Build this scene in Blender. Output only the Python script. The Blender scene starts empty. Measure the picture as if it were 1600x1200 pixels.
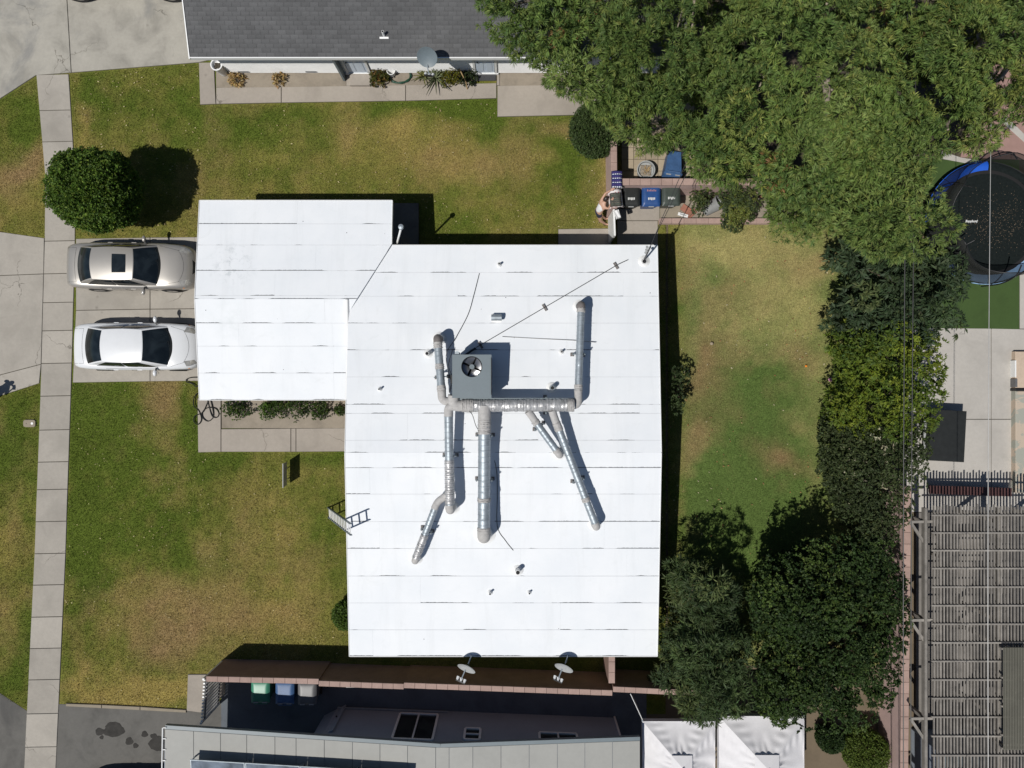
import bpy, bmesh, math, random
import numpy as np
from mathutils import Vector, Matrix

random.seed(7)
rng = np.random.default_rng(7)
scene = bpy.context.scene
C = scene.collection

# ------------------------------------------------------------------ camera
H = 28.0                       # drone height over the lawn, metres
FPX = 1120.0                   # focal length in photo pixels (photo 1600 wide)
cam_d = bpy.data.cameras.new("camera")
cam = bpy.data.objects.new("camera", cam_d); C.objects.link(cam)
cam.location = (0, 0, H); cam.rotation_euler = (0, 0, 0)
cam_d.sensor_width = 36.0; cam_d.lens = 36.0 * FPX / 1600.0
cam_d.clip_start = 0.1; cam_d.clip_end = 500
scene.camera = cam

# ------------------------------------------------------------------ sky and sun
SHX, SHY = 0.445, 0.355        # shadow drift per metre of height (east, north)
sun_vec = Vector((-SHX, -SHY, 1)).normalized()
world = bpy.data.worlds.new("World"); scene.world = world
world.use_nodes = True
wn = world.node_tree.nodes; wl = world.node_tree.links
sky = wn.new("ShaderNodeTexSky"); sky.sky_type = 'NISHITA'; sky.sun_disc = False
sky.sun_elevation = math.asin(sun_vec.z)
sky.ozone_density = 6.0; sky.air_density = 1.3
sky.sun_rotation = math.atan2(sun_vec.x, sun_vec.y)
wl.new(sky.outputs[0], wn["Background"].inputs[0])
wn["Background"].inputs[1].default_value = 0.05
sun_d = bpy.data.lights.new("sun", 'SUN'); sun_d.energy = 5.0; sun_d.angle = math.radians(0.5)
sun_d.color = (1.0, 0.965, 0.905)
sun = bpy.data.objects.new("sun", sun_d); C.objects.link(sun)
sun.location = sun_vec * 60
sun.rotation_euler = (-sun_vec).to_track_quat('-Z', 'Y').to_euler()
scene.view_settings.view_transform = 'Standard'
scene.view_settings.look = 'None'
scene.view_settings.exposure = -0.38
scene.view_settings.gamma = 1.0
scene.view_settings.use_curve_mapping = False

# ------------------------------------------------------------------ helpers
def G(px, py, z=0.0):
    """photo pixel seen at height z -> world point"""
    s = (H - z) / FPX
    return Vector(((px - 800) * s, (600 - py) * s, z))

ORG = {}                        # world origin of every thing and part

def tag(o, label=None, cat=None, group=None, kind=None):
    if label: o["label"] = label
    if cat: o["category"] = cat
    if group: o["group"] = group
    if kind: o["kind"] = kind
    return o

def thing(name, label, cat, loc=(0, 0, 0), rz=0.0, group=None):
    o = bpy.data.objects.new(name, None); C.objects.link(o)
    o.empty_display_size = 0.2
    o.location = loc; o.rotation_euler = (0, 0, rz)
    ORG[o.name] = Vector(loc)
    return tag(o, label, cat, group)

class MB:
    def __init__(self):
        self.v = []; self.f = []; self.uv = {}
    def add(self, vs, fs):
        b = len(self.v)
        self.v += [tuple(p) for p in vs]
        self.f += [tuple(i + b for i in q) for q in fs]
        return b
    def prism(self, pts, z0, z1, bev=0.0):
        """pts: xy polygon (ccw or cw); z0/z1 numbers or functions of (x,y)"""
        pts = [(p[0], p[1]) for p in pts]
        a = sum(pts[i][0] * pts[(i + 1) % len(pts)][1] - pts[(i + 1) % len(pts)][0] * pts[i][1] for i in range(len(pts)))
        if a < 0: pts = pts[::-1]
        n = len(pts)
        fz0 = z0 if callable(z0) else (lambda x, y: z0)
        fz1 = z1 if callable(z1) else (lambda x, y: z1)
        vs = [(x, y, fz0(x, y)) for x, y in pts]
        rings = 1
        if bev > 0:
            ins = []
            for i in range(n):
                p0 = Vector(pts[i - 1]); p1 = Vector(pts[i]); p2 = Vector(pts[(i + 1) % n])
                e1 = (p1 - p0); e2 = (p2 - p1)
                if e1.length < 1e-6 or e2.length < 1e-6: ins.append(tuple(p1)); continue
                e1.normalize(); e2.normalize()
                n1 = Vector((-e1.y, e1.x)); n2 = Vector((-e2.y, e2.x))
                m = n1 + n2
                k = max(0.35, 1 + n1.dot(n2))
                ins.append(tuple(p1 + m * (bev / k)))
            vs += [(x, y, fz1(x, y) - bev) for x, y in pts]
            vs += [(x, y, fz1(x, y)) for x, y in ins]
            rings = 2
        else:
            vs += [(x, y, fz1(x, y)) for x, y in pts]
        fs = [tuple(range(n - 1, -1, -1)), tuple(range(rings * n, rings * n + n))]
        for r in range(rings):
            for i in range(n):
                j = (i + 1) % n
                fs.append((r * n + i, r * n + j, (r + 1) * n + j, (r + 1) * n + i))
        self.add(vs, fs); return self
    def box(self, x0, x1, y0, y1, z0, z1, bev=0.0):
        return self.prism([(x0, y0), (x1, y0), (x1, y1), (x0, y1)], z0, z1, bev)
    def bar(self, a, b, w, h, up=(0, 0, 1)):
        """rectangular bar from a to b"""
        a = Vector(a); b = Vector(b); d = (b - a).normalized()
        up = Vector(up)
        s = d.cross(up)
        if s.length < 1e-4: s = d.cross(Vector((1, 0, 0)))
        s.normalize(); u = s.cross(d).normalized()
        vs = []
        for p in (a, b):
            for k, l in ((-1, -1), (1, -1), (1, 1), (-1, 1)):
                vs.append(p + s * (k * w / 2) + u * (l * h / 2))
        self.add(vs, [(0, 1, 2, 3), (7, 6, 5, 4), (0, 4, 5, 1), (1, 5, 6, 2), (2, 6, 7, 3), (3, 7, 4, 0)])
        return self
    def tube(self, path, r, n=8, cap=True):
        path = [Vector(p) for p in path]
        rs = r if isinstance(r, (list, tuple)) else [r] * len(path)
        m = len(path)
        vs = []
        ref = None
        for i, p in enumerate(path):
            d = (path[min(i + 1, m - 1)] - path[max(i - 1, 0)])
            if d.length < 1e-9: d = Vector((0, 0, 1))
            d.normalize()
            if ref is None:
                ref = Vector((0, 0, 1)) if abs(d.z) < 0.9 else Vector((1, 0, 0))
            s = ref - d * ref.dot(d)
            if s.length < 1e-5: s = d.orthogonal()
            s.normalize(); ref = s
            t = d.cross(s)
            for k in range(n):
                a = 2 * math.pi * k / n
                vs.append(p + s * (math.cos(a) * rs[i]) + t * (math.sin(a) * rs[i]))
        fs = []
        for i in range(m - 1):
            for k in range(n):
                l = (k + 1) % n
                fs.append((i * n + k, i * n + l, (i + 1) * n + l, (i + 1) * n + k))
        if cap:
            fs.append(tuple(range(n - 1, -1, -1))); fs.append(tuple((m - 1) * n + k for k in range(n)))
        self.add(vs, fs); return self
    def lathe(self, prof, n=20, M=None, a0=0.0, a1=2 * math.pi):
        """prof: list of (r, z)"""
        full = abs(a1 - a0 - 2 * math.pi) < 1e-6
        cols = n if full else n + 1
        vs = []
        for (r, z) in prof:
            for k in range(cols):
                a = a0 + (a1 - a0) * k / n
                p = Vector((r * math.cos(a), r * math.sin(a), z))
                vs.append(M @ p if M is not None else p)
        fs = []
        for i in range(len(prof) - 1):
            for k in range(n):
                l = (k + 1) % cols
                fs.append((i * cols + k, i * cols + l, (i + 1) * cols + l, (i + 1) * cols + k))
        self.add(vs, fs); return self
    def grid(self, nu, nv, fn, flip=False):
        vs = [fn(i / nu, j / nv) for j in range(nv + 1) for i in range(nu + 1)]
        fs = []
        for j in range(nv):
            for i in range(nu):
                q = (j * (nu + 1) + i, j * (nu + 1) + i + 1, (j + 1) * (nu + 1) + i + 1, (j + 1) * (nu + 1) + i)
                fs.append(q[::-1] if flip else q)
        self.add(vs, fs); return self
    def ball(self, c, rx, ry, rz, n=12, m=8, lump=0.0):
        c = Vector(c)
        vs = []
        for j in range(m + 1):
            t = math.pi * j / m
            for k in range(n):
                a = 2 * math.pi * k / n
                q = 1 + lump * random.uniform(-1, 1)
                vs.append(c + Vector((rx * q * math.sin(t) * math.cos(a), ry * q * math.sin(t) * math.sin(a), rz * q * math.cos(t))))
        fs = []
        for j in range(m):
            for k in range(n):
                l = (k + 1) % n
                fs.append((j * n + k, (j + 1) * n + k, (j + 1) * n + l, j * n + l))
        self.add(vs, fs); return self
    def build(self, name, mat, parent=None, smooth=None, local=False, kind=None, label=None, uvs=None):
        off = Vector((0, 0, 0))
        if parent is not None and not local:
            off = ORG.get(parent.name, off)
        me = bpy.data.meshes.new(name)
        me.from_pydata([(p[0] - off.x, p[1] - off.y, p[2] - off.z) for p in self.v], [], self.f)
        if uvs is not None:
            l = me.uv_layers.new(name="UVMap")
            arr = np.zeros((len(me.loops), 2), dtype=np.float32)
            vi = np.zeros(len(me.loops), dtype=np.int32); me.loops.foreach_get("vertex_index", vi)
            arr[:] = np.array(uvs, dtype=np.float32)[vi]
            l.data.foreach_set("uv", arr.ravel())
        me.materials.append(mat)
        me.validate(); me.update()
        if smooth is not None:
            me.shade_smooth(); me.set_sharp_from_angle(angle=math.radians(smooth))
        o = bpy.data.objects.new(name, me); C.objects.link(o)
        if parent is not None:
            o.parent = parent
            ORG[o.name] = off
        else:
            ORG[o.name] = Vector((0, 0, 0))
        if kind: o["kind"] = kind
        if label: o["label"] = label
        return o

def fixnormals(o):
    bm = bmesh.new(); bm.from_mesh(o.data)
    bmesh.ops.recalc_face_normals(bm, faces=bm.faces)
    bm.to_mesh(o.data); bm.free()
    return o

def copy_tree(o, parent=None, mats=None):
    c = o.copy(); C.objects.link(c)
    if parent is not None: c.parent = parent
    ORG[c.name] = ORG.get(o.name, Vector((0, 0, 0))).copy()
    for ch in list(o.children): copy_tree(ch, c)
    return c

def np_mesh(name, verts, quads, mat, parent=None, tint=None, kind="stuff"):
    """big quad (or tri) meshes straight from numpy"""
    off = ORG[parent.name] if parent is not None else Vector((0, 0, 0))
    v = np.asarray(verts, dtype=np.float32) - np.array(off, dtype=np.float32)
    k = quads.shape[1]
    me = bpy.data.meshes.new(name)
    me.vertices.add(len(v)); me.vertices.foreach_set("co", v.ravel())
    me.loops.add(quads.size); me.loops.foreach_set("vertex_index", quads.astype(np.int32).ravel())
    me.polygons.add(len(quads))
    me.polygons.foreach_set("loop_start", np.arange(0, quads.size, k, dtype=np.int32))
    if tint is not None:
        ca = me.color_attributes.new("tint", 'FLOAT_COLOR', 'POINT')
        t = np.ones((len(v), 4), dtype=np.float32); t[:, :3] = tint
        ca.data.foreach_set("color", t.ravel())
    me.materials.append(mat)
    me.update(calc_edges=True); me.validate()
    o = bpy.data.objects.new(name, me); C.objects.link(o)
    if parent is not None: o.parent = parent
    ORG[o.name] = off
    if kind: o["kind"] = kind
    return o

# ------------------------------------------------------------------ numpy noise
_T = rng.random((256, 256))
def vnoise(x, y):
    xi = np.floor(x).astype(int); yi = np.floor(y).astype(int)
    fx = x - xi; fy = y - yi
    fx = fx * fx * (3 - 2 * fx); fy = fy * fy * (3 - 2 * fy)
    a = _T[xi & 255, yi & 255]; b = _T[(xi + 1) & 255, yi & 255]
    c = _T[xi & 255, (yi + 1) & 255]; d = _T[(xi + 1) & 255, (yi + 1) & 255]
    return (a * (1 - fx) + b * fx) * (1 - fy) + (c * (1 - fx) + d * fx) * fy
def fbm(x, y, o=4):
    s = 0; a = 0.5; t = 0
    for i in range(o):
        s = s + a * vnoise(x * 2 ** i + 17.3 * i, y * 2 ** i + 9.1 * i); t += a; a *= 0.55
    return s / t
def inpoly(x, y, poly):
    x = np.asarray(x); y = np.asarray(y)
    r = np.zeros(x.shape, bool); n = len(poly)
    for i in range(n):
        x1, y1 = poly[i]; x2, y2 = poly[(i + 1) % n]
        c = ((y1 > y) != (y2 > y))
        with np.errstate(divide='ignore', invalid='ignore'):
            t = (x2 - x1) * (y - y1) / ((y2 - y1) if y2 != y1 else 1e-9) + x1
        r ^= c & (x < t)
    return r
def polydist(x, y, poly):
    d = np.full(np.shape(x), 1e9); n = len(poly)
    for i in range(n):
        x1, y1 = poly[i]; x2, y2 = poly[(i + 1) % n]
        dx, dy = x2 - x1, y2 - y1; L = dx * dx + dy * dy + 1e-9
        t = np.clip(((x - x1) * dx + (y - y1) * dy) / L, 0, 1)
        d = np.minimum(d, np.hypot(x - x1 - t * dx, y - y1 - t * dy))
    return d

# ------------------------------------------------------------------ materials
def lin(r, g, b):
    f = lambda c: (c / 255 / 12.92) if c / 255 <= 0.04045 else ((c / 255 + 0.055) / 1.055) ** 2.4
    return (f(r), f(g), f(b))

class NT:
    def __init__(self, name):
        self.m = bpy.data.materials.new(name); self.m.use_nodes = True
        self.n = self.m.node_tree.nodes; self.l = self.m.node_tree.links
        self.b = self.n["Principled BSDF"]
    def node(self, t, **k):
        x = self.n.new(t)
        for a, v in k.items(): setattr(x, a, v)
        return x
    def link(self, a, b): self.l.new(a, b)
    def pos(self, world=False):
        if world: return self.node("ShaderNodeNewGeometry").outputs["Position"]
        return self.node("ShaderNodeTexCoord").outputs["Object"]
    def noise(self, vec, scale, detail=4, rough=0.55, dist=0.0):
        x = self.node("ShaderNodeTexNoise")
        x.inputs["Scale"].default_value = scale; x.inputs["Detail"].default_value = detail
        x.inputs["Roughness"].default_value = rough; x.inputs["Distortion"].default_value = dist
        if vec is not None: self.link(vec, x.inputs["Vector"])
        return x.outputs["Fac"]
    def ramp(self, fac, stops):
        r = self.node("ShaderNodeValToRGB")
        el = r.color_ramp.elements
        while len(el) < len(stops): el.new(0.5)
        for e, (p, c) in zip(el, stops):
            e.position = p; e.color = (c, c, c, 1) if isinstance(c, (int, float)) else (*c[:3], 1)
        self.link(fac, r.inputs[0]); return r.outputs[0]
    def mix(self, fac, a, b, mode='MIX'):
        x = self.node("ShaderNodeMix", data_type='RGBA', blend_type=mode)
        for sock, v in ((x.inputs[0], fac), (x.inputs[6], a), (x.inputs[7], b)):
            if hasattr(v, "links") or hasattr(v, "is_output"): self.link(v, sock)
            elif isinstance(v, (int, float)) : sock.default_value = v
            else: sock.default_value = (*v[:3], 1)
        return x.outputs[2]
    def math(self, op, a, b=None, clamp=False):
        x = self.node("ShaderNodeMath", operation=op, use_clamp=clamp)
        for i, v in enumerate((a, b)):
            if v is None: continue
            if isinstance(v, (int, float)): x.inputs[i].default_value = v
            else: self.link(v, x.inputs[i])
        return x.outputs[0]
    def bump(self, h, strength=0.3, dist=0.01):
        b = self.node("ShaderNodeBump"); b.inputs["Strength"].default_value = strength
        b.inputs["Distance"].default_value = dist
        self.link(h, b.inputs["Height"]); self.link(b.outputs[0], self.b.inputs["Normal"])
    def done(self, col=None, rough=0.7, metal=0.0, spec=0.5, coat=0.0):
        if col is not None:
            if hasattr(col, "is_output"): self.link(col, self.b.inputs["Base Color"])
            else: self.b.inputs["Base Color"].default_value = (*col[:3], 1)
        self.b.inputs["Roughness"].default_value = rough
        self.b.inputs["Metallic"].default_value = metal
        self.b.inputs["Specular IOR Level"].default_value = spec
        self.b.inputs["Coat Weight"].default_value = coat
        self.b.inputs["Coat Roughness"].default_value = 0.05
        return self.m

def plain(name, c, rough=0.6, metal=0.0, var=0.12, scale=6.0, coat=0.0, spec=0.5, world=False, bump=0.0, bscale=40, perobj=0.0):
    """a colour with soft mottling, optional fine relief and per-object shift"""
    t = NT(name); p = t.pos(world)
    n1 = t.noise(p, scale, 5, 0.6); n2 = t.noise(p, scale * 7.3, 3, 0.6)
    m = t.math('ADD', t.math('MULTIPLY', n1, 0.65), t.math('MULTIPLY', n2, 0.35))
    dark = tuple(x * (1 - var) for x in c); light = tuple(min(1, x * (1 + var)) for x in c)
    col = t.ramp(m, [(0.3, dark), (0.7, light)])
    if perobj:
        oi = t.node("ShaderNodeObjectInfo").outputs["Random"]
        k = t.ramp(oi, [(0.0, 1 - perobj), (1.0, 1.0)])
        col = t.mix(1.0, col, k, 'MULTIPLY')
    if bump: t.bump(t.noise(p, bscale, 4), bump, 0.01)
    return t.done(col, rough, metal, spec, coat)

def concrete(name, c, stain=0.25, scale=0.7, perobj=0.08, stain_c=None, cracks=False):
    t = NT(name); p = t.pos(True)
    n1 = t.noise(p, scale, 6, 0.62, 0.4); n2 = t.noise(p, 9, 4, 0.6); n3 = t.noise(p, 70, 3, 0.6)
    base = t.ramp(n1, [(0.28, tuple(x * (1 - stain) for x in c)), (0.5, c), (0.75, tuple(min(1, x * (1 + stain * 0.45)) for x in c))])
    base = t.mix(t.ramp(n2, [(0.35, 0.22), (0.62, 0.0)]), base, tuple(x * 0.72 for x in c))
    base = t.mix(t.ramp(n3, [(0.4, 0.16), (0.6, 0.0)]), base, tuple(x * 0.6 for x in c))
    if stain_c:
        n4 = t.noise(p, 0.45, 5, 0.65, 0.8)
        base = t.mix(t.ramp(n4, [(0.55, 0.0), (0.72, 0.75)]), base, stain_c)
    if cracks:
        wv = t.node("ShaderNodeVectorMath", operation='ADD'); t.link(p, wv.inputs[0])
        nz = t.node("ShaderNodeTexNoise"); nz.inputs["Scale"].default_value = 1.4; nz.inputs["Detail"].default_value = 5; t.link(p, nz.inputs["Vector"])
        t.link(nz.outputs["Color"], wv.inputs[1])
        vo = t.node("ShaderNodeTexVoronoi", feature='DISTANCE_TO_EDGE'); vo.inputs["Scale"].default_value = 0.33; t.link(wv.outputs[0], vo.inputs["Vector"])
        ck = t.math('LESS_THAN', vo.outputs["Distance"], 0.0035)
        gate = t.ramp(t.noise(p, 0.35, 2), [(0.52, 0.0), (0.58, 0.6)])
        base = t.mix(t.math('MULTIPLY', ck, gate), base, (0.09, 0.08, 0.065))
        sp_ = t.node("ShaderNodeTexVoronoi", feature='F1'); sp_.inputs["Scale"].default_value = 0.9; t.link(p, sp_.inputs["Vector"])
        spot = t.ramp(sp_.outputs["Distance"], [(0.02, 0.55), (0.075, 0.0)])
        base = t.mix(spot, base, tuple(x * 0.45 for x in c))
    oi = t.node("ShaderNodeObjectInfo").outputs["Random"]
    base = t.mix(1.0, base, t.ramp(oi, [(0.0, 1 - perobj), (1.0, 1.0)]), 'MULTIPLY')
    t.bump(n3, 0.25, 0.006)
    return t.done(base, 0.88, spec=0.3)

M = {}
M['concrete'] = concrete('concrete', (0.405, 0.375, 0.33), 0.20, perobj=0.15, cracks=True, stain_c=(0.31, 0.285, 0.25))
M['walk'] = concrete('walk_concrete', (0.375, 0.335, 0.29), 0.2, perobj=0.12, cracks=True)
M['concrete_old'] = concrete('old_concrete', (0.385, 0.365, 0.32), 0.38, 0.9, 0.06, stain_c=(0.20, 0.20, 0.195), cracks=True)
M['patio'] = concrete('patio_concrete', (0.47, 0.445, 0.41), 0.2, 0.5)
M['patio_shade'] = concrete('patio_concrete_shade_tone', (0.21, 0.195, 0.18), 0.4, 1.2)  # patio concrete darkened, the pergola's shade put into its colour
M['asphalt'] = concrete('old_asphalt', (0.135, 0.13, 0.12), 0.3, 1.2, 0.05, stain_c=(0.075, 0.073, 0.07))
M['kerb'] = concrete('kerb_concrete', (0.30, 0.26, 0.20), 0.2, 1.5, 0.15)
M['soil'] = concrete('dry_soil', (0.29, 0.25, 0.20), 0.3, 1.4, 0.0)
M['ground'] = concrete('bare_ground', (0.16, 0.125, 0.085), 0.3, 0.5, 0.0)
M['litter'] = concrete('shade_dark_ground', (0.085, 0.068, 0.048), 0.4, 2.0, 0.0)  # dark ground tone that puts shade into the gaps under the canopy
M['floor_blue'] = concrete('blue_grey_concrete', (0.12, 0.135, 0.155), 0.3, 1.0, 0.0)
M['joint'] = plain('joint_dirt', (0.07, 0.06, 0.045), 0.95)
M['oil'] = plain('oil_stain', (0.05, 0.048, 0.045), 0.95, var=0.3, scale=4, spec=0.05)
M['rust_stain'] = plain('rust_stain', (0.22, 0.13, 0.055), 0.9, var=0.3, scale=8)
M['pink_stucco'] = plain('pink_stucco', (0.50, 0.36, 0.33), 0.9, var=0.14, scale=1.5, world=True, bump=0.4, bscale=60)
M['pink_cap'] = plain('pink_cap_block', (0.38, 0.268, 0.232), 0.9, var=0.18, scale=2.5, world=True, bump=0.4, bscale=70, perobj=0.16)
M['shade_brown_block'] = plain('shade_brown_face', (0.26, 0.165, 0.135), 0.92, var=0.2, scale=2, world=True, bump=0.4)  # pink wall face painted brown for the shade on its north side
M['red_pave'] = concrete('red_paving', (0.37, 0.235, 0.205), 0.15, 0.8)
M['brick'] = plain('red_brick', (0.33, 0.145, 0.10), 0.9, var=0.25, scale=9, perobj=0.3, bump=0.3)
M['paver'] = concrete('yard_paver', (0.40, 0.33, 0.24), 0.14, 1.2, 0.2)
M['white_paint'] = plain('white_paint', (0.72, 0.72, 0.70), 0.6, var=0.08, scale=2)
M['siding'] = plain('white_siding', (0.87, 0.87, 0.86), 0.65, var=0.1, scale=1.2, world=True)
M['trim'] = plain('white_trim', (0.78, 0.785, 0.78), 0.5, var=0.06)
M['door_blue'] = plain('pale_door', (0.58, 0.66, 0.76), 0.4, var=0.05)
M['stucco'] = plain('beige_stucco', (0.42, 0.37, 0.30), 0.9, var=0.1, scale=1, world=True, bump=0.3)
M['grey_wall'] = plain('grey_stucco', (0.28, 0.315, 0.37), 0.9, var=0.1, scale=1.2, world=True, bump=0.3)
M['under_coat'] = plain('grey_under_coat', (0.58, 0.59, 0.61), 0.8, var=0.1)
M['tar'] = plain('tar_deck', (0.05, 0.05, 0.052), 0.9, var=0.3)
M['dark'] = plain('hollow_shade', (0.012, 0.012, 0.013), 0.8)  # near black standing in for shade inside bores, wells and hollows
M['black_plastic'] = plain('black_plastic', (0.020, 0.022, 0.022), 0.5, spec=0.3, var=0.25, scale=5)
M['green_bin'] = plain('dark_green_plastic', (0.045, 0.058, 0.05), 0.45, var=0.2, scale=5)
M['bright_green_bin'] = plain('green_plastic', (0.05, 0.22, 0.14), 0.4, var=0.2, scale=5)
M['blue_bin'] = plain('blue_plastic', (0.018, 0.065, 0.21), 0.42, var=0.22, scale=5)
M['blue_bin_faded'] = plain('faded_blue_plastic', (0.05, 0.11, 0.24), 0.5, var=0.3, scale=4)
M['grey_bin'] = plain('grey_plastic', (0.13, 0.13, 0.135), 0.45, var=0.2, scale=5)
M['pale_tub'] = plain('pale_grey_plastic', (0.33, 0.34, 0.34), 0.55, var=0.15, scale=5)
M['tub_grey'] = plain('weathered_grey_plastic', (0.22, 0.225, 0.225), 0.6, var=0.2, scale=5)
M['decal'] = plain('white_print', (0.62, 0.63, 0.62), 0.6, var=0.25, scale=30)
M['decal_red'] = plain('worn_red_print', (0.30, 0.16, 0.20), 0.6, var=0.3, scale=30)
M['rubber'] = plain('tyre_rubber', (0.018, 0.018, 0.019), 0.8)
M['alloy'] = plain('alloy_wheel', (0.5, 0.5, 0.51), 0.3, 0.9, var=0.06)
M['black_metal'] = plain('black_metal', (0.025, 0.026, 0.028), 0.4, 0.3)
M['dark_hose'] = plain('black_hose', (0.02, 0.021, 0.02), 0.45)
M['wood_grey'] = plain('weathered_wood', (0.27, 0.25, 0.225), 0.85, var=0.35, scale=3, world=True, bump=0.3, perobj=0.3)
M['wire'] = plain('dark_wire', (0.03, 0.03, 0.032), 0.5)
M['wire_light'] = plain('bare_wire', (0.36, 0.36, 0.36), 0.5, 0.3)
M['galv_dark'] = plain('grey_enamel', (0.15, 0.185, 0.205), 0.5, 0.0, var=0.08, scale=2)
M['bark'] = plain('grey_bark', (0.26, 0.22, 0.175), 0.9, var=0.3, scale=5, bump=0.5, bscale=30)
M['bark_dark'] = plain('dark_bark', (0.10, 0.075, 0.05), 0.9, var=0.3, scale=6, bump=0.5, bscale=30)
M['skin'] = plain('skin', (0.50, 0.30, 0.215), 0.55, var=0.06, scale=8)
M['hair'] = plain('dark_brown_hair', (0.028, 0.018, 0.014), 0.5, var=0.3, scale=40)
M['cloth_white'] = plain('white_cloth', (0.70, 0.70, 0.71), 0.9, var=0.08, scale=8, bump=0.2, bscale=120)
M['cloth_navy'] = plain('navy_cloth', (0.02, 0.024, 0.045), 0.9, var=0.2, scale=8)
M['grey_top'] = plain('dark_grey_cloth', (0.04, 0.04, 0.045), 0.9, var=0.2, scale=8)
M['canopy'] = plain('white_canopy_fabric', (0.66, 0.65, 0.665), 0.85, var=0.06, scale=1.3, bump=0.15, bscale=10)
M['dry_leaf'] = plain('dry_tan_leaf', (0.42, 0.29, 0.14), 0.8, var=0.3, scale=9)
M['orange'] = plain('orange_peel', (0.80, 0.25, 0.02), 0.5)
M['pink_petal'] = plain('pink_petal', (0.62, 0.28, 0.45), 0.7)
M['red_paint'] = plain('dull_red_paint', (0.075, 0.032, 0.03), 0.6, var=0.2)
M['mat_dark'] = plain('dark_door_mat', (0.05, 0.05, 0.055), 0.95, var=0.3, scale=20)
M['hose_green'] = plain('green_hose', (0.015, 0.06, 0.035), 0.4)
M['turf'] = concrete('artificial_turf', (0.05, 0.088, 0.024), 0.18, 1.0, 0.0)
M['tarp'] = plain('slate_roof_sheet', (0.12, 0.15, 0.165), 0.45, var=0.15, scale=1.2, world=True)

def glass_mat(name, c, rough=0.06):
    t = NT(name); p = t.pos()
    n = t.noise(p, 2.2, 3, 0.5, 0.6)
    return t.done(t.ramp(n, [(0.35, c), (0.7, tuple(x * 2.4 + 0.004 for x in c))]), rough, spec=0.6)
M['car_glass'] = glass_mat('tinted_glass', (0.006, 0.009, 0.011))
M['window_glass'] = glass_mat('window_glass', (0.012, 0.014, 0.013))
M['solar'] = glass_mat('solar_glass', (0.075, 0.092, 0.115), 0.25)
def car_paint(name, c, metal, rough):
    t = NT(name); p = t.pos()
    n = t.noise(p, 500, 2); d = t.noise(p, 1.6, 5, 0.6)
    col = t.mix(t.ramp(n, [(0.4, 0.0), (0.65, 0.10)]), c, tuple(min(1, x * 1.3) for x in c))
    col = t.mix(t.ramp(d, [(0.45, 0.0), (0.75, 0.22)]), col, tuple(x * 0.72 for x in c))
    return t.done(col, rough, metal, 0.5, 0.6)
M['silver_paint'] = car_paint('champagne_silver_paint', (0.40, 0.38, 0.35), 0.45, 0.38)
M['white_car'] = car_paint('white_car_paint', (0.70, 0.715, 0.735), 0.0, 0.3)
M['dark_car'] = car_paint('dark_car_paint', (0.02, 0.022, 0.025), 0.2, 0.3)
M['pale_car'] = car_paint('pale_car_paint', (0.5, 0.54, 0.58), 0.2, 0.25)
M['lamp_clear'] = plain('headlamp_lens', (0.42, 0.41, 0.38), 0.12, 0.3, var=0.35, scale=14, coat=1.0)
M['lamp_red'] = plain('tail_lamp_lens', (0.38, 0.02, 0.018), 0.15, coat=1.0)
M['lamp_amber'] = plain('amber_lens', (0.62, 0.20, 0.03), 0.15, coat=1.0)

def metal_duct(name, c, rough, metal=0.85):
    t = NT(name); p = t.pos()
    n = t.noise(p, 5, 4, 0.6); n2 = t.noise(p, 26, 3, 0.6)
    col = t.ramp(n, [(0.3, tuple(x * 0.7 for x in c)), (0.7, c)])
    col = t.mix(t.ramp(n2, [(0.45, 0.0), (0.7, 0.35)]), col, tuple(x * 0.55 for x in c))
    t.bump(n2, 0.15, 0.01)
    return t.done(col, rough, metal)
M['galv'] = metal_duct('galvanised_steel', (0.42, 0.475, 0.52), 0.5, 0.5)
M['foil'] = metal_duct('wrinkled_foil_wrap', (0.60, 0.60, 0.605), 0.46, 0.45)
M['mastic'] = plain('grey_mastic', (0.42, 0.41, 0.40), 0.8, var=0.22, scale=9, bump=0.5, bscale=25)
M['mastic_dark'] = plain('weathered_boot', (0.17, 0.155, 0.15), 0.8, var=0.25, scale=9, bump=0.4)

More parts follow.
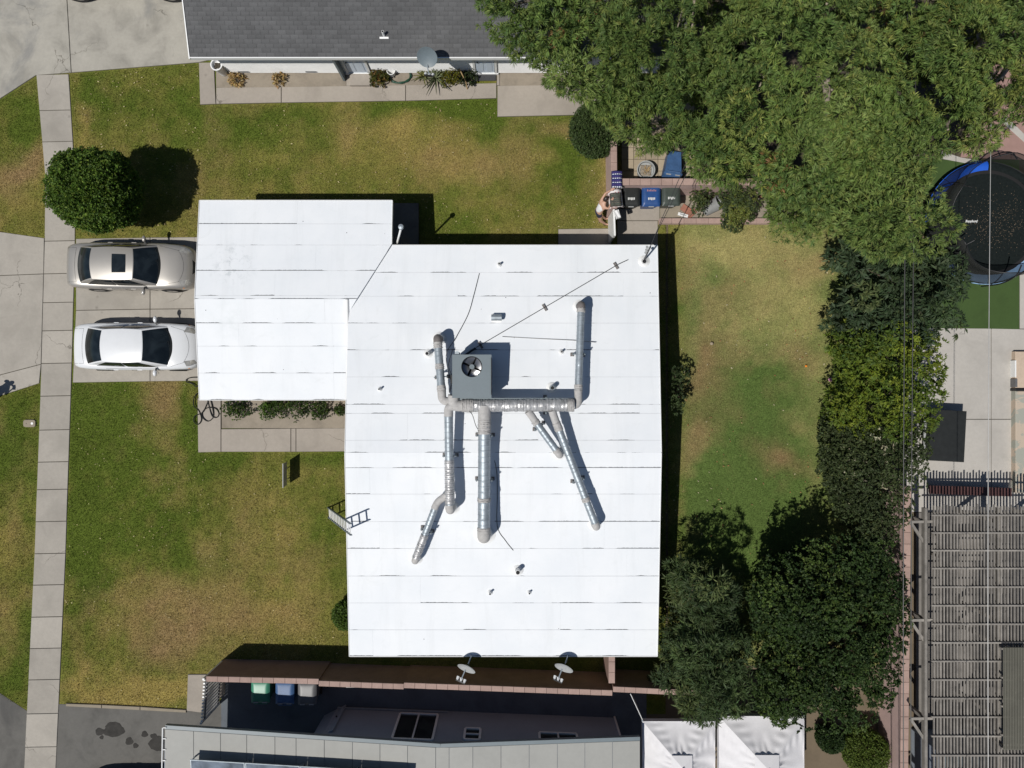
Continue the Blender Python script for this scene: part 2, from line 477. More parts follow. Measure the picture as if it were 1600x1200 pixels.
# white roof coating: dark cracked laps where uv.y (metres from the lap edge) is small
def roof_coat():
    t = NT('white_roof_coating'); p = t.pos(True)
    uv = t.node("ShaderNodeUVMap").outputs[0]
    sp = t.node("ShaderNodeSeparateXYZ"); t.link(uv, sp.inputs[0])
    n1 = t.noise(p, 0.55, 5, 0.6); n2 = t.noise(p, 3.0, 5, 0.65); n3 = t.noise(p, 45, 3, 0.6)
    col = t.ramp(n1, [(0.3, (0.725, 0.755, 0.79)), (0.65, (0.785, 0.805, 0.83))])
    col = t.mix(t.ramp(n2, [(0.56, 0.0), (0.78, 0.14)]), col, (0.56, 0.59, 0.60))
    mp = t.node("ShaderNodeMapping"); mp.inputs["Scale"].default_value = (1.6, 0.16, 1); t.link(p, mp.inputs["Vector"])
    col = t.mix(t.ramp(t.noise(mp.outputs[0], 1.0, 6, 0.7, 0.3), [(0.52, 0.0), (0.74, 0.22)]), col, (0.54, 0.56, 0.57))
    col = t.mix(t.ramp(t.noise(p, 0.8, 7, 0.72, 1.2), [(0.60, 0.0), (0.70, 0.20)]), col, (0.58, 0.60, 0.60))
    # scuffs round the trodden patch over the garage
    d = t.node("ShaderNodeVectorMath", operation='DISTANCE'); t.link(p, d.inputs[0]); d.inputs[1].default_value = tuple(G(362, 412, 2.9))
    near = t.ramp(d.outputs["Value"], [(0.0, 1.0), (1.0, 0.0)])
    s1 = t.ramp(t.noise(p, 4.5, 6, 0.7, 0.5), [(0.52, 0.0), (0.70, 0.9)])
    col = t.mix(t.math('MULTIPLY', near, s1), col, (0.36, 0.40, 0.42))
    d2 = t.node("ShaderNodeVectorMath", operation='DISTANCE'); t.link(p, d2.inputs[0]); d2.inputs[1].default_value = tuple(G(360, 500, 2.9))
    near2 = t.ramp(d2.outputs["Value"], [(0.0, 0.55), (1.0, 0.0)])
    col = t.mix(t.math('MULTIPLY', near2, t.ramp(t.noise(p, 2.5, 5, 0.7), [(0.45, 0.0), (0.65, 0.6)])), col, (0.52, 0.57, 0.57))
    # lap cracks
    cx = t.node("ShaderNodeCombineXYZ"); t.link(t.math('MULTIPLY', sp.outputs[0], 0.85), cx.inputs[0])
    oi = t.node("ShaderNodeObjectInfo").outputs["Random"]
    t.link(t.math('MULTIPLY', oi, 60), cx.inputs[1])
    seg = t.ramp(t.math('ADD', t.noise(cx.outputs[0], 1.0, 2, 0.5), t.math('MULTIPLY', t.math('SUBTRACT', oi, 0.5), 0.22)), [(0.49, 0.0), (0.58, 1.0)])
    wob = t.noise(p, 9, 4, 0.7)
    wid = t.math('MULTIPLY', t.math('MULTIPLY', seg, wob), 0.055)
    lap = t.math('LESS_THAN', sp.outputs[1], wid)
    col = t.mix(t.math('MULTIPLY', lap, 0.9), col, (0.05, 0.055, 0.065))
    faint = t.math('LESS_THAN', sp.outputs[1], 0.016)
    col = t.mix(t.math('MULTIPLY', faint, 0.12), col, (0.35, 0.38, 0.42))
    # specks
    v = t.node("ShaderNodeTexVoronoi", feature='F1'); v.inputs["Scale"].default_value = 1.3; t.link(p, v.inputs["Vector"])
    col = t.mix(t.math('LESS_THAN', v.outputs["Distance"], 0.022), col, (0.10, 0.10, 0.11))
    t.bump(n3, 0.12, 0.006)
    return t.done(col, 0.62, spec=0.35)
M['roof'] = roof_coat()

def tinted(name, rough=0.55, translucent=0.25, gain=1.0, spec=0.35):
    t = NT(name)
    a = t.node("ShaderNodeVertexColor", layer_name="tint").outputs["Color"]
    t.link(a, t.b.inputs["Base Color"])
    t.b.inputs["Roughness"].default_value = rough; t.b.inputs["Specular IOR Level"].default_value = spec
    if translucent:
        tr = t.node("ShaderNodeBsdfTranslucent")
        t.link(t.mix(1.0, a, (1.1, 1.25, 0.5), 'MULTIPLY'), tr.inputs["Color"])
        mx = t.node("ShaderNodeMixShader"); mx.inputs[0].default_value = translucent
        t.link(t.b.outputs[0], mx.inputs[1]); t.link(tr.outputs[0], mx.inputs[2])
        t.link(mx.outputs[0], t.n["Material Output"].inputs["Surface"])
    return t.m
M['leaf'] = tinted('leaf', 0.6, 0.24, spec=0.22)
M['grass'] = tinted('grass_blade', 0.75, 0.15, spec=0.15)
def lawn_mat():
    t = NT('lawn_sward'); p = t.pos(True)
    a = t.node("ShaderNodeVertexColor", layer_name="tint").outputs["Color"]
    n = t.noise(p, 22, 4, 0.7); n2 = t.noise(p, 4, 4, 0.6)
    c = t.mix(1.0, a, t.ramp(n, [(0.32, 0.45), (0.66, 1.15)]), 'MULTIPLY')
    c = t.mix(1.0, c, t.ramp(n2, [(0.3, 0.8), (0.7, 1.1)]), 'MULTIPLY')
    t.bump(n, 0.5, 0.03)
    return t.done(c, 0.95, spec=0.1)
M['lawn'] = lawn_mat()

# ================================================================== GROUND
def struct(o): o["kind"] = "structure"; return o
def xy(pts): return [tuple(G(a, b)[:2]) for a, b in pts]

b = MB(); b.box(-75, 75, -75, 75, -0.35, -0.05)
struct(b.build('ground', M['ground']))
b = MB(); b.prism(xy([(-700, -1500), (-150, -1500), (-150, 2700), (-700, 2700)]), -0.3, -0.06)
struct(b.build('road', M['asphalt']))
b = MB(); b.prism(xy([(-150, -1500), (-138, -1500), (-138, 2700), (-150, 2700)]), -0.3, 0.03, 0.02)
struct(b.build('kerb', M['kerb']))

# ---- lawns: colour follows where the turf is lush, dry or dead
# (px, py, rx, ry, dry, dead)
PATCH = [(700, 250, 75, 40, .55, .25), (620, 215, 60, 30, .3, .1), (800, 255, 60, 35, .5, .3), (880, 195, 40, 18, .45, .7), (940, 300, 22, 60, .45, .3),
    (440, 190, 120, 30, -.25, -.1), (690, 168, 110, 16, -.75, -.2), (770, 200, 30, 40, -.6, -.2), (865, 250, 35, 45, -.35, -.1), (200, 165, 90, 35, -.35, 0),
    (545, 190, 18, 40, .35, .35), (120, 190, 12, 60, .45, .15), (350, 215, 18, 40, .15, .3), (330, 280, 60, 40, .3, .1), (560, 260, 120, 40, .05, 0), (30, 270, 40, 30, .3, .8), (30, 190, 30, 50, -.4, 0),
    (250, 640, 32, 55, .35, .55), (262, 625, 20, 30, .3, .3), (170, 650, 70, 90, -.45, 0), (300, 720, 110, 60, -.2, 0), (200, 800, 90, 70, -.2, 0), (300, 660, 10, 50, -.5, -.2), (390, 800, 90, 60, .30, .12), (500, 720, 60, 14, -.4, 0), (480, 800, 50, 60, -.25, 0),
    (280, 960, 120, 60, .3, .5), (270, 1010, 80, 35, .1, .55), (420, 980, 110, 40, .35, .25), (180, 1080, 90, 26, 1.0, .1), (250, 1085, 70, 18, 1.0, .0), (130, 900, 30, 50, -.3, 0), (115, 760, 14, 200, -.3, 0), (240, 760, 120, 60, 0, 0), (360, 900, 60, 60, .2, .1), (115, 1040, 14, 40, .5, .2),
    (1140, 385, 80, 30, .75, .1), (1190, 470, 70, 60, .5, -.1), (1130, 460, 50, 40, .0, .5), (1105, 560, 25, 60, .1, .75), (1140, 640, 70, 60, -.5, .2), (1150, 640, 60, 70, -.55, .0), (1200, 700, 60, 80, -.4, .0), (1130, 800, 60, 60, -.5, -.1), (1220, 620, 40, 60, -.2, 0),
    (1180, 840, 70, 60, -.65, -.2), (1240, 560, 25, 25, .1, .5), (1080, 700, 22, 70, .1, .7), (1220, 715, 40, 25, .1, .6), (1250, 480, 40, 70, .35, -.1), (1290, 430, 40, 20, .8, .3), (1070, 480, 14, 60, .1, .2),
    (25, 850, 30, 40, .45, .2), (20, 700, 30, 60, -.35, 0), (40, 980, 18, 120, -.4, 0), (15, 940, 25, 50, .35, .1), (1200, 770, 60, 40, -.25, 0)]
LUSH = np.array((0.088, 0.122, 0.018)); DRY = np.array((0.285, 0.225, 0.068)); DEAD = np.array((0.250, 0.165, 0.084))
BACK = np.array((0.094, 0.142, 0.036)); BACKDRY = np.array((0.32, 0.285, 0.115))
def turf(x, y):
    px = x * 40 + 800; py = 600 - y * 40
    wx = (fbm(x * .5 + 5, y * .5, 3) - .5) * 70; wy = (fbm(x * .5, y * .5 + 40, 3) - .5) * 70
    dry = np.full(x.shape, 0.33); dead = np.full(x.shape, 0.02)
    for a, bb, rx, ry, d1, d2 in PATCH:
        g = np.exp(-(((px + wx - a) / rx) ** 2 + ((py + wy - bb) / ry) ** 2))
        dry += g * d1; dead += g * d2
    n = fbm(x * .35, y * .35, 5) - .5; n2 = fbm(x * 1.7 + 31, y * 1.7, 4) - .5; n3 = fbm(x * 5 + 3, y * 5, 3) - .5
    dry = np.clip(dry + n * .75 + n2 * .6 + n3 * .4, 0, 1)[:, None]
    dead = np.clip(dead + n2 * .6 + (fbm(x * .6 + 70, y * .6, 3) - .58) * .5, 0, 0.9)[:, None]
    bk = np.clip((x - 6) / 1.0, 0, 1)[:, None]
    g = LUSH * (1 - bk) + BACK * bk; s = DRY * (1 - bk) + BACKDRY * bk
    c = g * (1 - dry) + s * dry
    c = c * (1 - dead) + DEAD * dead
    return 1.18 * c * (1 + 0.25 * (fbm(x * .9 + 11, y * .9 + 7, 3) - .5))[:, None]

def lawn_sheet(name, x0, x1, y0, y1, step=0.2):
    xs = np.arange(x0, x1 + step, step); ys = np.arange(y0, y1 + step, step)
    X, Y = np.meshgrid(xs, ys); v = np.stack([X.ravel(), Y.ravel(), 0.012 * (fbm(X.ravel() * .4, Y.ravel() * .4) - .5) - 0.004], 1)
    nx, ny = len(xs), len(ys)
    i = np.arange((nx - 1) * (ny - 1)); a = (i // (nx - 1)) * nx + i % (nx - 1)
    q = np.stack([a, a + 1, a + nx + 1, a + nx], 1)
    return struct(np_mesh(name, v, q, M['lawn'], tint=turf(v[:, 0], v[:, 1]), kind='structure'))
lawn_sheet('front_lawn', -23.4, 5.9, -12.9, 12.6)
lawn_sheet('back_lawn', 6.1, 14.8, -11, 6.6)

LAWNS = {
 'top': [(110, 117), (310, 100), (313, 166), (776, 156), (776, 186), (905, 184), (935, 235), (955, 240), (955, 356), (872, 357), (872, 400), (640, 400), (640, 335), (345, 335), (345, 371), (119, 371), (119, 275)],
 'front': [(113, 599), (340, 595), (340, 622), (309, 628), (309, 708), (590, 707), (590, 1030), (352, 1030), (322, 1053), (293, 1053), (291, 1107), (100, 1099), (96, 1075), (104, 870)],
 'back': [(1035, 352), (1190, 352), (1330, 380), (1330, 560), (1300, 700), (1340, 860), (1230, 930), (1180, 1010), (1005, 1010), (1005, 385), (1032, 384)],
 'verge_up': [(-130, 200), (0, 157), (56, 123), (70, 275), (70, 371), (-130, 350)],
 'verge_down': [(-130, 640), (62, 600), (52, 870), (44, 1110), (0, 1086), (-130, 1040)],
}
def blades(poly, dens, lab, zmin=.03, zmax=.075):
    P = np.array(poly); lo = P.min(0); hi = P.max(0)
    n = int((hi - lo).prod() / 1600 * dens)
    px = rng.uniform(lo[0], hi[0], n); py = rng.uniform(lo[1], hi[1], n)
    k = inpoly(px, py, poly); px = px[k]; py = py[k]; n = len(px)
    x = (px - 800) / 40; y = (600 - py) / 40
    c = turf(x, y) * rng.uniform(.5, 1.6, n)[:, None]
    straw = rng.random(n) < np.clip((c[:, 0] / c[:, 1] - .78) * .6, .02, .26)
    c[straw] = c[straw] * .35 + np.array((.50, .41, .22)) * .65 * rng.uniform(.6, 1.2, (straw.sum(), 1))
    hgt = rng.uniform(zmin, zmax, n); a = rng.uniform(0, 2 * np.pi, n); w = rng.uniform(.012, .022, n)
    lean = rng.uniform(.02, .075, n); b2 = rng.uniform(0, 2 * np.pi, n)
    base = np.stack([x, y, np.full(n, -.004)], 1)
    s = np.stack([np.cos(a) * w / 2, np.sin(a) * w / 2, np.zeros(n)], 1)
    tip = base + np.stack([np.cos(b2) * lean, np.sin(b2) * lean, hgt], 1)
    v = np.empty((n, 3, 3)); v[:, 0] = base - s; v[:, 1] = base + s; v[:, 2] = tip
    o = np_mesh('grass', v.reshape(-1, 3), np.arange(3 * n).reshape(-1, 3), M['grass'], tint=np.repeat(c, 3, 0))
    return tag(o, lab, 'grass')
blades(LAWNS['top'], 800, 'patchy dry and green grass between the white roof and the grey shingled house')
blades(LAWNS['front'], 800, 'browning front grass between the sidewalk and the white roofed house')
blades(LAWNS['back'], 800, 'back yard grass between the white roofed house and the tall hedge', .025, .06)
blades(LAWNS['verge_up'], 800, 'strip of grass left of the sidewalk above the driveway apron')
blades(LAWNS['verge_down'], 800, 'strip of grass left of the sidewalk below the driveway apron')

# ---- sidewalk slabs
def slabs(name, mat, quads, z=0.03, bev=0.008, gap=0.012, piece='slab', base=True):
    """quads: list of 4-corner pixel polygons; every slab is a piece of its own on a dirt bed"""
    allp = [p for q in quads for p in q]
    bed = MB()
    for q in quads: bed.prism(xy(q), -0.2, z - 0.03)
    root = bed.build(name, M['joint']); struct(root)
    for q in quads:
        w = [Vector(p) for p in xy(q)]
        c = sum(w, Vector((0, 0))) / len(w)
        w2 = []
        n = len(w)
        ar = sum(w[i].x * w[(i + 1) % n].y - w[(i + 1) % n].x * w[i].y for i in range(n))
        if ar < 0: w = w[::-1]
        for i in range(n):
            e1 = (w[i] - w[i - 1]).normalized(); e2 = (w[(i + 1) % n] - w[i]).normalized()
            m = Vector((-e1.y, e1.x)) + Vector((-e2.y, e2.x)); k = max(.35, 1 + e1.dot(e2))
            w2.append(w[i] + m * (gap / k))
        MB().prism(w2, -0.1, z + random.uniform(-.004, .004), bev).build(piece, mat, root)
    return root

def edge(py, pts):
    for (y0, x0), (y1, x1) in zip(pts, pts[1:]):
        if y0 <= py <= y1: return x0 + (x1 - x0) * (py - y0) / (y1 - y0)
    return pts[0][1] if py < pts[0][0] else pts[-1][1]
SL = [(118, 57), (275, 71), (378, 70), (600, 64), (870, 54), (1200, 38), (1300, 33)]
SR = [(118, 108), (275, 118), (378, 118), (600, 112), (870, 103), (1200, 88), (1300, 83)]
js = [117, 173, 222, 274, 324, 377, 428, 473, 517, 568, 619, 672, 722, 765, 815, 865, 914, 964, 1013, 1062, 1115, 1167, 1220, 1272]
slabs('sidewalk', M['concrete'], [[(edge(a, SL), a), (edge(a, SR), a - 1), (edge(c, SR), c - 1), (edge(c, SL), c)] for a, c in zip(js, js[1:])])

# ---- driveways
slabs('driveway', M['concrete'], [
    [(119, 373), (235, 371), (235, 483), (119, 485)], [(235, 371), (345, 370), (345, 482), (235, 483)], [(345, 370), (455, 369), (455, 481), (345, 482)],
    [(119, 485), (235, 483), (235, 596), (114, 598)], [(235, 483), (345, 482), (345, 595), (235, 596)], [(345, 482), (455, 481), (455, 594), (345, 595)]])
slabs('driveway_apron', M['concrete'], [
    [(-138, 330), (0, 362), (70, 372), (69, 428), (-138, 436)], [(-138, 436), (69, 428), (65, 569), (-138, 622)], [(-138, 622), (65, 569), (62, 599), (0, 619), (-138, 690)]])
slabs('neighbour_driveway', M['concrete_old'], [
    [(97, -140), (372, -140), (372, 84), (311, 98), (112, 114)], [(-138, -140), (97, -140), (112, 114), (57, 118), (0, 155), (-138, 210)]], gap=0.014)
b = MB(); b.prism(xy([(-138, 1020), (0, 1083), (44, 1112), (92, 1100), (295, 1108), (380, 1085), (560, 1094), (560, 1500), (-138, 1500)]), -0.2, 0.004)
asph = struct(b.build('asphalt_driveway', M['asphalt']))
def blob(px, py, rx, ry, n=26, j=.18):
    out = []
    ph = random.uniform(0, 6)
    for k in range(n):
        a = 2 * math.pi * k / n
        q = 1 + j * (math.sin(3 * a + ph) * .5 + math.sin(5 * a + ph * 2) * .3 + random.uniform(-.35, .35))
        out.append((px + rx * q * math.cos(a), py + ry * q * math.sin(a)))
    return out
for i, (a, c, rx, ry) in enumerate([(178, 1140, 16, 12), (156, 1143, 7, 6), (202, 1158, 6, 6), (226, 1147, 5, 5), (247, 1162, 14, 12), (212, 1165, 4, 4), (159, 1152, 3, 3), (240, 1150, 5, 4)]):
    MB().prism(xy(blob(a, c, rx, ry)), 0.003, 0.0085 + i * .0008).build('oil_stain', M['oil'], asph)
# kerb between lawn and asphalt
slabs('kerb_strip', M['kerb'], [[(104, 1098), (160, 1100), (160, 1106), (104, 1103)], [(160, 1100), (220, 1103), (220, 1109), (160, 1106)], [(220, 1103), (292, 1108), (292, 1113), (220, 1109)]], z=0.06)
slabs('gate_landing', M['walk'], [[(294, 1053), (322, 1053), (352, 1060), (352, 1085), (314, 1113), (292, 1110)]], z=0.05)

# ---- garage walk and planting bed
slabs('front_walk', M['walk'], [
    [(309, 622), (346, 622), (346, 706), (310, 707)], [(346, 670), (455, 669), (455, 706), (346, 706)], [(455, 669), (463, 669), (463, 706), (455, 706)], [(463, 669), (590, 668), (590, 705), (463, 706)]], z=0.045)
b = MB(); b.grid(44, 10, lambda u, v: tuple(G(347 + u * 243, 600 + v * 69)[:2]) + (0.015 + random.uniform(0, .03),), flip=True)
struct(b.build('planting_bed', M['soil'], smooth=60))
# ---- grey house walk, beds
slabs('north_walk', M['walk'], [
    [(311, 98), (335, 98), (338, 163), (313, 164)], [(338, 137), (440, 136), (440, 161), (338, 163)], [(440, 136), (634, 133), (634, 158), (440, 161)], [(634, 133), (776, 130), (776, 154), (634, 158)],
    [(541, 112), (548, 112), (548, 135), (541, 135)], [(776, 110), (781, 110), (781, 134), (776, 134)]], z=0.04)
slabs('side_patio', M['walk'], [[(777, 134), (1000, 132), (1000, 178), (777, 183)]], z=0.042)
for (x0, x1, y0, y1) in ((338, 541, 112, 137), (582, 742, 108, 134), (781, 1000, 106, 134)):
    b = MB(); b.grid(30, 5, lambda u, v: tuple(G(x0 + u * (x1 - x0), y0 + v * (y1 - y0))[:2]) + (0.008 + random.uniform(0, .02),), flip=True)
    struct(b.build('planting_bed', M['soil'], smooth=60))
# ---- side yard north of the house: pavers, slab, low planter ground
quads = []
for r in range(8):
    for c_ in range(6):
        x0 = 971 + c_ * 19; y0 = 140 + r * 18.2
        quads.append([(x0, y0), (x0 + 19, y0), (x0 + 19, y0 + 18.2), (x0, y0 + 18.2)])
slabs('yard_paving', M['paver'], quads, z=0.03, piece='paver', gap=0.008)
slabs('side_path', M['walk'], [[(964, 300), (1031, 300), (1031, 345), (964, 345)], [(964, 345), (1028, 345), (1028, 392), (964, 392)]], z=0.03)
slabs('stoop', M['walk'], [[(872, 358), (955, 357), (955, 400), (872, 400)]], z=0.05)
b = MB(); b.grid(40, 8, lambda u, v: tuple(G(1031 + u * 200, 303 + v * 42)[:2]) + (0.02 + random.uniform(0, .03),), flip=True)
struct(b.build('planter_soil', M['soil'], smooth=60))
b = MB(); b.prism(xy([(1086, -200), (1700, -200), (1700, 300), (1190, 380), (1086, 290)]), -0.1, -0.01); struct(b.build('yard_soil', M['litter']))
# ---- east yard
b = MB(); b.prism(xy([(1445, 250), (1592, 250), (1592, 515), (1445, 513)]), -0.1, 0.035, 0.01); struct(b.build('artificial_turf', M['turf']))
slabs('patio', M['patio'], [[(1410, 512), (1548, 513), (1548, 655), (1410, 655)], [(1548, 513), (1700, 516), (1700, 655), (1548, 655)], [(1410, 655), (1548, 655), (1548, 800), (1410, 800)], [(1548, 655), (1700, 655), (1700, 800), (1548, 800)],
    ], z=0.04)
slabs('pergola_floor', M['patio_shade'], [[(1430, 800), (1700, 800), (1700, 1000), (1430, 1000)], [(1430, 1000), (1700, 1000), (1700, 1400), (1430, 1400)]], z=0.036)
slabs('edging', M['patio'], [[(1592, 400), (1700, 400), (1700, 515), (1592, 514)]], z=0.045)
b = MB(); b.prism(xy([(1540, 100), (1700, 100), (1700, 262), (1600, 250), (1500, 246)]), -0.1, 0.03); struct(b.build('red_terrace', M['red_pave']))
slabs('terrace_edging', M['patio'], [[(1470, 236), (1500, 246), (1540, 252), (1540, 262), (1465, 248)], [(1570, 180), (1620, 230), (1620, 242), (1560, 188)]], z=0.05)
# ---- south strip: concrete floor between wall and grey house, red path on the right
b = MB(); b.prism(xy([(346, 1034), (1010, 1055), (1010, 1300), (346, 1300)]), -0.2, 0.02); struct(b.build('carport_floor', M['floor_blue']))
quads = []
for r in range(12):
    for c_ in range(2):
        y0 = 1040 + r * 16 + (8 if c_ else 0); x0 = 1222 + c_ * 11
        quads.append([(x0, y0), (x0 + 11, y0), (x0 + 11, y0 + 16), (x0, y0 + 16)])
slabs('brick_path', M['red_pave'], quads, z=0.03, piece='brick', gap=0.006)

# ================================================================== WALLS
def seg_poly(a, c, w):
    a = Vector(a[:2]); c = Vector(c[:2]); d = (c - a).normalized(); n = Vector((-d.y, d.x)) * w / 2
    return [a - n, c - n, c + n, a + n]
def block_wall(label, a, c, w, h, cap=0.4, face=None, capmat=None, name='block_wall', capw=0.03, capt=0.07):
    """a, c: world xy ends; body + individual cap blocks"""
    a = Vector(a[:2]); c = Vector(c[:2])
    t = thing(name, label, 'wall', (a.x, a.y, 0))
    MB().prism(seg_poly(a, c, w), -0.1, h - capt).build('wall_body', face or M['pink_stucco'], t)
    L = (c - a).length; n = max(1, round(L / cap)); d = (c - a) / n
    for i in range(n):
        p = a + d * i; q = a + d * (i + 1); e = d.normalized() * 0.004
        MB().prism(seg_poly(p + e, q - e, w + capw), h - capt + .002, h + random.uniform(-.004, .004), 0.008).build('cap_block', capmat or M['pink_cap'], t)
    return t
def Gs(px, py, z): return G(px, py, z)
ZW = 1.55
block_wall('pink block wall running north from the bins with blankets on top', G(959, 218, ZW), G(960, 325, ZW), 0.20, ZW)
block_wall('pink block wall behind the three standing bins', G(967, 284, ZW), G(1235, 284, ZW), 0.22, ZW)
block_wall('low pink brick planter edge at the top of the back lawn', G(1031, 345, .28), G(1240, 345, .28), 0.18, .28, cap=.45)
ZS = 1.7
FB = M['shade_brown_block']
block_wall('pink capped boundary wall section nearest the slatted gate', G(322, 1061, ZS), G(498, 1065, ZS), .17, ZS, face=FB)
block_wall('pink capped boundary wall section right of the hidden bins', G(498, 1068, ZS), G(631, 1073, ZS), .17, ZS, face=FB)
block_wall('long pink capped boundary wall section under the two eave dishes', G(631, 1071, ZS), G(957, 1083, ZS), .17, ZS, face=FB)
block_wall('pink capped boundary wall end section running under the long leaved tree', G(958, 1077, ZS), G(1100, 1084, ZS), .17, ZS, face=FB)
block_wall('short pink capped wall from the house corner to the boundary wall', G(956, 1000, ZS), G(956, 1068, ZS), .2, ZS, face=FB)
block_wall('pink capped wall between the dark tree and the slatted pergola', G(1418, 760, 1.6), G(1412, 1300, 1.6), .26, 1.6, cap=.42)

# ================================================================== MAIN HOUSE
EN, ES, RW, RE = 4.89, -9.60, -5.73, 5.12          # main roof edges (world metres)
GN, GS_, GW, GE = 6.50, -0.56, -11.07, -4.25       # garage wing roof edges
def zmain(x, y): return 2.70 +   .094 * (7.245 - abs(y + 2.355))
def zgar(x, y): return 2.58 + .11 * (3.53 - abs(y - 2.97))
house = thing('white_roofed_house', 'single storey house with large white coated roof and attached garage wing', 'house', (0, 0, 0))
b = MB(); b.prism([(RW + .5, ES + .5), (RE - .5, ES + .5), (RE - .5, EN - .5), (RW + .5, EN - .5)], -.1, lambda x, y: zmain(x, y) - .22)
b.build('wall', M['stucco'], house)
b = MB(); b.prism([(GW + 1.3, GS_ + .4), (RW + .49, GS_ + .4), (RW + .49, GN - .4), (GW + 1.3, GN - .4)], -.1, lambda x, y: zgar(x, y) - .22)
b.build('garage_wall', M['stucco'], house)
for yy in (4.55, 1.35):                               # garage doors behind the cars
    b = MB(); b.box(GW + 1.24, GW + 1.296, yy - 1.3, yy + 1.3, .03, 2.15)
    gd = b.build('garage_door', M['white_paint'], house)
    for k in range(4): MB().box(GW + 1.225, GW + 1.238, yy - 1.28, yy + 1.28, .06 + k * .52, .55 + k * .52).build('door_panel', M['white_paint'], gd)
def split_deck(name, poly, zf, th, cut):
    """deck cut along its ridge so that both slopes are flat"""
    up = clip(poly, lambda p: p[1] - cut); dn = clip(poly, lambda p: cut - p[1])
    b = MB()
    for q in (up, dn): b.prism(q, lambda x, y: zf(x, y) - th, zf)
    return b.build(name, M['under_coat'], house)
def clip(poly, f):
    out = []
    n = len(poly)
    for i in range(n):
        p, q = poly[i], poly[(i + 1) % n]; a, c = f(p), f(q)
        if a >= 0: out.append(p)
        if a * c < 0:
            t = a / (a - c); out.append((p[0] + (q[0] - p[0]) * t, p[1] + (q[1] - p[1]) * t))
    return out
DX, DY = -5.73, 2.46                                  # lower end of the diagonal valley
main_poly = [(RW, ES), (RE, ES), (RE, EN), (GE, EN), (DX, DY)]
gar_poly = [(GW, GS_), (RW, GS_), (RW, DY), (GE, EN), (GE, GN), (GW, GN)]
roof_m = split_deck('roof', main_poly, zmain, .16, -2.355)
roof_g = split_deck('garage_roof', gar_poly, zgar, .16, 2.97)
# individual white coated sheets
def sheets(root, poly, zf, ycuts, ridge, joints, mat):
    for i in range(len(ycuts) - 1):
        yt, yb = ycuts[i], ycuts[i + 1]
        xs = [-99] + sorted(joints[i % len(joints)]) + [99]
        for xa, xb in zip(xs, xs[1:]):
            for lo, hi in (((yb, yt),) if not (yb < ridge < yt) else ((yb, ridge), (ridge, yt))):
                q = clip(clip(clip(clip(poly, lambda p: p[1] - lo - (.004 if lo != ridge else 0)), lambda p: hi - .004 - p[1] if hi != ridge else hi - p[1]), lambda p: p[0] - xa - .001), lambda p: xb - .001 - p[0])
                if len(q) < 3: continue
                tk = random.uniform(.005, .009)
                b = MB(); b.prism(q, lambda x, y: zf(x, y) + .0015, lambda x, y: zf(x, y) + .0015 + tk)
                lap = lo if (lo + hi) / 2 > ridge else lo
                uvs = [(v[0], max(0, v[1] - lo)) for v in b.v]
                b.build('roof_sheet', mat, root, uvs=uvs)
def ycut(pys, zf):
    out = []
    for py in pys:
        z = 3.0
        for _ in range(4):
            y = (600 - py) * (H - z) / FPX; z = zf(0, y)
        out.append(y)
    return out
mc = [EN + .001] + ycut([426, 463, 505, 547, 589, 632, 646, 688, 731, 772, 815, 857, 900, 942, 984], zmain) + [ES - .001]
jm = [[-1.3, 2.3], [-1.9, 3.9], [.6], [-4.3, 1.9], [2.6], [-2.2], [4.4], [-3.6, .9], [2.2], [-4.9, 1.2], [-.6], [-4.6, 3.2], [.3, 4.0], [-3.2], [1.7], [-4.9, 4.3]]
sheets(roof_m, main_poly, zmain, mc, -2.355, jm, M['roof'])
gc = [GN + .001] + ycut([350, 383, 423, 462, 505, 541, 583], zgar) + [GS_ - .001]
jg = [[-7.6], [-9.2], [-6.9], [-8.3], [-6.55], [-6.3, -9.6], [-6.3], [-6.3]]
sheets(roof_g, gar_poly, zgar, gc, 2.97, jg, M['roof'])
# metal edge strips and fascia
def edge_strip(a, c, zf, name='drip_edge'):
    b = MB(); n = 2
    pts = [Vector(a), (Vector(a) + Vector(c)) / 2, Vector(c)]
    for p, q in zip(pts, pts[1:]):
        b.bar((p.x, p.y, zf(p.x, p.y) - .07), (q.x, q.y, zf(q.x, q.y) - .07), .02, .19)
    return b.build(name, M['trim'], house)
def mid(a, c, yr): return a, (a[0], yr), c
for a, c in (((RW - .011, ES), (RW - .011, -2.355)), ((RW - .011, -2.355), (RW - .011, GS_)), ((RE + .011, ES), (RE + .011, -2.355)), ((RE + .011, -2.355), (RE + .011, EN)), ((RW, ES - .011), (RE, ES - .011)), ((GE, EN + .011), (RE, EN + .011))):
    edge_strip(a, c, zmain)
for a, c in (((GW - .011, GS_), (GW - .011, 2.97)), ((GW - .011, 2.97), (GW - .011, GN)), ((GW, GN + .011), (GE, GN + .011)), ((GW, GS_ - .011), (RW - .03, GS_ - .011)), ((GE + .011, EN + .03), (GE + .011, GN))):
    edge_strip(a, c, zgar)
# white fillet where the garage roof meets the main roof
b = MB(); b.tube([(RW - .03, 2.95, zgar(0, 2.95) + .01), (RW - .02, 1.6, zgar(0, 1.6) + .05), (RW - .02, -.5, zmain(0, -.5) - .1)], [.07, .05, .04], 8)
b.build('fillet', M['trim'], house, smooth=60)
# diagonal bead along the valley
b = MB(); b.tube([(DX, DY + .02, zgar(0, DY) + .012), (GE, EN, zgar(0, EN) + .012)], .007, 6); b.build('valley_bead', M['tar'], house)
# shaded pad in the inner corner
slabs('corner_pad', M['asphalt'], [[(612, 318), (655, 318), (655, 412), (612, 412)]], z=0.1)

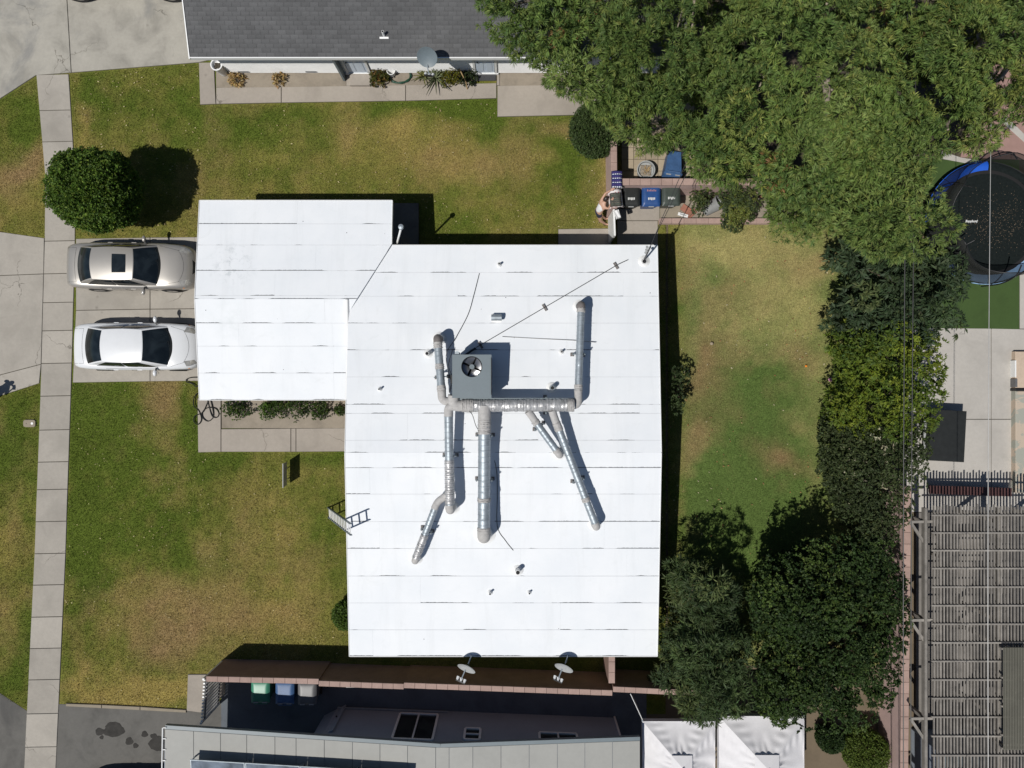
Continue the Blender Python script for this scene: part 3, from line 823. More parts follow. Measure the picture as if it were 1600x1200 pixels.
# ================================================================== ROOFTOP EQUIPMENT
def zr(p): return zmain(p[0], p[1]) + .01
def Groof(px, py, dz=0.0):
    """pixel -> point dz above the main roof"""
    z = 3.3
    for _ in range(5):
        p = G(px, py, z); z = zmain(p.x, p.y) + dz
    return G(px, py, z)
# ---- package unit
p0 = Groof(707, 621, 1.32); p1 = Groof(767, 555, 1.32); ztop = p1.z
zb = 3.32
unit = thing('rooftop_unit', 'grey square rooftop air conditioner with a round fan opening in its top', 'air conditioner', ((p0.x + p1.x) / 2, (p0.y + p1.y) / 2, zb))
fc = G(737, 573, ztop); fr = .345
x0, x1, y0, y1 = p0.x, p1.x, p0.y, p1.y
b = MB()
for (a, c_, d, e) in ((x0, x1, y0, y0 + .02), (x0, x1, y1 - .02, y1), (x0, x0 + .02, y0 + .021, y1 - .021), (x1 - .02, x1, y0 + .021, y1 - .021)):
    b.box(a, c_, d, e, zb + .12, ztop - .02)
b.box(x0 + .03, x1 - .03, y0 + .03, y1 - .03, zb + .12, zb + .2)
b.build('cabinet', M['galv_dark'], unit)
# top sheet with the fan hole
b = MB(); n = 48; ring = []; outer = []
for k in range(n):
    a = 2 * math.pi * k / n; ca, sa = math.cos(a), math.sin(a)
    ring.append((fc.x + fr * ca, fc.y + fr * sa))
    tx = ((x1 + .02 - fc.x) / ca) if ca > 1e-6 else (((x0 - .02 - fc.x) / ca) if ca < -1e-6 else 1e9)
    ty = ((y1 + .02 - fc.y) / sa) if sa > 1e-6 else (((y0 - .02 - fc.y) / sa) if sa < -1e-6 else 1e9)
    t = min(tx, ty); outer.append((fc.x + t * ca, fc.y + t * sa))
corn = [(x1 + .02, y1 + .02), (x0 - .02, y1 + .02), (x0 - .02, y0 - .02), (x1 + .02, y0 - .02)]
for cc in corn:                                   # snap nearest spoke to the corner
    k = min(range(n), key=lambda i: (outer[i][0] - cc[0]) ** 2 + (outer[i][1] - cc[1]) ** 2); outer[k] = cc
vs = [(*p, ztop) for p in ring] + [(*p, ztop) for p in outer] + [(*p, ztop - .04) for p in outer] + [(*p, ztop - .35) for p in ring]
fs = []
for k in range(n):
    l = (k + 1) % n
    fs += [(k, n + k, n + l, l), (n + k, 2 * n + k, 2 * n + l, n + l), (3 * n + k, k, l, 3 * n + l)]
b.add(vs, fs); fixnormals(b.build('top_panel', M['galv_dark'], unit))
b = MB(); b.lathe([(0, ztop - .36), (fr - .01, ztop - .36)], 32, Matrix.Translation((fc.x, fc.y, 0))); b.build('fan_well', M['dark'], unit)
b = MB(); b.tube([(fc.x, fc.y, ztop - .35), (fc.x, fc.y, ztop - .12)], .085, 16); fan = b.build('fan_hub', M['galv_dark'], unit, smooth=40)
for k in range(4):
    a0 = k * math.pi / 2 + .35
    b = MB()
    def bl(u, v, a0=a0):
        a = a0 + (u - .5) * (1.05 + .35 * v) ; r = .08 + v * (fr - .10)
        return (fc.x + r * math.cos(a), fc.y + r * math.sin(a), ztop - .22 + (u - .5) * .10)
    b.grid(6, 5, bl); b.build('fan_blade', M['alloy'], fan, smooth=60)
b = MB()
for r in (.33,): b.tube([(fc.x + r * math.cos(2 * math.pi * k / 40), fc.y + r * math.sin(2 * math.pi * k / 40), ztop + .008) for k in range(41)], .012, 5)
b.build('fan_ring', M['black_metal'], unit)
for (xa, ya) in ((x0 + .1, y0 + .1), (x1 - .1, y0 + .1), (x0 + .1, y1 - .1), (x1 - .1, y1 - .1)):
    b = MB(); b.box(xa - .06, xa + .06, ya - .06, ya + .06, zmain(xa, ya) + .012, zb + .125); b.build('foot', M['wood_grey'], unit)
b = MB(); b.box(x0 - .1, x0 - .025, y0 + .45, y0 + .75, zb + .45, zb + .85, .01); b.build('switch_box', M['black_metal'], unit)
b = MB()
for k in range(11): b.box(x1 + .001, x1 + .012, y0 + .08, y1 - .08, zb + .2 + k * .09, zb + .25 + k * .09)
b.build('louvre', M['black_metal'], unit)
b = MB(); b.tube([(x0 + .13, y1 + .07, zb + .3), (x0 + .13, y1 + .07, ztop - .06)], .07, 12); b.build('capacitor_can', M['galv'], unit, smooth=40)

# ---- ducts
def bez(pts, n=8, r=.25):
    """polyline with rounded corners"""
    pts = [Vector(p) for p in pts]; out = [pts[0]]
    for i in range(1, len(pts) - 1):
        a = pts[i] + (pts[i - 1] - pts[i]).normalized() * min(r, (pts[i - 1] - pts[i]).length * .49)
        c_ = pts[i] + (pts[i + 1] - pts[i]).normalized() * min(r, (pts[i + 1] - pts[i]).length * .49)
        for k in range(n + 1):
            t = k / n; out.append(a * (1 - t) ** 2 + pts[i] * 2 * t * (1 - t) + c_ * t ** 2)
    out.append(pts[-1]); return out
def ribbed(a, c_, r, pitch=.16, wob=0.0, n=24, ridge=.007):
    """straight run with standing seams (wob = wrinkled wrap)"""
    a = Vector(a); c_ = Vector(c_); L = (c_ - a).length; d = (c_ - a) / L
    path = []; rs = []
    s = 0.0
    while s < L:
        for ds, q in ((0, 0), (.35, 0), (.40, ridge), (.50, ridge), (.55, 0)):
            if s + ds * pitch < L:
                path.append(a + d * (s + ds * pitch)); rs.append(r + q + random.uniform(-wob, wob))
        s += pitch * random.uniform(.8, 1.2)
    path.append(c_); rs.append(r)
    b = MB(); b.tube(path, rs, n)
    if wob:
        b.v = [tuple(Vector(p) + Vector((random.uniform(-wob, wob), random.uniform(-wob, wob), random.uniform(-wob, wob)))) for p in b.v]
    return b
def duct(label, run, r, boot=True, runmat='galv', head=None, bands=(), supports=(), wob=0, name='roof_duct', bootmat='mastic', pitch=.16):
    a, c_ = Vector(run[0]), Vector(run[1])
    t = thing(name, label, 'duct', (c_.x, c_.y, zmain(c_.x, c_.y)), group='metal ducts on the white roof')
    ribbed(a, c_, r, wob=wob or .0016, pitch=pitch).build('pipe', M[runmat], t, smooth=24)
    d = (c_ - a).normalized()
    if boot:                                          # elbow into the roof
        e = c_ + d * r * 1.1
        path = bez([c_ - d * .02, e, (e.x, e.y, zmain(e.x, e.y) - .02)], 8, r * 1.15)
        MB().tube(path, r * 1.07, 18).build('elbow', M[bootmat], t, smooth=50)
        MB().lathe([(r * 1.9, .012), (r * 1.5, .03), (r * 1.12, .10), (r * 1.08, .16)], 20, Matrix.Translation((e.x, e.y, zmain(e.x, e.y)))).build('flashing', M['trim'], t, smooth=50)
    if head:                                          # rounded link at the upper end: list of points
        MB().tube(bez(head, 8, r * 1.4), r * 1.06, 18).build('elbow', M['mastic'], t, smooth=50)
    for f0, f1, m in bands:
        p = a.lerp(c_, f0); q = a.lerp(c_, f1)
        k = ribbed(p, q, r + .014, pitch=.07, wob=.009, ridge=.006); k.build('wrap_band', M[m], t, smooth=50)
    for f0 in supports:
        p = a.lerp(c_, f0); s = Vector((-d.y, d.x, 0)).normalized()
        b = MB()
        for k in (-1, 1):
            q = p + s * (k * (r + .05)); b.bar((q.x, q.y, zmain(q.x, q.y) + .012), (q.x, q.y, p.z + .02), .04, .04)
        q0 = p - s * (r + .1); q1 = p + s * (r + .1)
        b.bar((q0.x, q0.y, p.z - r - .025), (q1.x, q1.y, p.z - r - .025), .04, .04)
        b.build('support', M['galv_dark'], t)
        for k in (-1, 1):
            q = p + s * (k * (r + .07)); MB().box(q.x - .06, q.x + .06, q.y - .06, q.y + .06, zmain(q.x, q.y) + .012, zmain(q.x, q.y) + .06, .01).build('block', M['mastic_dark'], t)
    return t
DZ = .72
tr_a = Groof(722, 634, .78); tr_b = Groof(897, 633, .78)
t = duct('thick foil wrapped duct running sideways below the rooftop unit', (tr_a, tr_b), .205, boot=False, runmat='foil', wob=.011, bands=((.0, .1, 'mastic'), (.94, 1.0, 'mastic')), supports=(.2, .75), name='trunk_duct', pitch=.10)
MB().tube(bez([tr_a + Vector((.05, 0, 0)), tr_a + Vector((-.30, 0, 0)), tr_a + Vector((-.28, .36, .05))], 8, .28), .19, 18).build('elbow', M['mastic'], t, smooth=50)
MB().box(tr_a.x - .1, tr_b.x + .02, tr_a.y + .16, tr_a.y + .26, tr_a.z - .2, tr_a.z + .02).build('backing_board', M['galv_dark'], t)
a = Groof(690, 612, DZ); c_ = Groof(684, 535, DZ)
duct('narrow duct with dark end elbow left of the rooftop unit', (a, c_), .135, head=[a + Vector((0, .05, 0)), a + Vector((.02, -.32, 0)), a + Vector((.52, -.33, 0))], bootmat='mastic_dark', bands=((.0, .12, 'mastic'), (.45, .56, 'mastic'), (.88, 1, 'mastic')), supports=(.3,))
a = Groof(903.5, 612, DZ); c_ = Groof(908, 482, DZ)
duct('long narrow duct rising north from the right end of the trunk duct', (a, c_), .125, head=[a + Vector((0, .05, 0)), a + Vector((0, -.45, .02)), a + Vector((-.36, -.47, .06))], bootmat='mastic_dark', bands=((.0, .08, 'mastic'), (.95, 1, 'mastic')), supports=(.45,))
a = Groof(701, 648, DZ); c_ = Groof(703, 790, DZ)
duct('leftmost of the two straight ducts running south, its lower half wrapped', (a, c_), .145, head=[a + Vector((0, -.05, 0)), a + Vector((0, .28, .02)), a + Vector((.34, .30, .06))], bands=((.5, .98, 'foil'),), supports=(.46,))
a = Groof(681, 790, .58); c_ = Groof(650, 872, .48)
duct('short slanting branch duct at lower left ending nearest the ladder', (a, c_), .115, head=[a + Vector((-.05, -.1, 0)), a + Vector((.06, .14, .03)), a + Vector((.38, .36, .1))], bands=((.55, 1, 'foil'),), supports=(.5,))
a = Groof(757, 655, DZ + .05); c_ = Groof(756, 830, DZ + .05)
duct('thickest straight duct running south from below the rooftop unit', (a, c_), .205, head=[a + Vector((0, -.05, 0)), a + Vector((0, .46, 0))], bands=((.0, .13, 'mastic'), (.70, .735, 'mastic'), (.965, 1.0, 'mastic')), supports=(.15, .55), pitch=.2)
a = Groof(836, 658, DZ); c_ = Groof(871, 706, .6)
duct('short slanting duct below the trunk duct, first of the slanting pair', (a, c_), .12, head=[a + Vector((.03, -.05, 0)), a + Vector((-.1, .16, 0)), a + Vector((-.24, .34, .05))], bands=((.0, .1, 'mastic'), (.92, 1, 'mastic')), supports=(.2,))
a = Groof(869, 660, DZ); c_ = Groof(930, 818, .58)
duct('long slanting duct reaching down to the right from the trunk duct', (a, c_), .125, head=[a + Vector((.02, -.05, 0)), a + Vector((-.04, .10, 0)), a + Vector((-.14, .40, .06))], bands=((.0, .08, 'mastic'), (.74, .78, 'mastic')), supports=(.58,))

# ---- small vents, conduit and cables on the roof
def vent(label, px, py, r, h, capped=False, mat='trim', lean=(0, 0)):
    p = Groof(px, py, 0)
    t = thing('roof_vent', label, 'vent', tuple(p), group='vent pipes through the white roof')
    b = MB(); b.tube([p - Vector((0, 0, .05)), p + Vector((lean[0] * .8, lean[1] * .8, h * .8)), p + Vector((lean[0], lean[1], h))], [r, r, r * .96], 12); b.build('pipe', M[mat], t, smooth=40)
    MB().lathe([(r * 2.4, .012), (r * 2, .03), (r * 1.1, .09)], 16, Matrix.Translation(p)).build('flashing', M['trim'], t, smooth=50)
    q = p + Vector((lean[0], lean[1], h))
    if capped:
        MB().lathe([(0, .11), (r * 1.0, .10), (r * 1.5, .04), (r * 1.5, .0), (0, 0)], 16, Matrix.Translation(q)).build('cap', M['galv'], t, smooth=30)
    else:
        MB().lathe([(r * .8, .006), (0, .006)], 12, Matrix.Translation(q)).build('bore', M['dark'], t)
vent('tiny vent pipe near the top edge of the white roof', 780, 414, .04, .26)
vent('white vent stub beside the left duct of the rooftop unit', 669, 553, .07, .35)
vent('tiny vent pipe left of the long north duct', 877, 550, .04, .26)
vent('grey vent pipe just above the trunk duct', 862, 606, .08, .42, mat='galv')
vent('tiny vent pipe at the west side of the white roof', 594, 608, .035, .24)
vent('white vent pipe at the lower middle of the roof near the cable end', 809, 890, .085, .4)
vent('tiny vent pipe left of the pair at the lower roof', 766, 925, .04, .26)
vent('tiny vent pipe right of the pair at the lower roof', 827, 925, .035, .2)
vent('short vent stub at the base of the wire mast', 1006, 409, .09, .1)
p = Groof(776, 497, 0)
t = thing('box_vent', 'small metal hooded vent north of the rooftop unit', 'vent', tuple(p))
b = MB(); b.box(p.x - .14, p.x + .14, p.y - .09, p.y + .09, p.z - .03, p.z + .2); b.build('duct_neck', M['trim'], t)
b = MB(); b.lathe([(.11, -.18), (.11, .18)], 14, Matrix.Translation((p.x, p.y, p.z + .2)) @ Matrix.Rotation(math.pi / 2, 4, 'Y'), 0, 2 * math.pi); b.build('hood', M['galv'], t, smooth=40)
b = MB(); b.box(p.x - .17, p.x + .17, p.y - .16, p.y + .14, p.z + .01, p.z + .025); b.build('flashing', M['trim'], t)
# leaning flue beside the garage wing
pb = Vector((GE - .2, 4.99, .1)); pk_ = Vector((GE + .12, 4.99, 2.3)); pt = G(627, 355, 3.3)
t = thing('flue_pipe', 'pale leaning flue pipe in the shaded corner of the garage wing', 'flue', tuple(pb))
MB().tube([pb, Vector((pb.x, pb.y, 1.9)), pk_, pt], .04, 12).build('pipe', M['trim'], t, smooth=40)
MB().lathe([(0, .13), (.085, .11), (.1, .02), (.06, -.03)], 14, Matrix.Translation(pt)).build('cap', M['galv'], t, smooth=35)
# conduit on blocks
c0 = Groof(744, 543, .09); c1 = Groof(966, 413, .09); c2 = Groof(981, 406, .07)
t = thing('conduit', 'straight dark conduit from the rooftop unit to the upper right roof', 'conduit', tuple(c0))
MB().tube([c0, c0.lerp(c1, .25), c0.lerp(c1, .5), c0.lerp(c1, .75), c1, c2], .014, 6).build('pipe', M['wire'], t)
for f0 in (.03, .48, .985):
    q = c0.lerp(c1, f0); d = (c1 - c0).normalized(); s = Vector((-d.y, d.x, 0))
    MB().bar(q + s * .13 - Vector((0, 0, .055)), q - s * .13 - Vector((0, 0, .055)), .08, .08).build('support_block', M['mastic_dark'], t)
MB().bar(c0 + Vector((-.02, -.02, 0)), c0 + Vector((-.48, -.34, .12)), .07, .07).build('flexible_end', M['black_metal'], t)
def cable(label, pts, r=.01, name='roof_cable', mat='wire'):
    P = [Groof(a, c_, dz) for a, c_, dz in pts]
    out = []
    for i in range(len(P) - 1):                       # catmull-rom
        p0 = P[max(i - 1, 0)]; p1 = P[i]; p2 = P[i + 1]; p3 = P[min(i + 2, len(P) - 1)]
        for k in range(6):
            t = k / 6; out.append(.5 * ((2 * p1) + (p2 - p0) * t + (2 * p0 - 5 * p1 + 4 * p2 - p3) * t * t + (3 * p1 - p0 - 3 * p2 + p3) * t ** 3))
    out.append(P[-1]); b = MB(); b.tube(out, r, 6)
    return tag(b.build(name, M[mat], smooth=60), label, 'cable')
cable('thin black cable from the rooftop unit to the upper roof', [(749, 427, .02), (740, 462, .03), (731, 492, .03), (712, 528, .05), (697, 556, .12), (705, 600, .3), (702, 613, .25), (706, 590, .35), (701, 570, .2), (708, 545, .15)], .011)
cable('thin black cable curving down the roof beside the thickest duct', [(713, 622, .5), (716, 635, .9), (736, 645, .85), (745, 668, .55), (762, 690, .05), (775, 730, .02), (777, 770, .02), (777, 822, .02), (790, 845, .02), (802, 860, .02)], .011)
cable('pale thin rod lying on the roof between unit and north duct', [(785, 526, .03), (840, 529, .03), (900, 532, .05), (931, 535, .08)], .013, 'roof_rod', 'wire_light')
# service mast
mb_ = Groof(1006, 407, .08); mt = G(1016, 386, 4.3)
t = thing('service_mast', 'slim wire mast at the upper right corner of the white roof', 'mast', tuple(mb_))
MB().tube([mb_, mt], .03, 8).build('pole', M['black_metal'], t)
for k in range(3):
    q = mb_.lerp(mt, .55 + k * .2); MB().lathe([(0, -.03), (.04, -.03), (.05, 0), (.04, .03), (0, .03)], 8, Matrix.Translation(q + Vector((-.05 - .02 * k, .02, 0)))).build('insulator', M['pale_tub'], t)
def wire(label, a, c_, sag, r, mat='wire'):
    a = Vector(a); c_ = Vector(c_)
    pts = [a.lerp(c_, k / 24) - Vector((0, 0, sag * 4 * (k / 24) * (1 - k / 24))) for k in range(25)]
    b = MB(); b.tube(pts, r, 6)
    return tag(b.build('overhead_wire', M[mat]), label, 'wire', 'overhead wires')
wire('service wire from the roof mast passing over the blue bin', mt, G(1110, 170, 6.2), .25, .011)
wire('service wire from the roof mast passing over the dark green bin', mt - Vector((0, 0, .15)), G(1126, 170, 6.1), .3, .011)
wire('left one of two dark overhead wires above the tall hedge', G(1423, -300, 5.6), G(1413, 1500, 5.6), .2, .015)
wire('right one of two dark overhead wires above the tall hedge', G(1438, -300, 5.5), G(1424, 1500, 5.5), .2, .013)
wire('pale overhead wire crossing above the trampoline', G(1557, -300, 6.3), G(1546, 1500, 6.3), .2, .010, 'wire_light')

# ---- satellite dishes
def dish(label, c_, n, r, foot, lnb, mat='pale_tub'):
    c_ = Vector(c_); n = Vector(n).normalized()
    t = thing('satellite_dish', label, 'satellite dish', tuple(foot), group='satellite dishes on the eaves')
    R = n.to_track_quat('Z', 'Y').to_matrix().to_4x4()
    Mx = Matrix.Translation(c_) @ R
    prof = [(0, 0), (r * .4, r * .04), (r * .75, r * .13), (r, r * .24)]
    b = MB(); b.lathe(prof + [(r * 1.01, r * .22), (r * .75, r * .09), (r * .4, -.01), (0, -.02)], 28, Mx); b.build('reflector', M[mat], t, smooth=50)
    foot = Vector(foot); back = c_ - n * .1
    MB().tube(bez([foot, (foot.x, foot.y, back.z - .12), back], 6, .15), .022, 8).build('mast', M['galv'], t, smooth=50)
    low = c_ + Mx.to_3x3() @ Vector((0, -r * .75, r * .1))
    lb = Vector(lnb)
    MB().bar(low, lb, .035, .045).build('feed_arm', M['galv'], t)
    s = n.cross(Vector((0, 0, 1))).normalized()
    MB().bar(lb - s * .17, lb + s * .17, .05, .05).build('feed_bracket', M['black_metal'], t)
    for k in (-1, 0, 1):
        q = lb + s * (k * .13); MB().tube([q, q - n * .12], [.04, .055], 10).build('feed_horn', M['trim'], t, smooth=40)
    return t
nn = Vector((-.34, -.72, .60))
for lab, px, py in (('eave satellite dish on the left, facing the boundary wall', 730, 1042), ('eave satellite dish on the right, facing the boundary wall', 882, 1041)):
    c_ = G(px, py, 3.05); dish(lab, c_, nn, .33, (c_.x + .12, ES + .03, 2.72), c_ + Vector((-.24, -.52, -.03)))
c_ = G(668, 88, 3.0)
dish('grey satellite dish on the eave of the grey shingled house', c_, (-.10, -.74, .66), .36, (c_.x + .05, c_.y + .25, 2.55), c_ + Vector((.03, -.62, -.12)), 'galv_dark')

# ---- ladder
la, lb = Vector((-7.16, -5.02, .02)), Vector((-5.36, -4.84, 4.15))
t = thing('ladder', 'aluminium ladder leaning on the west edge of the white roof', 'ladder', tuple(la))
d = (lb - la).normalized(); s = Vector((-.05, 1, 0)).normalized() * .19
for k in (-1, 1): MB().bar(la + s * k, lb + s * k, .03, .075, up=d.cross(s)).build('rail', M['galv_dark'], t)
n = 14
for i in range(n):
    q = la.lerp(lb, (i + .6) / n); MB().bar(q - s * .92, q + s * .92, .05, .028, up=d.cross(s)).build('rung', M['trim'], t)
for k in (-1, 1): MB().box(la.x + s.x * k - .04, la.x + s.x * k + .05, la.y + s.y * k - .035, la.y + s.y * k + .035, .0, .035).build('foot', M['rubber'], t)

# ================================================================== CARS
def sedan(name, label, loc, paint, L=4.8, W=1.78, xr0=-1.82, xr1=-1.05, xf1=.48, xf0=1.3, roof_z=1.42, sunroof=False, rz=0.0, rear=1.0, group=None, body_up=0.0, wr=.33, xw=(-1.38, 1.42)):
    t = thing(name, label, 'car', loc, rz, group)
    hl = L / 2; hw = W / 2; u_ = body_up
    st = [(-hl, .66, .60), (-hl + .03, .78, .74), (-hl + .12, .86, .88), (-hl + .30, .92, .955), (-hl + .6, .965, .985), (-1.3, .99, .97), (-.6, 1.0, .95), (.2, 1.0, .94), (.9, .995, .95), (1.35, .98, .965),
          (1.6, .965, .925), (1.85, .95, .88), (hl - .32, .91, .80), (hl - .18, .85, .73), (hl - .07, .74, .64), (hl - .01, .58, .54), (hl, .50, .46)]
    st = [(x, a * hw, z + u_) for x, a, z in st]
    def zt(x):
        for (xa, _, za), (xb, _, zb_) in zip(st, st[1:]):
            if xa <= x <= xb: return za + (zb_ - za) * (x - xa) / (xb - xa)
        return st[0][2] if x < st[0][0] else st[-1][2]
    def hwx(x):
        for (xa, a, _), (xb, b_, _) in zip(st, st[1:]):
            if xa <= x <= xb: return a + (b_ - a) * (x - xa) / (xb - xa)
        return st[0][1]
    def zs(x, y):                                  # top surface height
        f = abs(y) / hwx(x)
        tab = [(0, .035), (.45, .026), (.7, .008), (.86, -.022), (.95, -.07), (1.0, -.16)]
        for (fa, a), (fb, b_) in zip(tab, tab[1:]):
            if f <= fb: return zt(x) + a + (b_ - a) * (f - fa) / (fb - fa)
        return zt(x) - .16
    fine = []
    for (xa, a, za), (xb, b_, zb_) in zip(st, st[1:]):
        m = max(1, int((xb - xa) / .15))
        fine += [(xa + (xb - xa) * k / m, a + (b_ - a) * k / m, za + (zb_ - za) * k / m) for k in range(m)]
    fine.append(st[-1])
    half = [(0, .035), (.25, .032), (.45, .026), (.6, .018), (.7, .008), (.8, -.008), (.86, -.022), (.92, -.046), (.965, -.085), (.99, -.14), (1.0, -.22)]
    b = MB(); rows = []
    for x, h_, z in fine:
        low = min(.24, z - .2) + u_ * .8
        prof = [(f * h_, z + dz) for f, dz in half] + [(h_, low + .2 if z - .22 > low + .2 else z - .23), (h_ * .985, low), (h_ * .9, low - .05), (0, low - .06)]
        ring = [(x, y, zz) for y, zz in prof] + [(x, -y, zz) for y, zz in prof[-2:0:-1]]
        rows.append(ring)
    n = len(rows[0])
    vs = [p for r_ in rows for p in r_]
    fs = [(i * n + k, (i + 1) * n + k, (i + 1) * n + (k + 1) % n, i * n + (k + 1) % n) for i in range(len(rows) - 1) for k in range(n)]
    fs += [tuple(range(n)), tuple(range((len(rows) - 1) * n + n - 1, (len(rows) - 1) * n - 1, -1))]
    b.add(vs, fs); body = fixnormals(b.build('body', paint, t, smooth=35, local=True))
    # greenhouse
    hb, ht = hw * .885, hw * .66
    zbR, zbF = zt(xr0) + .0, zt(xf0) + .0
    bowf, bowr = .17, .10
    def lerp(a, c_, k): return a + (c_ - a) * k
    def ws(u, v):                                  # windshield: u -1..1, v 0 base..1 roof
        y = lerp(hb * .97, ht, v) * u
        return Vector((lerp(xf0, xf1, v) + lerp(.02, 0, v) - lerp(bowf, .06, v) * u * u, y, lerp(zs(xf0, 0) - .01, roof_z, v) + .05 * math.sin(math.pi * v) - lerp(.06, .055, v) * u * u))
    def rg(u, v):
        y = lerp(hb * .9, ht, v) * u
        return Vector((lerp(xr0, xr1, v) + lerp(bowr, .05, v) * u * u, y, lerp(zs(xr0, 0) - .01, roof_z, v) + .05 * math.sin(math.pi * v) - lerp(.05, .055, v) * u * u))
    def rf(u, w):
        a = rg(u, 1); c_ = ws(u, 1); p = a.lerp(c_, w); p.z += .035 * math.sin(math.pi * w); p.y *= 1 + .05 * math.sin(math.pi * w); return p
    def sd(s, w, v):
        a = rg(s, v); c_ = ws(s, v); p = a.lerp(c_, w)
        p.y = s * lerp(lerp(abs(a.y), abs(c_.y), w) * (1 + .03 * math.sin(math.pi * w)) , abs(p.y) * (1 + .05 * math.sin(math.pi * w)), v) if v > 0 else s * abs(p.y) * (1 + .035 * math.sin(math.pi * w))
        p.z += .035 * math.sin(math.pi * w) * v
        if v == 0: p.z = min(p.z, zs(p.x, p.y)) - .02
        return p
    shell = MB()
    shell.grid(16, 8, lambda i, j: tuple(ws(i * 2 - 1, j)))
    shell.grid(16, 8, lambda i, j: tuple(rg(1 - i * 2, j)))
    shell.grid(16, 16, lambda i, j: tuple(rf(i * 2 - 1, j)))
    for s in (-1, 1): shell.grid(16, 8, lambda i, j, s=s: tuple(sd(s, i, j)))
    fixnormals(shell.build('roof', paint, t, smooth=40, local=True))
    def patch(fn, u0, u1, v0, v1, nm, mat, par, out=.007, nu=14, nv=8, rnd=0):
        b = MB()
        def f(i, j):
            u = lerp(u0, u1, i); v = lerp(v0, v1, j)
            p = Vector(fn(u, v)); e = .01
            du = Vector(fn(u + e, v)) - Vector(fn(u - e, v)); dv = Vector(fn(u, v + e)) - Vector(fn(u, v - e))
            nrm = du.cross(dv)
            if nrm.length < 1e-9: nrm = Vector((0, 0, 1))
            nrm.normalize()
            cen = Vector((0, 0, .8))
            if nrm.dot(p - cen) < 0: nrm = -nrm
            return tuple(p + nrm * out)
        b.grid(nu, nv, f)
        return b.build(nm, mat, par, smooth=60, local=True)
    gl = M['car_glass']
    wsp = patch(ws, -.92, .92, .03, .97, 'windshield', gl, t)
    patch(ws, -.90, .90, .0, .07, 'cowl', M['black_plastic'], t, .012)
    patch(rg, -.93, .93, .04, .97, 'rear_window', gl, t)
    for s in (-1, 1):
        patch(lambda u, v, s=s: sd(s, u, v), .10, .478, .06, .93, 'side_window', gl, t, .022)
        patch(lambda u, v, s=s: sd(s, u, v), .508, .88, .06, .93, 'side_window', gl, t, .022)
    if sunroof:
        patch(rf, -.56, .56, .52, .84, 'sunroof', gl, t, .006)
    # seams on bonnet and boot
    def seam(pts, nm='panel_seam'):
        b = MB(); b.tube([(x, y, zs(x, y) + .001) for x, y in pts], .005, 5); b.build(nm, M['black_plastic'], body, local=True)
    for s in (-1, 1):
        seam([(xf0 - .05 + k * (hl - .42 - xf0) / 8, s * hwx(xf0 - .05 + k * (hl - .42 - xf0) / 8) * (.86 - .02 * k)) for k in range(9)])
    seam([(hl - .33 - .18 * (k / 8 - 1) ** 2 * 1.0, -.66 * hw + k * .66 * hw / 8) for k in range(17)])
    seam([(xr0 - .10 + .05 * (k / 8 - 1) ** 2, -.72 * hw + k * .72 * hw / 8) for k in range(17)])
    for s in (-1, 1): seam([(xr0 - .05 - k * .05, s * hw * .73) for k in range(9)])
    for s in (-1, 1):                                  # door gaps and sill line on the flanks
        for xd in (-1.02, -.12, .86):
            b = MB(); b.tube([(xd, s * (hwx(xd) * 1.001), zt(xd) - .13), (xd + .02, s * (hwx(xd) + .001), .62 + u_), (xd + .03, s * (hwx(xd) + .001), .36 + u_)], .006, 5); b.build('door_gap', M['black_plastic'], body, local=True)
        b = MB(); b.tube([(x, s * hwx(x) * .935, zs(x, hwx(x) * .935) + .002) for x in [-1.05 + k * .19 for k in range(11)]], .006, 5); b.build('belt_trim', M['black_plastic'], body, local=True)
    # lamps, grille, plate
    for s in (-1, 1):
        b = MB()
        def hlf(u, v, s=s):
            x = hl - .40 + u * .33 - v * .10; y = hwx(x) * (.985 - v * .34) * s
            return (x, y, zs(x, abs(y)) + .006)
        b.grid(8, 5, hlf); b.build('headlight', M['lamp_clear'], t, smooth=60, local=True)
        b = MB(); b.grid(3, 3, lambda u, v, s=s: (hl - .46 + u * .1, s * hwx(hl - .4) * (1.0 - v * .06), zs(hl - .4, hwx(hl - .4)) + .02 + v * .05)); b.build('indicator', M['lamp_amber'], t, local=True)
        b = MB()
        def tl(u, v, s=s):
            x = -hl + .05 + u * .36; y = hwx(x) * (1.004 - v * .05) * s
            return (x, y, zs(x, abs(y)) - .06 + v * .05)
        b.grid(8, 3, tl); b.build('tail_light', M['lamp_red'], t, smooth=60, local=True)
        # mirror
        b = MB(); b.ball((xf0 - .62, s * (hw + .11), 1.0 + u_), .075, .125, .07, 12, 8); m_ = b.build('mirror', paint, t, smooth=60, local=True)
        MB().bar((xf0 - .58, s * hw * .90, .96 + u_), (xf0 - .60, s * (hw + .05), .98 + u_), .05, .04).build('mirror_arm', M['black_plastic'], m_, local=True)
        for xh in (-.72, .18): MB().bar((xh - .09, s * (hw - .008), .80 + u_), (xh + .09, s * (hw - .008), .80 + u_), .03, .03).build('door_handle', paint, t, local=True)
    b = MB(); b.grid(10, 3, lambda u, v: (hl - .10 + .05 * math.sin(math.pi * u) + v * .06, (u - .5) * hw * .95, zt(hl - .1) + .01 - v * .12)); b.build('grille', M['black_plastic'], t, local=True)
    for y in (-.28, .22):
        MB().tube([(xf0 - .03, y, zs(xf0, 0) + .015), tuple(ws((y + .5) / hb, .12) + Vector((.01, 0, .02))), tuple(ws((y + .42) / hb, .16) + Vector((.0, 0, .02)))], .009, 5).build('wiper', M['black_plastic'], t, local=True)
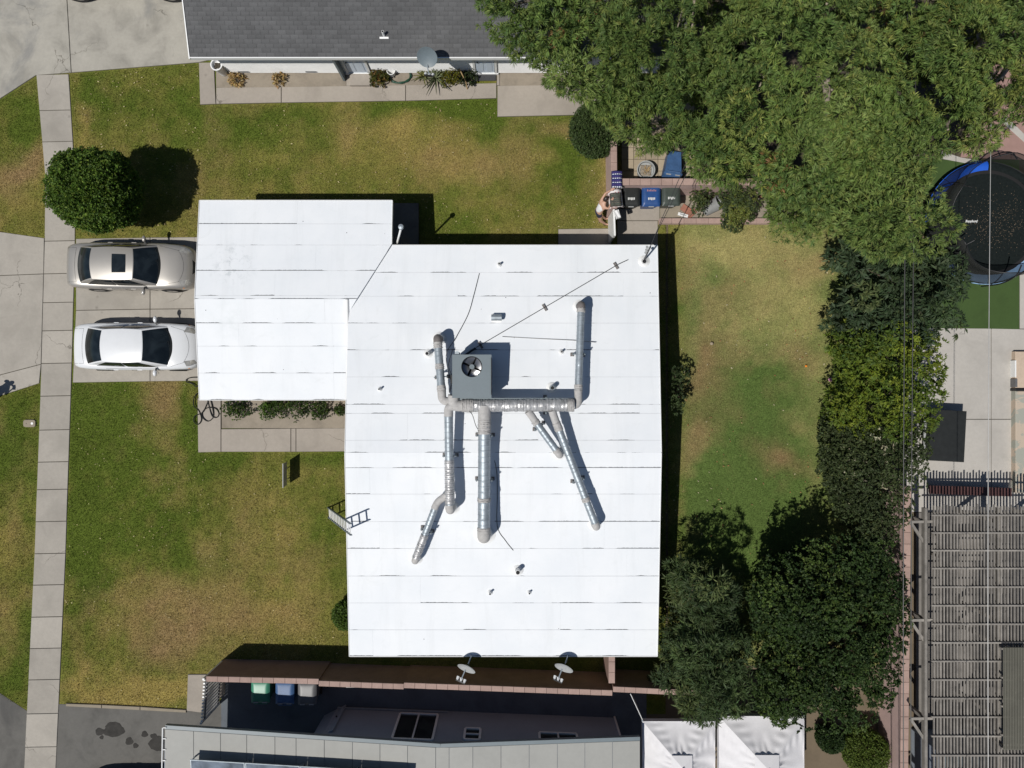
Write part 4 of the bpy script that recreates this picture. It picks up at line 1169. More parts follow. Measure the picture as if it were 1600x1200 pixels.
    for x in xw:
        for s in (-1, 1):
            Mx = Matrix.Translation((x, s * (hw - .10), wr)) @ Matrix.Rotation(-s * math.pi / 2, 4, 'X')
            b = MB(); b.lathe([(wr * .62, .11), (wr * .9, .115), (wr, .08), (wr, -.1), (wr * .62, -.1)], 28, Mx); wh = b.build('wheel', M['rubber'], t, smooth=40, local=True)
            b = MB(); b.lathe([(0, .09), (wr * .2, .10), (wr * .64, .105)], 20, Mx); b.build('rim', M['alloy'], wh, smooth=40, local=True)
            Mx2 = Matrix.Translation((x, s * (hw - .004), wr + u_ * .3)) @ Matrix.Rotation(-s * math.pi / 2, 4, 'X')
            b = MB(); b.lathe([(0, .0), (wr * 1.13, .0)], 28, Mx2); b.build('wheel_well_shade', M['dark'], t, local=True)  # dark disc painted as shade, the wheel well is not cut
    return t
sedan('parked_car', 'champagne silver sedan with dark sunroof on the driveway', ((219.5 - 800) / 40, (600 - 421) / 40, .03), M['silver_paint'], L=4.83, W=1.77, xr0=-1.84, xr1=-1.13, xf1=.46, xf0=1.27, sunroof=True, rz=math.radians(-.6), group='cars parked on the driveway')
sedan('parked_car', 'plain white sedan without sunroof on the driveway', ((229 - 800) / 40, (600 - 543) / 40, .03), M['white_car'], L=4.75, W=1.80, xr0=-1.80, xr1=-.98, xf1=.56, xf0=1.46, rz=math.radians(-.3), group='cars parked on the driveway')
sedan('parked_car', 'large pale vehicle on the neighbouring driveway, only its dark wheels show at the top edge', ((202 - 800) / 40, (600 - 6) / 40 + 1.02, .03), M['pale_car'], L=5.5, W=1.98, xr0=-1.9, xr1=-1.4, xf1=.5, xf0=1.35, roof_z=1.85, body_up=.22, wr=.41, xw=(-1.78, 1.76), rz=math.pi)
sedan('parked_car', 'dark car at the bottom left edge seen mostly as its shadow on asphalt', ((232 - 800) / 40, (600 - 1202) / 40 - .92, .0), M['dark_car'], L=4.6, W=1.8)

# ================================================================== GREY SHINGLED HOUSE (north)
nh = thing('grey_shingled_house', 'house with dark grey shingle roof and white siding along the top edge', 'house', tuple(G(600, 113)))
EZ = 2.3
ey = G(600, 89.5, EZ).y                              # eave line
wy0 = G(600, 114.3).y                                # wall line (ground)
hx0 = G(297, 88, EZ).x; hx1 = 6.2
SLP = .30
def zn(y): return EZ + (y - ey) * SLP
b = MB(); b.prism([(G(359, 116).x, wy0), (hx1 - .5, wy0), (hx1 - .5, wy0 + 9.0), (G(359, 116).x, wy0 + 9.0)], -.1, 2.23); b.build('wall', M['siding'], nh)
# siding boards (thin courses, joined)
b = MB()
for k in range(21):
    z = .12 + k * .104
    for xa, xb in ((G(359, 116).x + .02, G(541, 113).x), (G(583, 112).x, G(741, 110).x), (G(778, 109).x, hx1 - .5)):
        b.add([(xa, wy0 - .004, z + .102), (xb, wy0 - .004, z + .102), (xb, wy0 - .04, z), (xa, wy0 - .04, z), (xa, wy0, z), (xb, wy0, z)], [(0, 3, 2, 1), (3, 4, 5, 2)])
b.build('siding_board', M['siding'], nh, kind='stuff')
# roof deck and shingle courses
b = MB()
yr = ey + 6.0
b.add([(hx0, ey, EZ - .12), (hx1, ey, EZ - .12), (hx1, yr, zn(yr) - .12), (hx0, yr, zn(yr) - .12), (hx0, ey, EZ), (hx1, ey, EZ), (hx1, yr, zn(yr)), (hx0, yr, zn(yr)),
       (hx0, yr + 6, EZ), (hx1, yr + 6, EZ), (hx0, yr + 6, EZ - .12), (hx1, yr + 6, EZ - .12)],
      [(0, 1, 5, 4), (4, 5, 6, 7), (0, 4, 7, 3), (1, 2, 6, 5), (3, 2, 1, 0), (7, 6, 9, 8), (8, 9, 11, 10), (3, 7, 8, 10), (2, 11, 9, 6), (3, 10, 11, 2)])
nroof = b.build('roof', M['tar'], nh)
def shingle_mat():
    t = NT('grey_asphalt_shingle'); p = t.pos(True)
    a = t.node("ShaderNodeVertexColor", layer_name="tint").outputs["Color"]
    n = t.noise(p, 60, 4, .7); n2 = t.noise(p, .5, 4, .6)
    c_ = t.mix(1.0, a, t.ramp(n, [(.3, .72), (.7, 1.2)]), 'MULTIPLY')
    c_ = t.mix(1.0, c_, t.ramp(n2, [(.35, .85), (.65, 1.08)]), 'MULTIPLY')
    t.bump(n, .4, .01); return t.done(c_, .9, spec=.25)
M['shingle'] = shingle_mat()
V = []; Q = []; T = []
cw, ch = .305, .142
k = 0
y = ey
while y < yr - ch:
    off = (k % 2) * cw / 2 + random.uniform(-.02, .02)
    x = hx0 - off
    while x < hx1:
        xa = max(x + .004, hx0); xb = min(x + cw - .004, hx1)
        if xb - xa > .03:
            t0 = random.uniform(.010, .016); i = len(V)
            ya, yb_ = y - .004, y + ch + .03
            V += [(xa, ya, zn(ya) + .002), (xb, ya, zn(ya) + .002), (xa, ya, zn(ya) + t0), (xb, ya, zn(ya) + t0), (xb, yb_, zn(yb_) + .003), (xa, yb_, zn(yb_) + .003)]
            Q += [(i, i + 1, i + 3, i + 2), (i + 2, i + 3, i + 4, i + 5)]
            g = random.choice((.108, .112, .116, .121, .126)) * random.uniform(.97, 1.03)
            T += [(g * 1.0, g * 1.01, g * 1.04)] * 6
        x += cw
    y += ch; k += 1
np_mesh('shingle', np.array(V), np.array(Q), M['shingle'], nroof, np.array(T))
MB().bar((hx0, ey - .02, EZ - .06), (hx1, ey - .02, EZ - .06), .04, .17).build('fascia', M['trim'], nh)
MB().bar((hx0 - .02, ey - .04, EZ - .06), (hx0 - .02, yr, zn(yr) - .06), .035, .17).build('bargeboard', M['trim'], nh)
# doors with frames
for (xa, xb, lab) in ((545, 579, 1), (742, 775, 2)):
    X0, X1 = G(xa, 112).x, G(xb, 112).x
    d = MB().box(X0 + .06, X1 - .06, wy0 - .05, wy0 - .012, .16, 2.18, .005).build('door', M['door_blue'], nh)
    for k in (0, 1):
        for m in (0, 1):
            xx = X0 + .14 + m * (X1 - X0 - .16) / 2
            MB().box(xx, xx + (X1 - X0) / 2 - .2, wy0 - .062, wy0 - .051, .3 + k * .95, 1.05 + k * .95).build('door_panel', M['door_blue'], d)
    MB().ball((X0 + .14, wy0 - .09, 1.1), .03, .03, .03, 8, 6).build('door_handle', M['black_metal'], d)
    for xx in (X0, X1): MB().box(xx - .045, xx + .045, wy0 - .075, wy0 - .002, .1, 2.28).build('door_frame', M['trim'], nh)
    MB().box(X0 - .1, X1 + .1, wy0 - .09, wy0 + .0, .04, .15, .01).build('threshold', M['trim'], nh)
x_ = G(541, 112).x
MB().box(x_ - .1, x_ - .02, wy0 - .33, wy0 - .032, .05, 2.3).build('porch_post', M['galv_dark'], nh)
MB().box(G(548, 112).x, G(583, 112).x, G(600, 136).y, wy0 - .095, 0, .18, .015).build('step', M['walk'], nh)
for xa in (375, 480):
    X0, X1 = G(xa, 112).x, G(xa + 17, 112).x
    MB().box(X0, X1, wy0 - .06, wy0 - .031, .20, .24).build('wall_vent', M['black_metal'], nh)
p = G(601, 58, zn(G(601, 58, 3.2).y)); p.z = zn(p.y)
t = thing('roof_vent', 'small white vent pipe with base plate on the grey shingle roof', 'vent', tuple(p))
MB().prism([(p.x - .16, p.y - .11), (p.x + .16, p.y - .11), (p.x + .16, p.y - .05), (p.x - .16, p.y - .05)], lambda x, y: zn(y) + .012, lambda x, y: zn(y) + .024).build('flashing', M['trim'], t)
MB().tube([p, p + Vector((0, 0, .3))], .045, 12).build('pipe', M['trim'], t, smooth=40)
MB().lathe([(0, .301), (.036, .301)], 12, Matrix.Translation(p)).build('bore', M['dark'], t)
t = MB().box(G(742, 110).x, G(775, 110).x, G(600, 127).y, G(600, 111.5).y, .043, .06, .005).build('door_mat', M['mat_dark'])
tag(t, 'dark door mat below the right door of the grey shingled house', 'mat')

# ================================================================== SOUTH GREY HOUSE
sh = thing('pale_roofed_house', 'grey walled house with pale panel roof along the bottom edge', 'house', tuple(G(740, 1112)))
ZR = 2.75
RP = [(258, 1139), (688, 1168), (1000, 1157)]
def rp(px, py, z=ZR): return tuple(G(px, py, z)[:2])
base = [rp(258, 1139), rp(688, 1168), rp(1000, 1157), rp(1000, 1420), rp(252, 1420)]
# one prism per convex half
b = MB(); b.prism([rp(258, 1139), rp(688, 1168), rp(688, 1420), rp(252, 1420)], ZR - .16, ZR); b.prism([rp(688, 1168), rp(1000, 1157), rp(1000, 1420), rp(688, 1420)], ZR - .16, ZR)
sroof = b.build('roof', M['grey_wall'], sh)
M['panel_roof'] = plain('pale_roof_panel', (0.345, 0.345, 0.325), .7, var=.08, scale=.8, world=True, perobj=.1, bump=.1)
xs = [258, 303, 345, 386, 430, 463, 507, 551, 594, 637, 681, 702, 739, 783, 827, 871, 914, 957, 1000]
def ry(x):
    return 1139 + (x - 258) * 29 / 430 if x <= 688 else 1168 - (x - 688) * 11 / 312
for xa, xb in zip(xs, xs[1:]):
    xb2 = xb
    q = [rp(xa + .25, ry(xa)), rp(xb - .25, ry(xb)), rp(xb - .25, 1415), rp(xa + .25, 1415)]
    MB().prism(q, ZR + .002, ZR + .022 + random.uniform(0, .006), .008).build('roof_panel', M['panel_roof'], sroof)
for (a, c_) in ((RP[0], RP[1]), (RP[1], RP[2])):
    A = G(*a, ZR); B_ = G(*c_, ZR)
    d = (B_ - A).normalized(); nrm = Vector((-d.y, d.x, 0))
    MB().bar(A + nrm * .07 + Vector((0, 0, -.06)), B_ + nrm * .07 + Vector((0, 0, -.06)), .13, .15).build('gutter', M['galv_dark'], sh)
A = G(257.5, 1136, ZR); B_ = G(253, 1420, ZR)
MB().tube([A + Vector((-.05, 0, .05)), B_ + Vector((-.05, 0, .05))], .025, 8).build('edge_rail', M['trim'], sh)
for k in range(5):
    q = (A + Vector((-.05, 0, .05))).lerp(B_ + Vector((-.05, 0, .05)), .0 + k * .06); MB().bar(q, q + Vector((.12, 0, 0)), .025, .025).build('rail_bracket', M['trim'], sh)
# north wall
wa = G(528, 1104); wc = G(962, 1121)
wd = (wc - wa).normalized(); wn_ = Vector((-wd.y, wd.x, 0))
if wn_.y < 0: wn_ = -wn_
b = MB(); b.prism([wa[:2], wc[:2], (wc - wn_ * 6)[:2], (wa - wn_ * 6)[:2]], -.1, ZR - .165); b.build('wall', M['grey_wall'], sh)
MB().bar(wc + wn_ * .03 + Vector((-.06, 0, .05)), wc + wn_ * .03 + Vector((-.06, 0, 2.4)), .1, .06).build('downpipe', M['trim'], sh)
def wallpt(px, z):                                    # point on the wall under image column px
    t = ((px - 800) * (H - z) / FPX - wa.x) / wd.x
    return wa + wd * t + Vector((0, 0, z))
def window(pxa, pxb, za, zb_, cols, rows=1, bars=0):
    A = wallpt(pxa, (za + zb_) / 2); B_ = wallpt(pxb, (za + zb_) / 2); A.z = B_.z = 0
    def bar(p, q, w, h, name, mat, par): return MB().bar(p, q, w, h, up=wn_).build(name, mat, par)
    o = wn_ * .025
    w_ = bar(A + o * 1.0 + Vector((0, 0, za - .04)), B_ + o + Vector((0, 0, za - .04)), .08, .07, 'window', M['trim'], sh)
    bar(A + o + Vector((0, 0, zb_ + .04)), B_ + o + Vector((0, 0, zb_ + .04)), .08, .07, 'frame', M['trim'], w_)
    for q in (A, B_): bar(q + o + Vector((0, 0, za)), q + o + Vector((0, 0, zb_)), .08, .068, 'frame', M['trim'], w_)
    for i in range(cols):
        for j in range(rows):
            p = A.lerp(B_, i / cols); q = A.lerp(B_, (i + 1) / cols)
            z0 = za + (zb_ - za) * j / rows; z1 = za + (zb_ - za) * (j + 1) / rows
            e = (q - p).normalized() * .035
            b = MB(); b.add([p + e + wn_ * .012 + Vector((0, 0, z0)), q - e + wn_ * .012 + Vector((0, 0, z0)), q - e + wn_ * .012 + Vector((0, 0, z1)), p + e + wn_ * .012 + Vector((0, 0, z1))], [(3, 2, 1, 0)])
            b.build('pane', M['window_glass'], w_)
            if i: bar(p + o + Vector((0, 0, za)), p + o + Vector((0, 0, zb_)), .05, .06, 'mullion', M['trim'], w_)
            if j: bar(p + o + Vector((0, 0, z0)), q + o + Vector((0, 0, z0)), .05, .058, 'mullion', M['trim'], w_)
window(619, 680, .45, 2.35, 2)
window(726, 750, 1.45, 2.2, 1, 2)
window(843, 902, 1.55, 2.12, 2)
MB().bar(wallpt(528, .2) + wn_ * .06, wallpt(700, .2) + wn_ * .06, .04, .04).build('wall_pipe', M['pale_tub'], sh)
# open door leaf at the carport
da = G(541, 1101); dd = Vector((-.82, -.42, 0)).normalized()
t = thing('open_door', 'grey door standing open at the left end of the grey house wall', 'door', tuple(da))
b = MB(); b.bar(da + Vector((0, 0, 1.05)), da + dd * .95 + Vector((0, 0, 1.05)), .05, 2.05); b.build('door_leaf', M['grey_wall'], t)
MB().ball(da + dd * .12 + Vector((0, 0, 1.0)) + Vector((-.03, .06, 0)), .035, .035, .035, 8, 6).build('door_knob', M['black_metal'], t)
# solar panels
for i, (xa, xb) in enumerate(((297, 382), (383, 468), (469, 554), (555, 640))):
    ya, yb_ = 1187 + i * 5.2, 1192.2 + i * 5.2
    t = thing('solar_panel', ['leftmost solar panel at the bottom edge on the pale roof', 'second solar panel from the left at the bottom edge', 'third solar panel from the left at the bottom edge', 'rightmost solar panel at the bottom edge'][i], 'solar panel', tuple(G((xa + xb) / 2, 1210, ZR)), group='solar panels on the pale roof')
    z0, z1 = ZR + .42, ZR + .16
    A, B_ = G(xa, ya, z0), G(xb, yb_, z0)
    Cc, D_ = B_ + Vector((-.03, -1.6, z1 - z0)), A + Vector((-.03, -1.6, z1 - z0))
    e = Vector((0, 0, .04))
    b = MB(); b.add([A - e, B_ - e, Cc - e, D_ - e, A, B_, Cc, D_], [(3, 2, 1, 0), (0, 1, 5, 4), (1, 2, 6, 5), (2, 3, 7, 6), (3, 0, 4, 7), (4, 5, 6, 7)]); fixnormals(b.build('frame', M['galv'], t))
    m_ = (A + B_ + Cc + D_) / 4; up = Vector((0, 0, .004))
    b = MB(); b.add([m_ + (p - m_) * .965 + up for p in (A, B_, Cc, D_)], [(0, 1, 2, 3)]); fixnormals(b.build('cell_sheet', M['solar'], t))
    for p in (A, B_): MB().bar((p.x, p.y - .1, ZR + .03), (p.x, p.y - .1, z0 - .06), .04, .04).build('leg', M['galv'], t)
# gate with slats
t = thing('slatted_gate', 'white slatted side gate at the left end of the boundary wall', 'gate', tuple(G(347, 1040)))
ga, gb = G(347, 1036), G(343, 1096)
n = 13
for i in range(n):
    q = ga.lerp(gb, i / (n - 1)); MB().bar(q + Vector((0, 0, .08)), q + Vector((0, 0, 1.62)), .07, .05, up=(0, 1, 0)).build('slat', M['trim'], t)
for z in (.25, 1.45): MB().bar(ga + Vector((.04, 0, z)), gb + Vector((.04, 0, z)), .04, .06).build('rail', M['grey_bin'], t)
for q in (ga + Vector((0, .06, 0)), gb - Vector((0, .06, 0))): MB().bar(q + Vector((0, 0, 0)), q + Vector((0, 0, 1.7)), .07, .07, up=(0, 1, 0)).build('post', M['trim'], t)
# wall lamp and pegs on the boundary wall
q = G(552, 1071, 1.3)
t = thing('wall_light', 'small white fixture mounted behind the boundary wall right of the bins', 'light fixture', tuple(q))
MB().box(q.x - .26, q.x + .26, q.y - .06, q.y + .06, 1.24, 1.36, .02).build('housing', M['trim'], t)
MB().box(q.x - .2, q.x + .2, q.y - .04, q.y + .04, 1.361, 1.372).build('lens', M['pale_tub'], t)
MB().box(q.x - .03, q.x + .03, q.y - .02, q.y + .2, 1.27, 1.31).build('bracket', M['black_metal'], t)

# ================================================================== BINS AND YARD CLUTTER
def bin_(label, px, py, mat, rz=0.0, decal='decal', tip=None, group='wheeled bins', logo=False, zg=.03):
    """wheeled bin; px,py = lid centre seen in the photo; local front = -y"""
    c_ = G(px, py, 1.08)
    t = thing('wheeled_bin', label, 'bin', (c_.x, c_.y, zg), rz, group)
    b = MB()
    lo = [(-.24, -.30), (.24, -.30), (.24, .26), (-.24, .26)]; hi = [(-.32, -.38), (.32, -.38), (.32, .36), (-.32, .36)]
    b.add([(x, y, .06) for x, y in lo] + [(x, y, 1.0) for x, y in hi], [(3, 2, 1, 0), (0, 1, 5, 4), (1, 2, 6, 5), (2, 3, 7, 6), (3, 0, 4, 7), (4, 5, 6, 7)])
    b.build('body', mat, t, local=True)
    b = MB(); b.prism([(-.345, -.41), (.345, -.41), (.345, .37), (-.345, .37)], .985, 1.035, .012); b.build('rim', mat, t, local=True)
    b = MB()                                             # domed lid
    def lid(u, v):
        x = (u - .5) * .70; y = -.45 + v * .86
        e = min(u, 1 - u, v, 1 - v)
        z = 1.04 + .055 * min(1, e / .12) ** .7 + .03 * math.sin(math.pi * v) * min(1, e / .2)
        if v < .10: x *= .93
        ridge = .012 if (abs(abs(u - .5) - .34) < .02 and .15 < v < .9) else 0
        return (x, y, z + ridge)
    b.grid(22, 22, lid); l_ = b.build('lid', mat, t, smooth=50, local=True)
    for x in (-.17, .17): MB().box(x - .09, x + .09, .365, .405, 1.075, 1.105, .006).build('hinge', M['decal'] if logo else M['pale_tub'], l_, local=True)
    MB().tube([(-.25, .41, .99), (-.25, .47, 1.0), (.25, .47, 1.0), (.25, .41, .99)], .018, 8).build('handle', mat, t, local=True)
    MB().box(-.10, .10, -.475, -.44, 1.035, 1.06, .005).build('lid_lip', M['pale_tub'], l_, local=True)
    if decal:
        for k in range(5):
            x = -.11 + k * .055
            MB().box(x - .018, x + .02, -.22 + .01 * math.sin(k * 2), -.13, 1.121, 1.1295).build('lid_letter', M[decal], l_, local=True)
    if logo:
        for k in range(6):
            x = -.15 + k * .06; MB().box(x - .02, x + .022, .10, .17 - .02 * (k % 2), 1.124, 1.1315).build('lid_letter', M['decal_red'], l_, local=True)
    for x in (-.27, .27):
        Mx = Matrix.Translation((x, .29, .13)) @ Matrix.Rotation(math.pi / 2, 4, 'Y')
        b = MB(); b.lathe([(0, -.03), (.13, -.03), (.13, .03), (0, .03)], 18, Mx); b.build('wheel', M['rubber'], t, smooth=40, local=True)
    return t
bin_('black wheeled bin nearest the blankets on the pink wall', 986, 304, M['black_plastic'])
bin_('blue wheeled bin standing between the black and the dark green bin', 1017.5, 304, M['blue_bin'], logo=True)
bin_('dark green wheeled bin, rightmost of the three standing bins', 1048.5, 303, M['green_bin'])
bin_('green wheeled bin behind the boundary wall near the slatted gate', 407, 1081, M['bright_green_bin'], decal=None, rz=math.pi)
bin_('blue wheeled bin behind the boundary wall between green and grey bins', 445, 1083, M['blue_bin_faded'], decal=None, rz=math.pi)
bin_('grey wheeled bin behind the boundary wall, right of the blue one', 480, 1084, M['grey_bin'], decal=None, rz=math.pi)
# tipped blue bin
t = bin_('faded blue bin lying on its side on the yard pavers', 1052, 243, M['blue_bin_faded'], decal=None)
t.rotation_euler = (math.radians(80), 0, math.radians(-8)); p = G(1052, 262, .4); t.location = (p.x, p.y + .55, .42)
# planter barrel
p = G(1009, 266, .45)
t = thing('round_planter', 'round grey planter barrel of dry soil behind the pink wall', 'planter', (p.x, p.y, .03))
MB().lathe([(.26, 0), (.33, .46), (.35, .48), (.35, .50), (.31, .50), (.30, .36), (0, .36)], 26).build('barrel', M['pale_tub'], t, smooth=35, local=True)
b = MB(); b.grid(10, 10, lambda u, v: ((u - .5) * .42, (v - .5) * .42, .37 + random.uniform(0, .06))); b.build('soil', M['soil'], t, local=True)
for k in range(14):
    a = random.uniform(0, 6.28); r = random.uniform(0, .2)
    MB().bar((r * math.cos(a), r * math.sin(a), .42), (r * math.cos(a) + random.uniform(-.12, .12), r * math.sin(a) + random.uniform(-.12, .12), .48), .02, .008).build('dry_stalk', M['dry_leaf'], t, local=True)
# tub on its side
p = G(1112, 326, .25)
t = thing('plastic_tub', 'pale grey plastic can lying on its side in the planter', 'tub', (p.x, p.y, .06))
Mx = Matrix.Translation((-.28, -.12, .26)) @ Matrix.Rotation(math.radians(48), 4, 'Y') @ Matrix.Rotation(math.radians(-22), 4, 'X')
MB().lathe([(0, 0), (.20, 0), (.27, .62), (.30, .63), (.30, .67), (.25, .67), (.24, .6), (.18, .03), (0, .03)], 26, Mx).build('shell', M['tub_grey'], t, smooth=35, local=True)
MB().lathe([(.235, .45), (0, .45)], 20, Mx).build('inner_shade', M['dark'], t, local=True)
p = G(1067, 336, .1)
t = thing('white_block', 'white oblong block lying beside the low planter edge', 'block', (p.x, p.y, .05))
t.rotation_euler = (0, 0, math.radians(-16))
MB().box(-.2, .2, -.06, .06, 0, .1, .012).build('block_body', M['trim'], t, local=True)
MB().box(-.13, .13, -.025, .025, .1005, .104).build('block_hollow', M['pale_tub'], t, local=True)
for i, (px, py, a, lab) in enumerate(((1072, 327, -35, 'flat red tile leaning among the planter weeds'), (1080, 333, 40, 'flat red tile next to the white block'), (1194, 303, 10, 'flat pink tile beyond the planter shrub'))):
    p = G(px, py, .1)
    b = MB(); b.box(-.2, .2, -.13, .13, 0, .045, .008); o = b.build('loose_tile', M['brick']); o.location = (p.x, p.y, .06); o.rotation_euler = (.08, .05, math.radians(a)); tag(o, lab, 'tile')
q0 = G(1055, 328, .05)
b = MB(); b.prism(xy([(1040, 322), (1063, 318), (1063, 340), (1040, 341)]), .02, .075, .01)
tag(b.build('concrete_slab', M['kerb']), 'grey concrete slab at the foot of the dark green bin', 'slab')
# white picket panel at the wall end
pa, pc = G(959.5, 327, 1.5), G(961, 368, 1.5)
t = thing('white_gate', 'white vertical board gate between the pink wall and the roof', 'gate', (pa.x, pa.y, 0))
n = 12
for i in range(n):
    q = pa.lerp(pc, (i + .5) / n); MB().box(q.x - .04, q.x + .03, q.y - .042, q.y + .042, .06, 1.5 + random.uniform(-.01, .01), .006).build('board', M['trim'], t)
for z in (.3, 1.2): MB().box(pa.x + .035, pa.x + .075, pc.y + .02, pa.y - .02, z, z + .09).build('rail', M['pale_tub'], t)

# ---- blankets and cloths on the wall
def weave(name, stops, axis=1, scale=9.0, check=None):
    t = NT(name); tc = t.node("ShaderNodeTexCoord").outputs["Generated"]
    sp = t.node("ShaderNodeSeparateXYZ"); t.link(tc, sp.inputs[0])
    w = t.math('FRACT', t.math('MULTIPLY', sp.outputs[axis], scale))
    r = t.node("ShaderNodeValToRGB"); r.color_ramp.interpolation = 'CONSTANT'
    el = r.color_ramp.elements
    while len(el) < len(stops): el.new(.5)
    for e, (p_, c__) in zip(el, stops): e.position = p_; e.color = (*c__, 1)
    t.link(w, r.inputs[0]); col = r.outputs[0]
    if check:
        w2 = t.math('FRACT', t.math('MULTIPLY', sp.outputs[1 - axis], check[0]))
        col = t.mix(t.math('LESS_THAN', w2, .35), col, check[1])
    n = t.noise(t.pos(), 60, 3); t.bump(n, .4, .01)
    return t.done(col, .95, spec=.1)
M['blue_stripe'] = weave('blue_striped_weave', [(0, (.62, .64, .68)), (.2, (.03, .03, .12)), (.42, (.07, .04, .17)), (.62, (.03, .035, .13)), (.85, (.03, .03, .12))], 1, 4.0, (5, (.035, .04, .12)))
M['plaid'] = weave('grey_plaid_weave', [(0, (.10, .10, .085)), (.3, (.05, .075, .06)), (.5, (.13, .12, .10)), (.75, (.055, .06, .055))], 1, 3.0, (4, (.085, .085, .075)))
def floral():
    t = NT('white_floral_cloth'); p = t.pos()
    v = t.node("ShaderNodeTexVoronoi"); v.inputs["Scale"].default_value = 11; t.link(p, v.inputs["Vector"])
    col = t.mix(t.math('LESS_THAN', v.outputs["Distance"], .30), (.70, .66, .66), (.45, .08, .10))
    t.bump(t.noise(p, 40, 3), .3, .01); return t.done(col, .95, spec=.1)
M['floral'] = floral()
def folded(name, label, cat, px0, px1, py0, py1, z, h, mat, sag=.10, rz=0):
    A = G(px0, py1, z + h); B_ = G(px1, py0, z + h)
    cx, cy = (A.x + B_.x) / 2, (A.y + B_.y) / 2; w, d = (B_.x - A.x) / 2, (B_.y - A.y) / 2
    b = MB()
    def top(u, v):
        x = (u * 2 - 1) * w; y = (v * 2 - 1) * d
        e = min(u, 1 - u) ; f = min(v, 1 - v)
        z_ = h + .015 * math.sin(9 * u + 4 * v) - .05 * max(0, 1 - min(e, f) / .06) ** 2
        z_ -= sag * max(0, abs(x) - .12) / max(.01, w - .12) if w > .13 else 0
        return (x, y, z_)
    b.grid(14, 14, top)
    N = 15
    base = len(b.v); b.v += [(x, y, zz - h * .95) for (x, y, zz) in b.v[:N * N]]
    b.f += [tuple(base + i for i in q[::-1]) for q in b.f[:14 * 14]]
    rim = [i for i in range(N)] + [i * N + N - 1 for i in range(1, N)] + [N * (N - 1) + i for i in range(N - 2, -1, -1)] + [i * N for i in range(N - 2, 0, -1)]
    for i, a in enumerate(rim):
        c_ = rim[(i + 1) % len(rim)]; b.f.append((a, base + a, base + c_, c_))
    o = fixnormals(b.build(name, mat, smooth=40)); o.location = (cx, cy, z); o.rotation_euler = (0, 0, rz)
    return tag(o, label, cat)
folded('folded_blanket', 'blue and white striped blanket folded on the pink wall', 'blanket', 956, 973, 266, 292, ZW + .005, .14, M['blue_stripe'], .05)
folded('floral_cloth', 'white cloth with red flowers under the grey plaid blanket', 'cloth', 952, 974, 295, 323, ZW + .005, .05, M['floral'], .16, .12)
folded('folded_blanket', 'grey plaid blanket on the floral cloth beside the leaning person', 'blanket', 954, 971, 300.5, 321, ZW + .06, .13, M['plaid'], .04, .06)
folded('white_cloth', 'crumpled white cloth hanging at the end of the pink wall', 'cloth', 961, 969, 327, 341, ZW + .03, .05, M['cloth_white'], .05, .3)

# ================================================================== PEOPLE
def skinned(name, chains, mat, parent, root, sub=2, merge=True):
    """chains: lists of (point, radius); points closer than 1 mm are shared"""
    V = []; E = []; R = []
    def vid(p, r):
        for i, q in enumerate(V):
            if (Vector(q) - Vector(p)).length < .001: return i
        V.append(tuple(p)); R.append(r); return len(V) - 1
    for ch in chains:
        ids = [vid(p, r) for p, r in ch]
        E += [(a, c_) for a, c_ in zip(ids, ids[1:])]
    off = ORG[parent.name]
    me = bpy.data.meshes.new(name); me.from_pydata([tuple(Vector(v) - off) for v in V], E, []); me.materials.append(mat)
    o = bpy.data.objects.new(name, me); C.objects.link(o); o.parent = parent; ORG[o.name] = off
    sk = o.modifiers.new('skin', 'SKIN'); sk.use_smooth_shade = True
    for i, r in enumerate(R):
        me.skin_vertices[0].data[i].radius = (r, r) if not isinstance(r, tuple) else r
        me.skin_vertices[0].data[i].use_root = (i == root)
    ss = o.modifiers.new('sub', 'SUBSURF'); ss.levels = sub; ss.render_levels = sub
    return o
